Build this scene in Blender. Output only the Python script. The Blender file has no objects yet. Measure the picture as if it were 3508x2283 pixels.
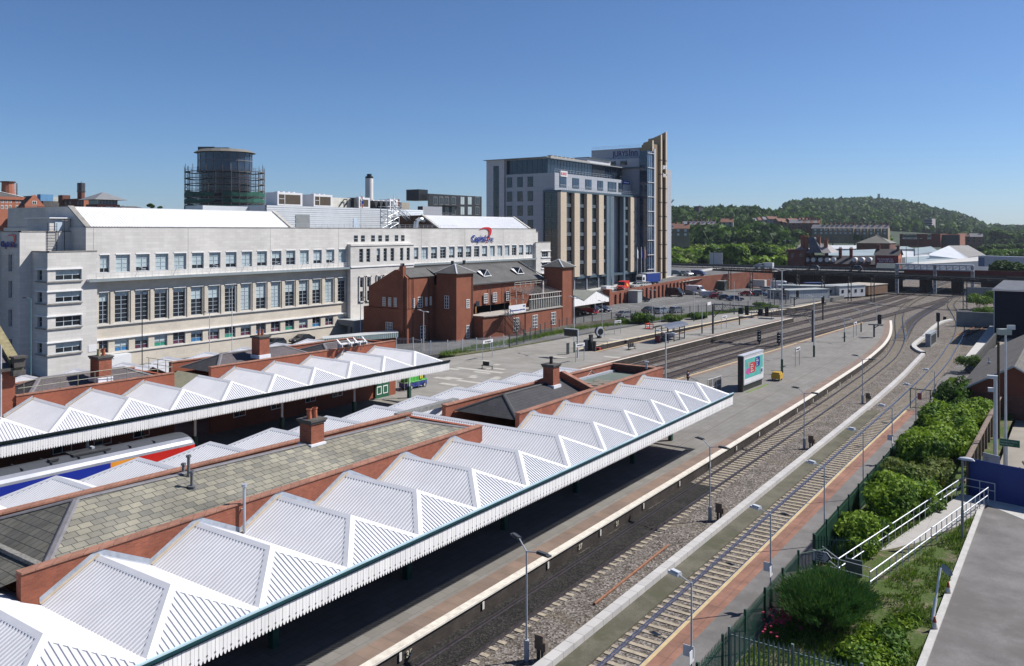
import bpy,bmesh,math,random
from mathutils import Vector,Matrix,noise
R=math.radians
random.seed(7)
SC=bpy.context.scene
COL=SC.collection
# camera
H=19.5                      # eye height above rail level (metres)
YAW=math.atan((3720 - 1754) / 2845.0)
cam_d=bpy.data.cameras.new('camera')
cam=bpy.data.objects.new('camera',cam_d);COL.objects.link(cam)
cam.location=(0,0,H);cam.rotation_euler=(R(90),0,YAW)
cam_d.sensor_width=36;cam_d.lens=36 * 2845 / 3508.0
cam_d.shift_y=-348.5 / 3508.0
cam_d.clip_start=0.5;cam_d.clip_end=12000
SC.camera=cam
# world, sun, exposure
SUN_EL,SUN_AZ=R(46),math.atan2(0.655,0.755)   # azimuth clockwise from +Y
world=bpy.data.worlds.new('World');SC.world=world;world.use_nodes=True
wn=world.node_tree;wn.nodes.clear()
sky=wn.nodes.new('ShaderNodeTexSky');sky.sky_type='NISHITA';sky.sun_disc=False
sky.sun_elevation=SUN_EL;sky.sun_rotation=SUN_AZ
sky.altitude=60;sky.air_density=0.8;sky.dust_density=0.4;sky.ozone_density=10.0
bg=wn.nodes.new('ShaderNodeBackground');bg.inputs[1].default_value=0.074
wo=wn.nodes.new('ShaderNodeOutputWorld')
wn.links.new(sky.outputs[0],bg.inputs[0]);wn.links.new(bg.outputs[0],wo.inputs[0])
sun_d=bpy.data.lights.new('sun','SUN');sun_d.energy=5.0;sun_d.angle=R(0.53);sun_d.color=(1,0.955,0.90)
sun=bpy.data.objects.new('sun',sun_d);COL.objects.link(sun)
sv=Vector((math.sin(SUN_AZ) * math.cos(SUN_EL),math.cos(SUN_AZ) * math.cos(SUN_EL),math.sin(SUN_EL)))
sun.rotation_euler=sv.to_track_quat('Z','Y').to_euler();sun.location=(40,40,80)
SC.view_settings.view_transform='Standard';SC.view_settings.look='None'
SC.view_settings.exposure=0.56;SC.view_settings.gamma=1;SC.view_settings.use_curve_mapping=False
try:
 SC.cycles.max_bounces=6;SC.cycles.transparent_max_bounces=8
except Exception:pass
# photo point -> world helpers
CA,SA=math.cos(YAW),math.sin(YAW)
def P(sx,sy,z=0.0):
 Y=2845.0 * (H - z) / (sy - 793.0);X=(sx - 1754.0) / 2845.0 * Y
 return (CA * X - SA * Y,SA * X + CA * Y)
def ray(sx,sy):
 X=(sx - 1754.0) / 2845.0
 return CA * X - SA,SA * X + CA,-(sy - 793.0) / 2845.0
def QX(sx,sy,x):
 r=ray(sx,sy);t=x / r[0];return r[1] * t,H + r[2] * t
def QY(sx,sy,y):
 r=ray(sx,sy);t=y / r[1];return r[0] * t,H + r[2] * t
def atd(sx,sy,d):# point of the photo at camera depth d
 X=(sx - 1754.0) / 2845.0 * d
 return Vector((CA * X - SA * d,SA * X + CA * d,H - (sy - 793.0) / 2845.0 * d))
# materials
MATS={}
def _nt(name,rough=0.7,metal=0.0,spec=0.4):
 m=bpy.data.materials.new(name);m.use_nodes=True
 nt=m.node_tree;b=nt.nodes['Principled BSDF']
 b.inputs['Roughness'].default_value=rough;b.inputs['Metallic'].default_value=metal
 b.inputs['Specular IOR Level'].default_value=spec
 return m,nt,b
def _pos(nt,scale=(1,1,1),rot=(0,0,0)):
 g=nt.nodes.new('ShaderNodeNewGeometry');mp=nt.nodes.new('ShaderNodeMapping')
 mp.inputs['Scale'].default_value=scale;mp.inputs['Rotation'].default_value=rot
 nt.links.new(g.outputs['Position'],mp.inputs['Vector']);return mp.outputs[0]
def _ramp(nt,fac,stops):
 r=nt.nodes.new('ShaderNodeValToRGB');nt.links.new(fac,r.inputs[0])
 e=r.color_ramp.elements
 while len(e) < len(stops):e.new(0.5)
 for i,(p,c) in enumerate(stops):
  e[i].position=p;e[i].color=(c[0],c[1],c[2],1) if not isinstance(c,(int,float)) else (c,c,c,1)
 return r.outputs[0]
def _mul(nt,a,b,fac=1.0,mode='MULTIPLY'):
 x=nt.nodes.new('ShaderNodeMixRGB');x.blend_type=mode
 if isinstance(fac,(int,float)):x.inputs[0].default_value=fac
 else:nt.links.new(fac,x.inputs[0])
 for i,v in ((1,a),(2,b)):
  if isinstance(v,tuple):x.inputs[i].default_value=(v[0],v[1],v[2],1)
  else:nt.links.new(v,x.inputs[i])
 return x.outputs[0]
def _noise(nt,vec,scale,detail=4,rough=0.6):
 n=nt.nodes.new('ShaderNodeTexNoise');n.inputs['Scale'].default_value=scale
 n.inputs['Detail'].default_value=detail;n.inputs['Roughness'].default_value=rough
 nt.links.new(vec,n.inputs['Vector']);return n.outputs['Fac']
def _bump(nt,b,h,s=0.4,d=0.05):
 n=nt.nodes.new('ShaderNodeBump');n.inputs['Strength'].default_value=s;n.inputs['Distance'].default_value=d
 nt.links.new(h,n.inputs['Height']);nt.links.new(n.outputs[0],b.inputs['Normal'])
def plain(name,col,rough=0.6,var=0.12,scale=1.2,metal=0.0,spec=0.4,stretch=(1,1,1),bump=0.0,fine=0.0):
 if name in MATS:return MATS[name]
 m,nt,b=_nt(name,rough,metal,spec)
 v=_pos(nt,stretch);f=_noise(nt,v,scale,5)
 c=_ramp(nt,f,[(0.3,tuple(k * (1 - var) for k in col)),(0.7,tuple(min(1,k * (1 + var)) for k in col))])
 if fine:
  f2=_noise(nt,_pos(nt),9,3)
  c=_mul(nt,c,_ramp(nt,f2,[(0.3,1 - fine),(0.7,1 + fine)]))
 nt.links.new(c,b.inputs['Base Color'])
 if bump:_bump(nt,b,f,bump)
 MATS[name]=m;return m
def glassy(name,col,rough=0.08,var=0.3,scale=0.4):
 if name in MATS:return MATS[name]
 m,nt,b=_nt(name,rough,0.0,0.6)
 f=_noise(nt,_pos(nt),scale,3)
 nt.links.new(_ramp(nt,f,[(0.35,tuple(k * (1 - var) for k in col)),(0.65,tuple(k * (1 + var) for k in col))]),b.inputs['Base Color'])
 MATS[name]=m;return m
def _uv(nt,mode):
 g=nt.nodes.new('ShaderNodeNewGeometry');s=nt.nodes.new('ShaderNodeSeparateXYZ')
 nt.links.new(g.outputs['Position'],s.inputs[0]);c=nt.nodes.new('ShaderNodeCombineXYZ')
 def add(a,b_):
  n=nt.nodes.new('ShaderNodeMath');n.operation='ADD';nt.links.new(a,n.inputs[0]);nt.links.new(b_,n.inputs[1]);return n.outputs[0]
 X,Y,Z=s.outputs
 if mode == 'wall':nt.links.new(add(X,Y),c.inputs[0]);nt.links.new(Z,c.inputs[1])
 elif mode == 'roofx':nt.links.new(Y,c.inputs[0]);nt.links.new(X,c.inputs[1])
 elif mode == 'roofy':nt.links.new(X,c.inputs[0]);nt.links.new(Y,c.inputs[1])
 return c.outputs[0]
def bricky(name,c1,c2,mortar,bw,bh,mode='wall',ms=0.012,rough=0.85,blotch=0.25,bscale=0.6,bump=0.3,off=0.5,streak=False):
 if name in MATS:return MATS[name]
 m,nt,b=_nt(name,rough,0,0.25)
 t=nt.nodes.new('ShaderNodeTexBrick');t.inputs['Scale'].default_value=1.0
 t.inputs['Brick Width'].default_value=bw;t.inputs['Row Height'].default_value=bh
 t.inputs['Mortar Size'].default_value=ms;t.inputs['Mortar Smooth'].default_value=0.3;t.offset=off
 t.inputs['Color1'].default_value=(*c1,1);t.inputs['Color2'].default_value=(*c2,1);t.inputs['Mortar'].default_value=(*mortar,1)
 nt.links.new(_uv(nt,mode),t.inputs['Vector'])
 f=_noise(nt,_pos(nt,(1,1,0.25) if streak else (1,1,1)),bscale,6,0.65)
 c=_mul(nt,t.outputs['Color'],_ramp(nt,f,[(0.32,1 - blotch),(0.68,1 + blotch * 0.6)]))
 nt.links.new(c,b.inputs['Base Color'])
 if bump:_bump(nt,b,t.outputs['Fac'],-bump,0.02)
 MATS[name]=m;return m
def stones(name,cols,size=0.12,rough=0.95,patch=None,pscale=0.35,bump=0.6,pthr=(0.5,0.62)):
 if name in MATS:return MATS[name]
 m,nt,b=_nt(name,rough,0,0.15)
 vo=nt.nodes.new('ShaderNodeTexVoronoi');vo.inputs['Scale'].default_value=1 / size
 p=_pos(nt);nt.links.new(p,vo.inputs['Vector'])
 bw=nt.nodes.new('ShaderNodeRGBToBW');nt.links.new(vo.outputs['Color'],bw.inputs[0])
 c=_ramp(nt,bw.outputs[0],[(0.15 + 0.7 * i / (len(cols) - 1),k) for i,k in enumerate(cols)])
 f=_noise(nt,p,0.5,5);c=_mul(nt,c,_ramp(nt,f,[(0.3,0.72),(0.7,1.2)]))
 if patch:
  f2=_noise(nt,p,pscale,6,0.7);k=_ramp(nt,f2,[(pthr[0],0.0),(pthr[1],1.0)])
  c=_mul(nt,c,patch,k,'MIX')
 nt.links.new(c,b.inputs['Base Color']);_bump(nt,b,vo.outputs['Distance'],bump,0.05)
 MATS[name]=m;return m
def leafy(name,dark,light,rough=0.7,scale=0.8):
 if name in MATS:return MATS[name]
 m,nt,b=_nt(name,rough,0,0.2)
 p=_pos(nt);f=_noise(nt,p,scale,3);f2=_noise(nt,p,scale * 9,2)
 c=_ramp(nt,f,[(0.3,dark),(0.7,light)])
 c=_mul(nt,c,_ramp(nt,f2,[(0.3,0.7),(0.7,1.3)]))
 nt.links.new(c,b.inputs['Base Color'])
 try:
  tr=nt.nodes.new('ShaderNodeBsdfTranslucent');mx=nt.nodes.new('ShaderNodeMixShader');mx.inputs[0].default_value=0.3
  nt.links.new(c,tr.inputs[0]);o=nt.nodes['Material Output']
  nt.links.new(b.outputs[0],mx.inputs[1]);nt.links.new(tr.outputs[0],mx.inputs[2]);nt.links.new(mx.outputs[0],o.inputs[0])
 except Exception:pass
 MATS[name]=m;return m
# mesh builder
class MB:
 def __init__(s):s.v=[];s.f=[];s.m=[]
 def add(s,vs,fs,m=0):
  o=len(s.v);s.v += [tuple(v) for v in vs];s.f += [tuple(i + o for i in f) for f in fs];s.m += [m] * len(fs);return s
 def quad(s,a,b,c,d,m=0):return s.add([a,b,c,d],[(0,1,2,3)],m)
 def poly(s,pts,m=0):return s.add(pts,[tuple(range(len(pts)))],m)
 def box(s,x0,y0,z0,x1,y1,z1,m=0):
  if x0 > x1:x0,x1=x1,x0
  if y0 > y1:y0,y1=y1,y0
  if z0 > z1:z0,z1=z1,z0
  return s.add([(x0,y0,z0),(x1,y0,z0),(x1,y1,z0),(x0,y1,z0),(x0,y0,z1),(x1,y0,z1),(x1,y1,z1),(x0,y1,z1)],
     [(0,3,2,1),(4,5,6,7),(0,1,5,4),(1,2,6,5),(2,3,7,6),(3,0,4,7)],m)
 def obox(s,c,size,ang=0,m=0):# c = centre of the base, size = lx, ly, lz
  lx,ly,lz=size;ca,sa=math.cos(ang),math.sin(ang);vs=[]
  for z in (0,lz):
   for a,b in ((-1,-1),(1,-1),(1,1),(-1,1)):
    x,y=a * lx / 2,b * ly / 2;vs.append((c[0] + ca * x - sa * y,c[1] + sa * x + ca * y,c[2] + z))
  return s.add(vs,[(0,3,2,1),(4,5,6,7),(0,1,5,4),(1,2,6,5),(2,3,7,6),(3,0,4,7)],m)
 def prism(s,pts,z0,z1,m=0,mtop=None):
  n=len(pts);ar=sum(pts[i][0] * pts[(i + 1) % n][1] - pts[(i + 1) % n][0] * pts[i][1] for i in range(n))
  if ar < 0:pts=pts[::-1]
  vs=[(p[0],p[1],z0) for p in pts] + [(p[0],p[1],z1) for p in pts]
  s.add(vs,[(i,(i + 1) % n,n + (i + 1) % n,n + i) for i in range(n)],m)
  s.poly(vs[n:],m if mtop is None else mtop);return s.poly(vs[:n][::-1],m)
 def tube(s,a,b,r,n=6,m=0,r2=None,caps=True):
  a,b=Vector(a),Vector(b);d=b - a
  if d.length < 1e-6:return s
  q=d.to_track_quat('Z','Y');r2=r if r2 is None else r2;vs=[]
  for p,rr in ((a,r),(b,r2)):
   for i in range(n):
    t=2 * math.pi * (i + 0.5) / n;vs.append(p + q @ Vector((rr * math.cos(t),rr * math.sin(t),0)))
  fs=[(i,(i + 1) % n,n + (i + 1) % n,n + i) for i in range(n)]
  if caps:fs += [tuple(range(n))[::-1],tuple(range(n,2 * n))]
  return s.add(vs,fs,m)
 def path(s,pts,r,n=6,m=0):
  for a,b in zip(pts,pts[1:]):s.tube(a,b,r,n,m)
  return s
 def ribbon(s,pts,w,z,m=0,off=0.0,h=None):# flat strip along a 2-D polyline (solid when h is given)
  L=offset(pts,off + w / 2);Rr=offset(pts,off - w / 2)
  for i in range(len(pts) - 1):
   a,b,c,d=Rr[i],Rr[i + 1],L[i + 1],L[i]
   s.quad((*a,z),(*b,z),(*c,z),(*d,z),m)
   if h:
    s.quad((*a,z - h),(*b,z - h),(*b,z),(*a,z),m);s.quad((*d,z),(*c,z),(*c,z - h),(*d,z - h),m)
  return s
 def build(s,name,mats,parent=None,loc=None,smooth=False,rz=0.0):
  me=bpy.data.meshes.new(name)
  base=Vector((0,0,0))
  if loc is not None:base=Vector(loc)
  elif parent is not None:base=WL.get(parent.name,Vector((0,0,0)))
  me.from_pydata([(v[0] - base[0],v[1] - base[1],v[2] - base[2]) for v in s.v],[],s.f)
  if not isinstance(mats,(list,tuple)):mats=[mats]
  for m in mats:me.materials.append(m)
  if len(mats) > 1:me.polygons.foreach_set('material_index',s.m)
  if smooth:me.polygons.foreach_set('use_smooth',[True] * len(me.polygons))
  me.update()
  o=bpy.data.objects.new(name,me);COL.objects.link(o)
  if parent is not None:
   o.parent=parent;WL[o.name]=base
   if loc is not None:
    o.location=base - WL.get(parent.name,Vector((0,0,0)))
  elif loc is not None:o.location=base;WL[o.name]=base
  return o
WL={}
def offset(pts,d):# left-hand offset of a 2-D polyline
 out=[]
 for i,p in enumerate(pts):
  a=pts[max(0,i - 1)];b=pts[min(len(pts) - 1,i + 1)]
  tx,ty=b[0] - a[0],b[1] - a[1];l=math.hypot(tx,ty) or 1
  out.append((p[0] - ty / l * d,p[1] + tx / l * d))
 return out
def tag(o,label=None,cat=None,group=None,kind=None):
 if label:o['label']=label
 if cat:o['category']=cat
 if group:o['group']=group
 if kind:o['kind']=kind
 return o
def thing(name,label,cat,loc=(0,0,0),group=None,rz=0.0):
 o=bpy.data.objects.new(name,None);COL.objects.link(o);o.location=loc;o.rotation_euler=(0,0,rz)
 o.empty_display_size=0.5;WL[o.name]=Vector(loc);return tag(o,label,cat,group)
def struct(name,mb,mat,loc=None):return tag(mb.build(name,mat,loc=loc),kind='structure')
def copy_tree(o,parent=None):
 c=o.copy();COL.objects.link(c)
 if parent is not None:c.parent=parent;c.matrix_parent_inverse=o.matrix_parent_inverse
 for ch in o.children:copy_tree(ch,c)
 return c
def place(proto,first,loc,rz=0.0,label=None,group=None,scale=None):
 o=proto if first else copy_tree(proto)
 o.location=loc;o.rotation_euler=(0,0,rz)
 if scale:o.scale=(scale,) * 3 if isinstance(scale,(int,float)) else scale
 if label:o['label']=label
 if group:o['group']=group
 return o
def catmull(pts,n=8):
 out=[];k=len(pts)
 for i in range(k - 1):
  p0,p1,p2,p3=pts[max(0,i - 1)],pts[i],pts[i + 1],pts[min(k - 1,i + 2)]
  for j in range(n):
   t=j / n;out.append(tuple(0.5 * (2 * b + (c - a) * t + (2 * a - 5 * b + 4 * c - d) * t * t + (3 * b - a - 3 * c + d) * t ** 3) for a,b,c,d in zip(p0,p1,p2,p3)))
 out.append(tuple(pts[-1]));return out
def resample(pts,step):
 out=[tuple(pts[0])];acc=0.0
 for a,b in zip(pts,pts[1:]):
  l=math.dist(a,b)
  while acc + l >= step:
   t=(step - acc) / l;a=tuple(x + (y - x) * t for x,y in zip(a,b));out.append(a);l=math.dist(a,b);acc=0.0
  acc += l
 return out
def text(txt,size,mat,origin,right,up,parent=None,name='lettering',ext=0.01,align='LEFT',bold=0.0,xs=1.0,shear=0.0):
 c=bpy.data.curves.new(name,'FONT');c.body=txt;c.size=size;c.extrude=ext;c.align_x=align;c.offset=bold;c.shear=shear
 o=bpy.data.objects.new(name + '_tmp',c);COL.objects.link(o)
 dg=bpy.context.evaluated_depsgraph_get();dg.update();me=bpy.data.meshes.new_from_object(o.evaluated_get(dg))
 COL.objects.unlink(o);bpy.data.objects.remove(o)
 r,u=Vector(right).normalized(),Vector(up).normalized();n=r.cross(u)
 M=Matrix(((r.x,u.x,n.x,0),(r.y,u.y,n.y,0),(r.z,u.z,n.z,0),(0,0,0,1))) @ Matrix.Diagonal((xs,1,1,1))
 base=WL.get(parent.name,Vector((0,0,0))) if parent else Vector((0,0,0))
 me.transform(Matrix.Translation(Vector(origin) - base) @ M)
 me.materials.clear();me.materials.append(mat)
 t=bpy.data.objects.new(name,me);COL.objects.link(t)
 if parent:t.parent=parent
 return t
def corrugate(mb,poly,run,pitch=0.2,h=0.035,m=0):
 """ribbed sheet filling a planar convex polygon; ribs run along 'run'"""
 pts=[Vector(p) for p in poly];n=(pts[1] - pts[0]).cross(pts[2] - pts[0]).normalized()
 if n.z < 0:n=-n
 r=Vector(run).normalized();s=n.cross(r).normalized();o=pts[0]
 q=[((p - o).dot(s),(p - o).dot(r)) for p in pts]
 s0,s1=min(a for a,b in q),max(a for a,b in q)
 def rng(sv):
  ts=[]
  for (a,b),(c,d) in zip(q,q[1:] + q[:1]):
   if (a - sv) * (c - sv) <= 0 and abs(a - c) > 1e-9:ts.append(b + (d - b) * (sv - a) / (c - a))
  return (min(ts),max(ts)) if ts else None
 k=max(1,round((s1 - s0) / pitch));pr=((0,0),(0.38,0),(0.5,1),(0.88,1));last=None
 samples=[(s0 + 1e-4,0)] + [(s0 + (i + f) * (s1 - s0) / k,hh) for i in range(k) for f,hh in pr][1:] + [(s1 - 1e-4,0)]
 for sv,hh in samples:
  t=rng(sv)
  if t is None:last=None;continue
  cur=(o + s * sv + r * t[0] + n * hh * h,o + s * sv + r * t[1] + n * hh * h)
  if last:mb.quad(last[0],cur[0],cur[1],last[1],m)
  last=cur
 return mb
# materials used widely
BRICK=bricky('red_brick',(0.288,0.084,0.044),(0.216,0.060,0.034),(0.176,0.104,0.080),0.23,0.075,ms=0.010,blotch=0.22,bscale=1.2)
BRICKD=bricky('orange_brick',(0.281,0.081,0.043),(0.230,0.064,0.036),(0.204,0.093,0.064),0.23,0.075,ms=0.010,blotch=0.16,bscale=0.35,streak=True)
BRICKOLD=bricky('old_brick',(0.170,0.064,0.043),(0.119,0.047,0.034),(0.102,0.068,0.060),0.23,0.075,blotch=0.35,bscale=0.3)
COPING=bricky('terracotta_coping',(0.30,0.15,0.105),(0.24,0.12,0.085),(0.10,0.06,0.05),0.6,5.0,blotch=0.25,bscale=2)
WHITE=plain('white_paint',(0.60,0.60,0.615),0.45,0.05,1.0,spec=0.4,stretch=(1,1,0.3))
WHITEP=plain('white_painted_timber',(0.72,0.71,0.70),0.6,0.10,2.5,stretch=(1,1,0.2))
SHEET=plain('white_sheet',(0.50,0.505,0.53),0.42,0.06,0.7,spec=0.5)
LEAD=plain('lead_flashing',(0.30,0.33,0.38),0.55,0.2,4)
CREAM=plain('cream_strip',(0.55,0.45,0.32),0.6,0.1,3)
BLACK=plain('black_paint',(0.018,0.02,0.022),0.35,0.2,2)
DKGREEN=plain('dark_green_paint',(0.012,0.055,0.04),0.4,0.15,2)
GALV=plain('galvanised_steel',(0.42,0.45,0.49),0.4,0.12,3,metal=0.3)
GREYP=plain('grey_paint',(0.35,0.37,0.40),0.45,0.1,2)
DARKST=plain('dark_steel',(0.035,0.037,0.042),0.5,0.3,2)
CONC=plain('pale_concrete',(0.391,0.383,0.365),0.85,0.14,1.4,fine=0.08)
GLASSD=glassy('dark_glass',(0.016,0.021,0.028))
GLASSB=glassy('blue_glass',(0.022,0.040,0.075),0.06)
BLIND=plain('window_blind',(0.36,0.43,0.45),0.35,0.14,0.5)
FRAMEM=plain('metal_window_frame',(0.36,0.42,0.47),0.4,0.06,3)
DARKFR=plain('dark_window_reveal',(0.05,0.06,0.075),0.5,0.1,3)
RAILM=plain('rail_steel',(0.10,0.09,0.10),0.3,0.25,3,metal=0.65)
RAILSH=plain('polished_rail_steel',(0.30,0.30,0.36),0.22,0.15,3,metal=0.9)
RUST=plain('rusty_steel',(0.20,0.085,0.045),0.8,0.35,6)
TARMAC=stones('tarmac',[(0.136,0.129,0.126),(0.170,0.163,0.160)],0.03,bump=0.05,patch=(0.116,0.109,0.105),pscale=0.15)
ROADM=stones('road_asphalt',[(0.104,0.104,0.104),(0.136,0.136,0.136)],0.05,bump=0.05)
GRAVEL=stones('ballast',[(0.045,0.038,0.032),(0.098,0.086,0.075),(0.150,0.131,0.116),(0.247,0.225,0.210)],0.10,patch=(0.112,0.094,0.064),pscale=0.22,pthr=(0.52,0.72))
SOOT=stones('oily_ballast',[(0.012,0.012,0.012),(0.022,0.021,0.02),(0.04,0.037,0.034)],0.09,patch=(0.055,0.05,0.042),pscale=0.6,pthr=(0.60,0.8),bump=0.4)
BROWNB=stones('brown_ballast',[(0.032,0.024,0.020),(0.060,0.046,0.038),(0.096,0.080,0.068)],0.12,bump=0.4)
SLAB=bricky('paving_slabs',(0.190,0.182,0.169),(0.164,0.156,0.142),(0.106,0.100,0.092),0.92,0.61,'roofx',ms=0.014,blotch=0.14,bscale=0.25,bump=0.05)
SLAB2=bricky('patched_paving_slabs',(0.202,0.193,0.173),(0.238,0.229,0.211),(0.149,0.139,0.125),2.4,0.9,'roofy',ms=0.01,blotch=0.13,bscale=0.3,bump=0.05)
EDGEBR=bricky('brown_coping_slabs',(0.216,0.155,0.122),(0.173,0.130,0.108),(0.101,0.079,0.072),3,0.9,'roofy',ms=0.012,blotch=0.2,bscale=0.7,off=0.0)
EDGERED=bricky('red_edge_slabs',(0.247,0.128,0.090),(0.203,0.109,0.079),(0.098,0.060,0.053),3,1.2,'roofy',ms=0.014,blotch=0.3,bscale=0.8,off=0.0)
EDGEW=plain('white_edge_line',(0.561,0.527,0.468),0.8,0.18,3)
EDGEY=plain('faded_yellow_line',(0.416,0.320,0.176),0.8,0.2,2)
PWALL=bricky('sooty_platform_wall',(0.060,0.048,0.040),(0.040,0.034,0.029),(0.028,0.024,0.022),0.23,0.075,blotch=0.5,bscale=0.5)
SLEEP=plain('concrete_sleeper',(0.288,0.248,0.188),0.9,0.22,3)
SLEEPD=plain('stained_sleeper',(0.085,0.07,0.06),0.9,0.3,3)
# ground sheets
g=MB();g.quad((-5200,-300,-0.35),(3500,-300,-0.35),(3500,7000,-0.35),(-5200,7000,-0.35))
GROUNDM=stones('open_ground',[(0.075,0.085,0.04),(0.10,0.10,0.05),(0.13,0.12,0.07)],1.5,patch=(0.19,0.17,0.10),pscale=0.012,bump=0.1)
struct('ground',g,GROUNDM)
g=MB();g.poly([(-84,-12,0),(-5.0,-12,0),(-5.0,170,0),(-12,235,0),(-18,420,0),(-70,420,0),(-62,262,0),(-58,215,0),(-84,95,0)])
struct('track_bed',g,GRAVEL)
# platforms
def plat(name,pts,top,z=0.9):
 m=MB();m.prism(pts,0.0,z,0,1);o=m.build(name,[PWALL,top]);return tag(o,kind='structure')
Aright=catmull([(-25.25,-12),(-25.25,40),(-25.3,70),(-25.45,95),(-25.7,112),(-26.0,126),(-26.6,138),(-27.4,149),(-28.75,160.6),(-30.9,174),(-33.4,187.5)],5)
Aleft=[(-48.2,-12),(-46.4,24),(-42.45,97.5),(-41.4,112),(-40.2,132),(-39.3,152),(-37.6,180),(-35.0,188.6)]
plat('platform',Aright + Aleft[::-1],SLAB)
Bright=[(-61.5,-12),(-59.4,30),(-57.2,70),(-55.75,98),(-54.75,122),(-53.7,147),(-52.9,158),(-51.6,181)]
bayR=[(-59.3,180),(-61.05,160),(-62.1,130),(-62.5,113)]
bayL=[(-65.6,113),(-65.3,119),(-64.3,137),(-63.5,150),(-61.9,170),(-60.9,184),(-57.8,209),(-56.8,229)]
Bleft=[(-57.6,229),(-62.5,200),(-66.6,183.5),(-70.2,168),(-72.4,152),(-73.8,136.4),(-74.6,120),(-75.7,105),(-77.6,93),(-80.3,40),(-82.5,-12)]
plat('platform',Bright + bayR + bayL + Bleft,SLAB2)
P6=[(-15.72,-12),(-15.72,40),(-15.7,70),(-15.45,94.5),(-12.35,95.5),(-12.35,-12)]
m=MB();m.prism(P6,0,0.9,0,1);tag(m.build('platform',[PWALL,TARMAC]),kind='structure')
def edge_lines(pts,inward,w1,m1,w2,m2,z=0.9,n1='platform_edge_line',n2='platform_edge_slabs'):
 a=MB();a.ribbon(pts,w1,z + 0.004,off=inward * (w1 / 2));struct(n1,a,m1)
 b=MB();b.ribbon(pts,w2,z + 0.004,off=inward * (w1 + w2 / 2 + 0.01));struct(n2,b,m2)
edge_lines(Aright,1,0.34,EDGEW,0.95,EDGEBR)
edge_lines(Bright,1,0.40,EDGEW,0.85,EDGEBR)
edge_lines([(-46.4,24),(-42.45,97.5),(-41.4,112),(-40.2,132),(-39.3,152),(-37.6,180)],-1,0.3,EDGEY,0.7,EDGEBR)
edge_lines(bayL,1,0.35,EDGEW,0.5,EDGEY)
edge_lines([(-62.5,113),(-62.1,130),(-61.05,160),(-59.3,180)],-1,0.3,EDGEY,0.6,EDGEBR)
edge_lines([(-15.72,-12),(-15.72,40),(-15.7,70),(-15.45,94.5)],-1,0.2,EDGEY,0.85,EDGERED)
m=MB();m.ribbon(Aright,0.36,0.90,off=0.06,h=0.09);struct('platform_coping',m,EDGEW)
m=MB()
ch=[P(*s,0.9) for s in [(2305,1540),(2420,1480),(2560,1398),(2700,1320),(2830,1248),(2928,1202),(2868,1196),(2800,1188)]]
m.ribbon(ch,0.09,0.905);ch2=[P(*s,0.9) for s in [(2868,1196),(2940,1155),(3000,1115)]];m.ribbon(ch2,0.1,0.906)
ch3=[P(*s,0.9) for s in [(2470,1298),(2560,1262),(2790,1190)]];m.ribbon(ch3,0.1,0.907)
ch4=[P(*s,0.9) for s in [(1530,1262),(1650,1225),(1800,1205)]];m.ribbon(ch4,0.08,0.905)
struct('drainage_channel',m,plain('channel_dark',(0.12,0.10,0.09),0.9))
m=MB();rnd=random.Random(3)
PALE=plain('pale_slab',(0.36,0.345,0.31),0.85,0.08,2)
for i in range(34):
 sx,sy=rnd.uniform(1460,1700),rnd.uniform(1235,1345)
 if rnd.random() < 0.3:sx,sy=rnd.uniform(1830,2230),rnd.uniform(1130,1230)
 x,y=P(sx,sy,0.9)
 if not (-73 < x < -58):continue
 l=rnd.choice((0.8,1.2,1.8,2.6));k=round(y / 0.9) * 0.9
 m.box(x,k,0.9,x + l,k + 0.85,0.904 + i * 0.0003)
x,y=P(1560,1262,0.9);m.box(x,y,0.9,x + 7.5,y + 0.9,0.915)
struct('pale_paving_patches',m,PALE)
# streets, car parks, verges
m=MB();m.prism([(-130,-12),(-84.5,-12),(-81.9,40),(-80.9,95),(-76.4,107),(-75.3,121),(-74.5,137),(-73.1,152),(-70.9,168),(-67.3,184),(-63.2,201),(-58.3,231),(-57,262),(-96,300),(-130,300)],-0.2,1.0)
struct('street_ground',m,ROADM)
m=MB();m.prism([(-80.75,97),(-77.4,97),(-75.5,110),(-75.3,121),(-80.9,121)],0,0.98);struct('grass_bank_base',m,plain('weedy_earth',(0.10,0.10,0.05),0.95,0.3))
m=MB();m.prism([(-5.45,-12),(-5.45,61.5),(-5.0,63.3),(45,63.3),(45,-12)],-0.2,1.5)
struct('car_park',m,TARMAC)
m=MB();m.prism([(-5.75,-12),(-5.75,62.5),(-5.45,63.2),(-5.448,-12)],0.5,1.58);struct('kerb',m,CONC)
m=MB();m.prism([(-7.2,64.4),(-5.2,62.6),(-2.5,60.2),(45,52),(45,63.5),(-3.3,63.6)],1.0,1.512);struct('footpath',m,CONC)
EARTH=stones('verge_earth',[(0.10,0.085,0.055),(0.17,0.145,0.10),(0.07,0.09,0.03)],0.15,patch=(0.055,0.085,0.02),pscale=0.6,pthr=(0.40,0.52))
m=MB()
ys=[-12 + 3 * i for i in range(40)]
rr=random.Random(5)
def vh(x,y):return 0.95 + (x + 12.3) / 6.6 * 0.5 + 0.12 * noise.noise(Vector((x * 0.5,y * 0.35,0)))
for i in range(len(ys) - 1):
 xs=[-12.32 + 0.82 * k for k in range(9)]
 for k in range(8):
  q=[(xs[k],ys[i]),(xs[k + 1],ys[i]),(xs[k + 1],ys[i + 1]),(xs[k],ys[i + 1])]
  m.quad(*[(a,b,vh(a,b)) for a,b in q])
struct('verge',m,EARTH)
m=MB();m.prism([(-12.5,95.5),(-5.7,105),(20,105),(20,64),(-5.7,64),(-5.7,105)],-0.2,0.85);
m=MB();m.prism([(-5.7,64),(20,64),(20,170),(-12,170),(-12,106),(-5.7,106)],-0.2,0.9);struct('yard',m,plain('yard_concrete',(0.22,0.20,0.17),0.9,0.2,0.3))
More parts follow.
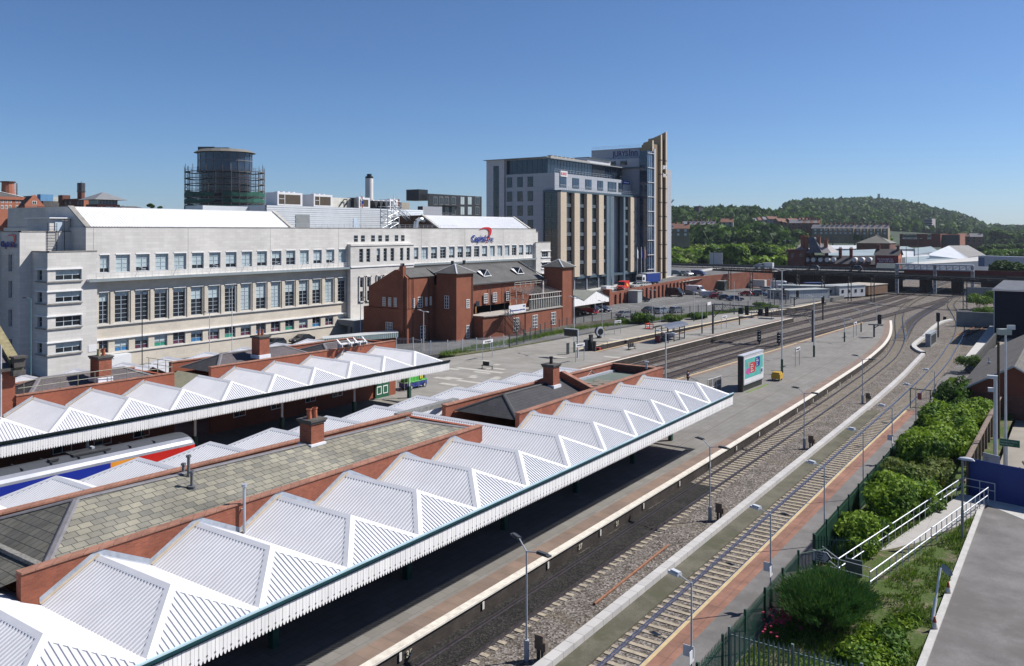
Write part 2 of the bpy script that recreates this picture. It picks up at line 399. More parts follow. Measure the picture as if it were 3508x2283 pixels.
m=MB();m.prism([(-13.9,96.2),(-12.2,96.2),(-12.2,135),(-15.2,135),(-15.6,118)],-0.1,0.25);struct('access_path',m,TARMAC)
m=MB();m.prism([(-19.42,-12),(-18.35,-12),(-18.3,96.5),(-19.6,95.8)],0,0.12);struct('old_slab_strip',m,stones('mossy_concrete',[(0.095,0.09,0.07),(0.125,0.118,0.09)],0.05,bump=0.05,patch=(0.075,0.075,0.05)))
trough=catmull([(-19.75,-12),(-19.75,40),(-19.7,70),(-19.75,100),(-20.1,120),(-20.6,133),(-21.0,144)],5)
t=thing('cable_trough','long pale concrete cable trough running between the two right hand tracks','cable trough',(-19.75,40,0))
m=MB();m.ribbon(resample(trough,0.95),0.52,0.42,h=0.42)
TROUGH=bricky('trough_lids',(0.42,0.41,0.40),(0.38,0.37,0.365),(0.20,0.195,0.19),9,0.95,'roofy',ms=0.02,blotch=0.1,bscale=1,off=0.0)
m.build('lids',TROUGH,t)
tr2=catmull([(-21.3,146),(-22.6,149),(-24.0,155),(-24.4,168),(-25.1,183),(-25.3,196),(-24.2,204)],5)
m=MB();m.ribbon(tr2,0.75,0.35,h=0.35);m.build('kinked_section',CONC,t)
# tracks
def track(label,pts,sleepers=SLEEP,rail=RAILM,soot=None,soot_to=None,step=0.70,group=None,right_rail=None,sm=None):
 pts=resample(catmull(pts,8),1.4)
 t=thing('railway_track',label,'railway track',(pts[0][0],pts[0][1],0),group or 'railway tracks')
 for k,s in enumerate((0.7175 + 0.035,-0.7175 - 0.035)):
  L=offset(pts,s);m=MB()
  m.ribbon(L,0.07,0.19,h=0.05);m.ribbon(L,0.03,0.16,h=0.10);m.ribbon(L,0.14,0.05,h=0.03)
  m.build('rail',rail if not (k == 1 and right_rail) else right_rail,t)
 sp=resample(pts,step);m=MB();r2=random.Random(len(pts))
 for i in range(len(sp) - 1):
  a=math.atan2(sp[i + 1][1] - sp[i][1],sp[i + 1][0] - sp[i][0])
  w=0.25 + r2.uniform(-0.02,0.02)
  m.obox((sp[i][0],sp[i][1],-0.05),(w,2.5,0.08 + r2.uniform(0,.008)),a)
 tag(m.build('sleepers',sleepers,t),kind='stuff')
 if soot:
  m=MB();q=[p for p in pts if soot_to is None or p[1] < soot_to]
  w,o=soot;n=len(q)
  L=offset(q,o + w / 2);Rr=offset(q,o - w / 2)
  for i in range(n - 1):
   e=lambda j,s:(0.10 * noise.noise(Vector((q[j][1] * 0.9,s,1))))
   a,b=Rr[i],Rr[i + 1];c,d=L[i + 1],L[i]
   m.quad((a[0] + e(i,3),a[1],0.046),(b[0] + e(i + 1,3),b[1],0.046),(c[0] + e(i + 1,7),c[1],0.046),(d[0] + e(i,7),d[1],0.046))
  m.build('oily_ballast_strip',sm or SOOT,t)
 return t
T1=[(-23.8,-12),(-23.8,40),(-23.85,90),(-24.05,113),(-24.45,130),(-25.1,142),(-27.4,162),(-30.9,182),(-34.7,204),(-37.2,223),(-39.4,250),(-40.2,292),(-41,400)]
T2=[(-17.1,-12),(-17.1,60),(-17.05,105),(-17.47,135),(-18.4,155),(-19.6,176),(-22.1,200),(-26.2,226),(-29.2,245),(-30.8,268),(-31.2,300),(-31,400)]
track('dark oily track beside the long platform edge, curving away left',T1,soot=(2.15,0.32),soot_to=62,rail=RAILM)
track('track with a shiny rail and pale sleepers beside the red edged platform',T2,soot=(0.95,-1.15),soot_to=96,rail=RAILSH,step=0.72)
track('curving track that crosses over from the long platform towards the right bridge opening',[(-27.2,160),(-29.2,178),(-30.9,196),(-31.7,215),(-31.9,240),(-31.7,270),(-31.4,300)],SLEEPD,RAILSH)
m1=[(-63.0,-12),(-57.6,60),(-54.0,98),(-53.0,122),(-52.0,147),(-51.2,160),(-49.5,185),(-47.2,215),(-45.6,250),(-44.2,292),(-43,400)]
track('left hand track of the sooty group between the two wide platforms',[(-57.75,-12),(-56.0,70),(-54.1,98),(-53.1,122),(-52.05,147),(-51.2,160),(-49.5,185),(-47.2,215),(-45.6,250),(-44.4,292),(-43.6,400)],SLEEPD,soot=(2.3,0),sm=BROWNB)
track('middle track of the sooty group between the two wide platforms',[(-55.0,20),(-51.0,90),(-49.2,120),(-47.9,138),(-46.2,160),(-44.2,185),(-42.6,215),(-41.8,240),(-41.5,262)],SLEEPD,soot=(2.3,0),sm=BROWNB)
track('right hand track of the sooty group with one rusty rail',[(-49.6,20),(-46.6,92),(-45.6,120),(-44.7,135),(-43.2,152),(-41.3,172),(-38.9,196),(-37.2,212),(-35.9,230),(-34.0,252),(-32.0,285),(-31.6,300)],SLEEPD,RAILM,soot=(2.3,0),sm=BROWNB)
track('bay track ending at the buffers between the two left platforms',[(-64.0,114.5),(-63.3,130),(-62.4,152),(-61.0,170),(-58.9,190),(-56.0,214),(-52.0,240),(-48.3,270),(-47.2,292),(-47,400)],SLEEPD,soot=(2.2,0),sm=BROWNB)
track('track leading from the left hand platform tip to the bridge',[(-55.5,186),(-54.0,200),(-51.2,222),(-49.0,245),(-48.2,270)],SLEEPD)
track('rusty siding beside the tall dark blue shed',[(-19.4,172),(-18.3,185),(-17.2,200),(-17.8,214)],SLEEPD,RUST)
track('short stub track at the foot of the brick corner house',[(-79.0,40),(-78.6,70),(-78.4,96)],SLEEPD,soot=(2.2,0))
m=MB();a=P(1700 + 800 / 2.38,1700 + 890 / 2.38);b=P(1700 + 1400 / 2.38,1700 + 410 / 2.38)
m.box(-0.05,-0.05,0,0.05,0.05,0.1) if 0 else None
m.tube((a[0],a[1],0.07),(b[0],b[1],0.07),0.07,6)
tag(m.build('loose_rail',RUST,loc=(a[0],a[1],0)),'long rusty length of old rail lying in the gravel','rail')
# canopies
VAL=[15.5 + 4.48 * k for k in range(-3,14)]
ZV,ZR=5.5,6.65
UNDERDARK=plain('bounce_cutting_underside',(0.035,0.03,0.028),0.9,0.2,2)  # dark sheet added below the roof bays to cut bounced light
def canopy(label,rows,gx,hx,wx,side,ends,loc,y_g0,y_g1,cols,fascia,top,skew=0.0,wide={},val_h=0.78,dirty=None,edgeval=True):
 """side=+1: gutter on the +x side.  gx/hx/wx: x of gutter, hip point and wall at a given y"""
 t=thing('platform_canopy',label,'canopy',loc,'zigzag platform canopies')
 dy=lambda x,y:-(x - gx(y)) * skew        # rows stay square to a skewed gutter
 for k,(a,b) in enumerate(rows):
  mid=(a + b) / 2;m=MB()
  wa,wb,wm=wx(a,k),wx(b,k),wx(mid,k)
  pt=lambda x,y,z:(x,y + dy(x,y),z)
  G0,G1,W0,W1=pt(gx(a),a,ZV),pt(gx(b),b,ZV),pt(wa,a,ZV),pt(wb,b,ZV)
  Rw,Hp=pt(wm,mid,ZR),pt(hx(mid),mid,ZR)
  up=lambda p,q:tuple(Vector(q) - Vector(p))
  runs=(0,1,ZR - ZV);
  corrugate(m,[W0,G0,Hp,Rw],up(W0,(W0[0] + skew * 0,mid + dy(W0[0],mid),ZR)),0.2,0.04,0)
  corrugate(m,[G1,W1,Rw,Hp],up(W1,(W1[0],mid + dy(W1[0],mid),ZR)),0.2,0.04,0)
  corrugate(m,[G0,G1,Hp],(Hp[0] - gx(mid),dy(Hp[0],mid),ZR - ZV),0.2,0.04,0)
  def cap(p,q,w,sides):
   p,q=Vector(p),Vector(q);d=(q - p).normalized();lift=Vector((0,0,0.055))
   for s in sides:
    s=Vector(s);s=(s - d * s.dot(d)).normalized() * w
    m.quad(p + lift,q + lift,q + lift * 0.75 + s,p + lift * 0.75 + s,1)
    m.quad(p + lift * 0.75 + s,q + lift * 0.75 + s,q + s,p + s,1)
  n1=(0,-(mid - a),-(ZR - ZV));n2=(0,(b - mid),-(ZR - ZV));n3=(gx(mid) - Hp[0],0,-(ZR - ZV))
  cap(Rw,Hp,0.22,(n1,n2));cap(Hp,G0,0.22,(up(Hp,W0),n3));cap(Hp,G1,0.22,(up(Hp,W1),n3))
  m.ribbon([(W1[0],W1[1]),(G1[0],G1[1])],0.14,ZV + 0.01,2,h=0.1)
  m.quad((gx(a),a + dy(gx(a),a),ZV - .1),(gx(b),b + dy(gx(b),b),ZV - .1),(wb,b + dy(wb,b),ZV - .1),(wa,a + dy(wa,a),ZV - .1),3)
  o=m.build('roof_bay',[SHEET,WHITE,DARKST,UNDERDARK],t)
  if k not in ends:# lead stepped flashing and timber strip against the brick wall
   f=MB();x=wm + side * 0.012;sgn=side
   for (ya,yb) in ((W0[1],Rw[1]),(W1[1],Rw[1])):
    n=8
    for i in range(n):
     u0,u1=i / n,(i + 1) / n
     y0,y1=ya + (yb - ya) * u0,ya + (yb - ya) * u1
     z0,z1=ZV + (ZR - ZV) * u0,ZV + (ZR - ZV) * u1
     f.quad((x,y0,z0),(x,y1,z1),(x,y1,z1 + 0.30),(x,y0,z1 + 0.16),0)
     xx=x + sgn * 0.16
     if ya == W0[1]:f.quad((x,y0,z0 + 0.09),(xx,y0,z0 + 0.09),(xx,y1,z1 + 0.09),(x,y1,z1 + 0.09),1)
     else:f.quad((x,y0,z0 + 0.07),(xx,y0,z0 + 0.05),(xx,y1,z1 + 0.05),(x,y1,z1 + 0.07),0)
   f.build('lead_flashing',[LEAD,CREAM],t)
 s=side;pts=[(gx(y_g0),y_g0),(gx((y_g0 + y_g1) / 2),(y_g0 + y_g1) / 2),(gx(y_g1),y_g1)]
 g=MB();g.ribbon(pts,0.10,ZV + 0.06,0,off=-s * 0.11,h=0.06);g.ribbon(pts,0.16,ZV + 0.0,1,off=-s * 0.09,h=0.12)
 g.ribbon(pts,0.08,ZV - 0.12,1,off=-s * 0.05,h=0.10)
 g.build('gutter',[top,fascia],t)
 if edgeval:
  v=MB();y=y_g0;bw=0.165;i=0
  while y < y_g1 - 0.1:
   x=gx(y) + s * (0.05 + 0.006 * (i % 2));x2=gx(y + bw) + s * (0.05 + 0.006 * (i % 2));zt,zb=ZV - 0.2,ZV - 0.2 - val_h
   v.add([(x,y + 0.006,zt),(x2,y + bw - 0.006,zt),(x2,y + bw - 0.006,zb + 0.13),(x2 - (x2 - x) * 0.35,y + bw * 0.65,zb),(x2 - (x2 - x) * 0.65,y + bw * 0.35,zb),(x,y + 0.006,zb + 0.13)],[(0,1,2,3,4,5)])
   if i % 2 == 0:v.quad((x + s * .012,y + bw - 0.03,zb + 0.2),(x + s * .012,y + bw + 0.03,zb + 0.2),(x + s * .012,y + bw + 0.03,zb + 0.26),(x + s * .012,y + bw - 0.03,zb + 0.26),1)
   y += bw;i += 1
  v.box(gx(y_g0) - 0.02,y_g0,ZV - .2 - val_h * .45,gx(y_g0) + .02,y_g0 + .01,ZV - .25)
  xm=0.0
  vv=v.build('valance',[WHITEP,plain('valance_hole',(0.10,0.08,0.08),0.9)],t)
  r=MB();x=gx(y_g1);n=int(abs(x - wx(y_g1,0)) / 0.165);n=min(n,26)
  for i in range(n):
   xa=x - s * i * 0.165;xb=xa - s * 0.155;zt,zb=ZV - 0.2,ZV - 0.2 - val_h
   r.add([(xa,y_g1,zt),(xb,y_g1,zt),(xb,y_g1,zb + 0.13),((xa + xb) / 2,y_g1,zb),(xa,y_g1,zb + 0.13)],[(0,1,2,3,4)])
  r.build('end_valance',WHITEP,t)
 for (cx,cy) in cols:
  c=MB();c.box(cx - .17,cy - .17,0.9,cx + .17,cy + .17,2.2,0);c.tube((cx,cy,2.2),(cx,cy,5.0),0.11,8,1);c.box(cx - .22,cy - .22,5.0,cx + .22,cy + .22,5.15,1)
  c.tube((cx,cy,4.1),(gx(cy),cy,5.1),0.05,4,1)
  c.build('column',[DKGREEN,WHITEP],t)
 return t
WAX=-32.2
def wlA(y):return -40.2 + 0.056 * (y - 17)
def glA(y):return -46.4 + 0.055 * (y - 24)
def hlA(y):return -44.39 + 0.055 * (y - 22.4)
rowsA=list(zip(VAL[:-1],VAL[1:]))
rowsA=[r for r in rowsA if r[0] < 66]
gapA={i for i,r in enumerate(rowsA) if (42 < r[0] < 43 or r[0] < 12)}
GUTSKY=plain('gutter_sky_reflection',(0.42,0.56,0.62),0.15,0.15,1.0,spec=0.8)  # bluish top colour stands for sky reflected in the gutter
FASC=plain('dark_teal_fascia',(0.010,0.045,0.055),0.3,0.2,3)
FASCB=plain('black_green_fascia',(0.008,0.016,0.016),0.3,0.2,3)
def colsA():return [(-29.9,y) for y in (60.3,51.3,42.4,33.4,24.5,15.5)] + [(-30.4,68.8)]
tA=canopy('white zigzag canopy nearest the viewer with a gutter painted in sky reflection over the long platform edge',rowsA,lambda y:-25.2,lambda y:-27.3,
   lambda y,k:-36.0 if k in gapA else WAX,+1,gapA,(-28,40,0.9),VAL[0],70.0,colsA(),FASC,GUTSKY,val_h=0.80)
canopy('white zigzag canopy behind the slate roofed building, seen over its brick parapet',rowsA,glA,hlA,lambda y,k:-36.0 if k in gapA else wlA(y),-1,set(range(99)),
 (-43,40,0.9),VAL[0],70.0,[],FASCB,DARKST,edgeval=False)
def grB(y):return -59.07 + 0.0537 * (y - 29)
def hrB(y):return -60.85 + 0.048 * (y - 31.3)
def wrB(y):return -66.6 + 0.044 * (y - 31.5)
VB=[29.06 + 4.475 * k for k in range(-3,10)]
rowsB=[r for r in zip(VB[:-1],VB[1:])]
gapB={i for i,r in enumerate(rowsB) if 42 < r[0] < 43}
colB=[(wrB(y) + 4.2,y) for y in (24.6,33.5,42.5,51.4,60.3)] + [(-62.2,69.8)]
tB=canopy('far white zigzag canopy with a black gutter above the standing train',rowsB,grB,hrB,lambda y,k:wrB(y) - (2.5 if k in gapB else 0),+1,gapB,
   (-63,45,0.9),VB[0],70.3,colB,FASCB,plain('black_gutter',(0.02,0.022,0.025),0.25),skew=0.054,val_h=0.85)
def wlB(y):return -72.9 + 0.037 * (y - 36)
def hlB(y):return -78.1 + 0.055 * (y - 36.5)
rowsBL=[(a,b) for a,b in zip([29.6 + 4.475 * k for k in range(-1,9)],[29.6 + 4.475 * k for k in range(0,10)])]
canopy('row of white canopy peaks beyond the far platform buildings, along the street',rowsBL,lambda y:hlB(y) - 2.1,hlB,lambda y,k:wlB(y),-1,set(range(99)),(-76,45,0.9),25.2,70.0,[],FASCB,DARKST,edgeval=False)
m=MB();k=[r for r in rowsB if 42 < r[0] < 43][0];a,b=k;mid=(a + b) / 2;x1,x0=wrB(mid) + 0.9,wrB(mid) - 2.5
def q(x,y,z):return (x,y - (x - grB(y)) * 0.054,z + 0.05)
corrugate(m,[q(x0,a,ZV),q(x1,a,ZV),q(x1,mid,ZR),q(x0,mid,ZR)],(0,mid - a,ZR - ZV),0.2,0.04)
m.build('olive_roof_sheet',plain('olive_sheet',(0.17,0.165,0.11),0.6,0.15,1.5),tB)
# station buildings
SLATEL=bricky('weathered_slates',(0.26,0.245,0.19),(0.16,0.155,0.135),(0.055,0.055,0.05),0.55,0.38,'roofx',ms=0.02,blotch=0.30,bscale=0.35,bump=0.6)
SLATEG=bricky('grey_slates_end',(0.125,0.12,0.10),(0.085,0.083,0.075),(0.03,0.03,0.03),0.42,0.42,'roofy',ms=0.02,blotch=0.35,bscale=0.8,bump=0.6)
SLATED=bricky('dark_slates',(0.055,0.055,0.06),(0.045,0.045,0.05),(0.024,0.024,0.026),0.35,0.28,'roofx',ms=0.012,blotch=0.15,bscale=0.5,bump=0.4)
SLATEDY=bricky('dark_slates_end',(0.050,0.050,0.055),(0.040,0.040,0.044),(0.022,0.022,0.024),0.35,0.3,'roofy',ms=0.012,blotch=0.15,bscale=0.5,bump=0.4)
SLATEP=bricky('purple_slates',(0.115,0.10,0.105),(0.095,0.085,0.09),(0.05,0.045,0.05),0.35,0.28,'roofx',ms=0.012,blotch=0.2,bscale=0.5,bump=0.4)
RIDGE=plain('ridge_tiles',(0.14,0.135,0.145),0.75,0.2,3)
RIDGED=plain('dark_ridge_tiles',(0.045,0.045,0.048),0.7,0.2,3)
POT=plain('clay_chimney_pot',(0.32,0.10,0.05),0.8,0.2,4)
def ridge_cap(m,pts,w,mi,lift=0.06):
 for a,b in zip(pts,pts[1:]):
  a,b=Vector(a),Vector(b);d=(b - a).normalized();s=d.cross(Vector((0,0,1))).normalized() * w
  up=Vector((0,0,lift))
  c=[a + s,a + s * .5 + up,a - s * .5 + up,a - s];e=[b + s,b + s * .5 + up,b - s * .5 + up,b - s]
  for i in range(3):m.quad(c[i],e[i],e[i + 1],c[i + 1],mi)
def chimney(parent,c,size,z0,z1,pots=2,brick=None,base=True,potmats=None):
 lx,ly=size;m=MB()
 m.obox((c[0],c[1],z0),(lx,ly,z1 - z0 - 0.3),0,0)
 m.obox((c[0],c[1],z1 - 0.3),(lx + .14,ly + .14,0.12),0,1);m.obox((c[0],c[1],z1 - 0.18),(lx + .26,ly + .26,0.12),0,1)
 if base:m.obox((c[0] + 0.08,c[1] - 0.06,z0 + 0.05),(lx + .16,ly + .16,0.36),0,2)
 o=m.build('chimney',[brick or BRICK,plain('dark_coping_stone',(0.07,0.065,0.06),0.8,0.3),plain('silver_flashing',(0.62,0.64,0.68),0.4)],parent)
 for i in range(pots):
  p=MB();yy=c[1] + (i - (pots - 1) / 2) * min(0.42,ly / max(1,pots));
  p.tube((c[0],yy,z1 - .08),(c[0],yy,z1 + .5),0.15,10,0,0.12);p.tube((c[0],yy,z1 + .44),(c[0],yy,z1 + .5),0.16,10,0)
  p.build('chimney_pot',(potmats or [POT] * 9)[i],o,smooth=False)
 return o
def hip_roof(parent,c00,c10,c11,c01,rA,rB,mats,caps=0.14,name='roof'):
 """c00 near left, c10 near right, c11 far right, c01 far left, ridge rA near, rB far. mats: side, end, ridge"""
 m=MB();m.quad(c10,c11,rB,rA,0);m.quad(c01,c00,rA,rB,0);m.poly([c00,c10,rA],1);m.poly([c11,c01,rB],1)
 ridge_cap(m,[rA,rB],caps,2);ridge_cap(m,[c10,rA],caps,2);ridge_cap(m,[c00,rA],caps,2);ridge_cap(m,[c11,rB],caps,2);ridge_cap(m,[c01,rB],caps,2)
 return m.build(name,mats,parent)
b1=thing('station_building','long low brick platform building with weathered grey brown slates, nearest the viewer','building',(-36,30,0.9),'brick platform buildings')
m=MB();y0,y1=14.85,43.2
m.box(-32.55,y0,0.9,-32.2,y1,6.87);m.build('parapet_wall',BRICK,b1)
m=MB();m.box(-32.6,y0 + .0,6.87,-32.14,y1,6.94);m.build('coping',COPING,b1)
m=MB();m.prism([(wlA(8),8),(wlA(8) + .35,8),(wlA(43.3) + .35,43.3),(wlA(43.3),43.3)],0.9,6.86);m.build('parapet_wall',BRICK,b1)
m=MB();m.prism([(wlA(8) - .06,8),(wlA(8) + .42,8),(wlA(43.3) + .42,43.3),(wlA(43.3) - .06,43.3)],6.86,6.95);m.build('coping',COPING,b1)
m=MB();m.box(wlA(43) + .3,42.85,0.9,-32.5,43.19,6.8);m.build('end_wall',BRICK,b1)
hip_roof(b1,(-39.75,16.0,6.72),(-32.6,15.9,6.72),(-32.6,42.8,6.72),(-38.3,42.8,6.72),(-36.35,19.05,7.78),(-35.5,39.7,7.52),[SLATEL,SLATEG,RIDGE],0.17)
m=MB();m.quad((-32.58,15.88,6.66),(-39.8,15.98,6.66),(-41.2,11.0,5.55),(-34.2,12.3,5.6),0);m.box(-39.9,15.75,6.6,-32.6,16.0,6.78,1)
m.build('lower_roof',[SLATEG,plain('lichened_stone',(0.17,0.165,0.15),0.9,0.4,6)],b1)
chimney(b1,(-36.0,32.2),(0.95,0.95),7.2,9.0,2)
for i,(cx,cy,h) in enumerate([P(a / 1.978,1500 + b / 1.978,7.35) + (hh,) for a,b,hh in [(1300,340,.85),(1278,300,1.35),(1243,262,.7)]]):
 m=MB();m.tube((cx,cy,7.15),(cx,cy,7.3 + h),0.075,8);m.tube((cx,cy,7.3 + h - .1),(cx,cy,7.3 + h),0.13,8);m.tube((cx,cy,7.2),(cx,cy,7.34),0.24,10)
 if i != 1:m.tube((cx,cy,7.4),(cx,cy,7.46),0.2,10)
 m.build('flue_pipe',plain('weathered_steel',(0.16,0.165,0.17),0.5,0.25,5,metal=0.3),b1)
m=MB();yy=QX(1655 / 1.978,1500 + 500 / 1.978,-32.0)[0];m.tube((-32.0,yy,5.6),(-32.0,yy,7.75),0.07,8);m.tube((-32.0,yy,7.7),(-32.0,yy,7.82),0.13,8)
m.box(-32.2,yy - .03,6.6,-32.0,yy + .03,6.66);m.build('flue_pipe',GALV,b1)
b2=thing('station_building','brick platform building with a dark slate hipped roof and a flat felted end','building',(-35,59,0.9),'brick platform buildings')
y0,y1=47.5,71.2
m=MB();m.box(-32.55,y0,0.9,-32.2,y1,6.87);m.build('parapet_wall',BRICK,b2)
m=MB();m.box(-32.6,y0,6.87,-32.14,y1 + .05,6.94);m.build('coping',COPING,b2)
lx=lambda y:-38.7 + 0.045 * (y - 47)
m=MB();m.prism([(lx(47),47),(lx(47) + .35,47),(lx(y1) + .35,y1),(lx(y1),y1)],0.9,6.78);m.build('parapet_wall',BRICK,b2)
m=MB();m.prism([(lx(47) - .06,47),(lx(47) + .42,47),(lx(y1) + .42,y1),(lx(y1) - .06,y1)],6.78,6.86);m.build('coping',COPING,b2)
m=MB();m.box(lx(y1) + .3,y1 - .35,0.9,-32.5,y1 - .01,6.8);m.build('end_wall',BRICKOLD,b2)
m=MB();m.box(lx(y1) + .3,y1 - .40,6.8,-32.56,y1 + .04,6.87);m.build('coping',COPING,b2)
ry=58.2
hip_roof(b2,(-38.2,47.9,6.3),(-32.6,47.9,6.3),(-32.6,ry,6.3),(-38.0,ry,6.3),(-35.5,50.3,7.42),(-35.3,ry - .02,7.42),[SLATED,SLATEDY,RIDGED],0.16)
m=MB()
for (xa,za,xb,zb) in ((-32.5,6.9,-35.3,7.95),(-35.3,7.95,-37.9,6.9)):
 m.add([(xa,ry,6.0),(xa,ry + .4,6.0),(xb,ry + .4,6.0),(xb,ry,6.0),(xa,ry,za),(xa,ry + .4,za),(xb,ry + .4,zb),(xb,ry,zb)],[(0,4,7,3),(1,2,6,5),(4,5,6,7)],0)
 m.add([(xa,ry - .05,za + .02),(xa,ry + .45,za + .02),(xb,ry + .45,zb + .02),(xb,ry - .05,zb + .02),(xa,ry - .05,za + .1),(xa,ry + .45,za + .1),(xb,ry + .45,zb + .1),(xb,ry - .05,zb + .1)],[(4,5,6,7),(0,4,7,3),(1,2,6,5)],1)
m.build('gable_parapet',[BRICK,COPING],b2)
m=MB();m.quad((lx(ry) + .36,ry + .4,6.12),(-32.56,ry + .4,6.12),(-32.56,y1 - .4,6.12),(lx(y1) + .36,y1 - .4,6.12));m.build('flat_roof',plain('green_felt',(0.10,0.125,0.11),0.9,0.12,0.8),b2)
m=MB();m.prism([(lx(ry) + .36,ry + .5),(lx(ry) + .7,ry + .5),(lx(y1) + .7,y1 - .5),(lx(y1) + .36,y1 - .5)],6.12,6.3);m.build('lead_upstand',LEAD,b2)
m=MB();rr=random.Random(2)
for i in range(5):m.obox((-35.2 + rr.uniform(-.5,.5),63.4 + i * 0.5,6.14 + i * 0.012),(1.9,0.5,0.05),rr.uniform(-.15,.15))
tag(m.build('old_boards',plain('grey_boards',(0.17,0.15,0.125),0.9,0.3,5),loc=(-35.2,64.5,6.14)),'pile of old grey boards lying on the flat felted roof','boards')
chimney(b2,(-35.1,56.3),(0.95,0.95),6.9,9.0,1,potmats=[plain('black_pot',(0.04,0.035,0.032),0.8)])
m=MB();m.tube((-33.4,70.2,6.8),(-33.4,70.2,7.45),.09,8);m.tube((-33.4,70.2,7.4),(-33.4,70.2,7.5),.2,8);m.build('flue_pipe',GALV,b2)
m=MB();m.box(-39.9,43.2,6.45,-39.35,49.8,6.75);m.tube((-39.6,43.5,5.7),(-39.6,43.5,6.5),.06)
tag(m.build('box_gutter',plain('weathered_lead',(0.17,0.17,0.165),0.8,0.25,4),loc=(-39.6,46.5,6.45)),'grey lead box gutter bridging the gap between the two near brick buildings','gutter')
def far_block(label,ya,yb,ridge_y,slate,far_hip=True,ztop=7.0):
 b=thing('station_building',label,'building',(-70,(ya + yb) / 2,0.9),'brick platform buildings')
 w=lambda f,d,z0,z1,nm,mt,e=0:MB().prism([(f(ya) + d[0],ya - e),(f(ya) + d[1],ya - e),(f(yb) + d[1],yb + e),(f(yb) + d[0],yb + e)],z0,z1).build(nm,mt,b)
 w(wrB,(-.35,0),0.9,ztop,'parapet_wall',BRICKD);w(wrB,(-.42,.06),ztop,ztop + .07,'coping',COPING)
 w(wlB,(0,.35),0.9,6.88,'parapet_wall',BRICKD);w(wlB,(-.06,.42),6.88,6.95,'coping',COPING)
 m=MB();m.prism([(wrB(yb) - .1,yb - .35),(wrB(yb) - .1,yb - .01),(wlB(yb) + .1,yb - .01),(wlB(yb) + .1,yb - .35)],0.9,6.8)
 m.build('end_wall',BRICKD,b);return b
bb1=far_block('far brick platform building with handrails along its parapet, by the brick corner house',30.4,43.3,None,SLATEP)
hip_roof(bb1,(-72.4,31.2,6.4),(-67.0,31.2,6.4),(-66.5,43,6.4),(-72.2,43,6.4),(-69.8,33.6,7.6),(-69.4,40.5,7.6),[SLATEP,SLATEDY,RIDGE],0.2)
c1=P(250 + 310 / 3.4,1150 + 500 / 3.4,7.35)
chimney(bb1,(c1[0] - .5,c1[1] + .4),(1.35,1.1),7.0,9.2,2,potmats=[plain('buff_pot',(0.30,0.27,0.14),0.8),POT])
hr=MB()
for yy in [31 + 1.35 * i for i in range(10)]:hr.tube((wrB(yy) - .15,yy,7.05),(wrB(yy) - .15,yy,8.05),.03,5)
for z in (7.55,8.05):hr.path([(wrB(30.6) - .15,30.6,z),(wrB(43.2) - .15,43.2,z),(wrB(43.2) - 4.0,43.1,z)],.025,5)
for xx in (1.0,2.2,3.6):hr.tube((wrB(43.2) - xx,43.1,6.9),(wrB(43.2) - xx,43.1,8.05),.03,5)
hr.build('handrail',plain('olive_handrail',(0.20,0.20,0.15),0.5),bb1)
bb2=far_block('far brick platform building with a purple slate roof and a brick chimney',46.9,70.5,None,SLATEP)
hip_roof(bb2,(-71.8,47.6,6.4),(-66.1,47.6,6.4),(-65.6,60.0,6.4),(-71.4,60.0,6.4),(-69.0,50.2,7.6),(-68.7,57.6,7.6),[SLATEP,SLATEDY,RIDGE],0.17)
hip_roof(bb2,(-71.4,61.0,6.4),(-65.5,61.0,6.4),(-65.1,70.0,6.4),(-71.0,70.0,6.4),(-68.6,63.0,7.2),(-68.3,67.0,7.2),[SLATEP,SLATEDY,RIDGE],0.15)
c2=P(250 + 2170 / 3.4,1150 + 225 / 3.4,7.4);chimney(bb2,(c2[0] - .3,c2[1] + .4),(1.2,1.2),7.0,9.3,2)
for i,(a,b) in enumerate([(1100,425),(1225,410),(1340,395)]):
 x,y=P(900 + a / 3.967,1080 + b / 3.967,7.1)
 m=MB();m.obox((x,y,6.8),(0.7,1.15,0.62),0.05,0);m.obox((x + .36,y,6.88),(0.02,0.9,0.46),0.05,1);m.box(x - .4,y - .5,6.5,x + .4,y - .4,6.8,1);m.box(x - .4,y + .4,6.5,x + .4,y + .5,6.8,1)
 tag(m.build('cooling_unit',[WHITE,DARKST],loc=(x,y,6.6)),'white cooling unit on the purple slates, %s of the three' % ('leftmost','middle','rightmost')[i],'air conditioner','cooling units on the slates')
for i,(a,b) in enumerate([(1025,395),(1160,380),(1248,365),(1365,350)]):
 x,y=P(900 + a / 3.967,1080 + b / 3.967,7.6);m=MB()
 c=Vector((x,y,7.75));d=Vector((.55,.5,.65)).normalized();m.tube(c,c + d * .12,.12,12,0,.4,caps=False);m.tube(c + d * .02,c + d * .13,.08,12,0,.41,caps=False);m.tube((x,y,6.9),(x,y,7.75),.04,6,1);m.tube(c,c + d * .45,.015,4,1)
 tag(m.build('satellite_dish',[WHITE,DARKST],loc=(x,y,7.0)),'white satellite dish on a short mast, %s of the four on the slate roof' % ('first','second','third','last')[i],'satellite dish','satellite dishes')
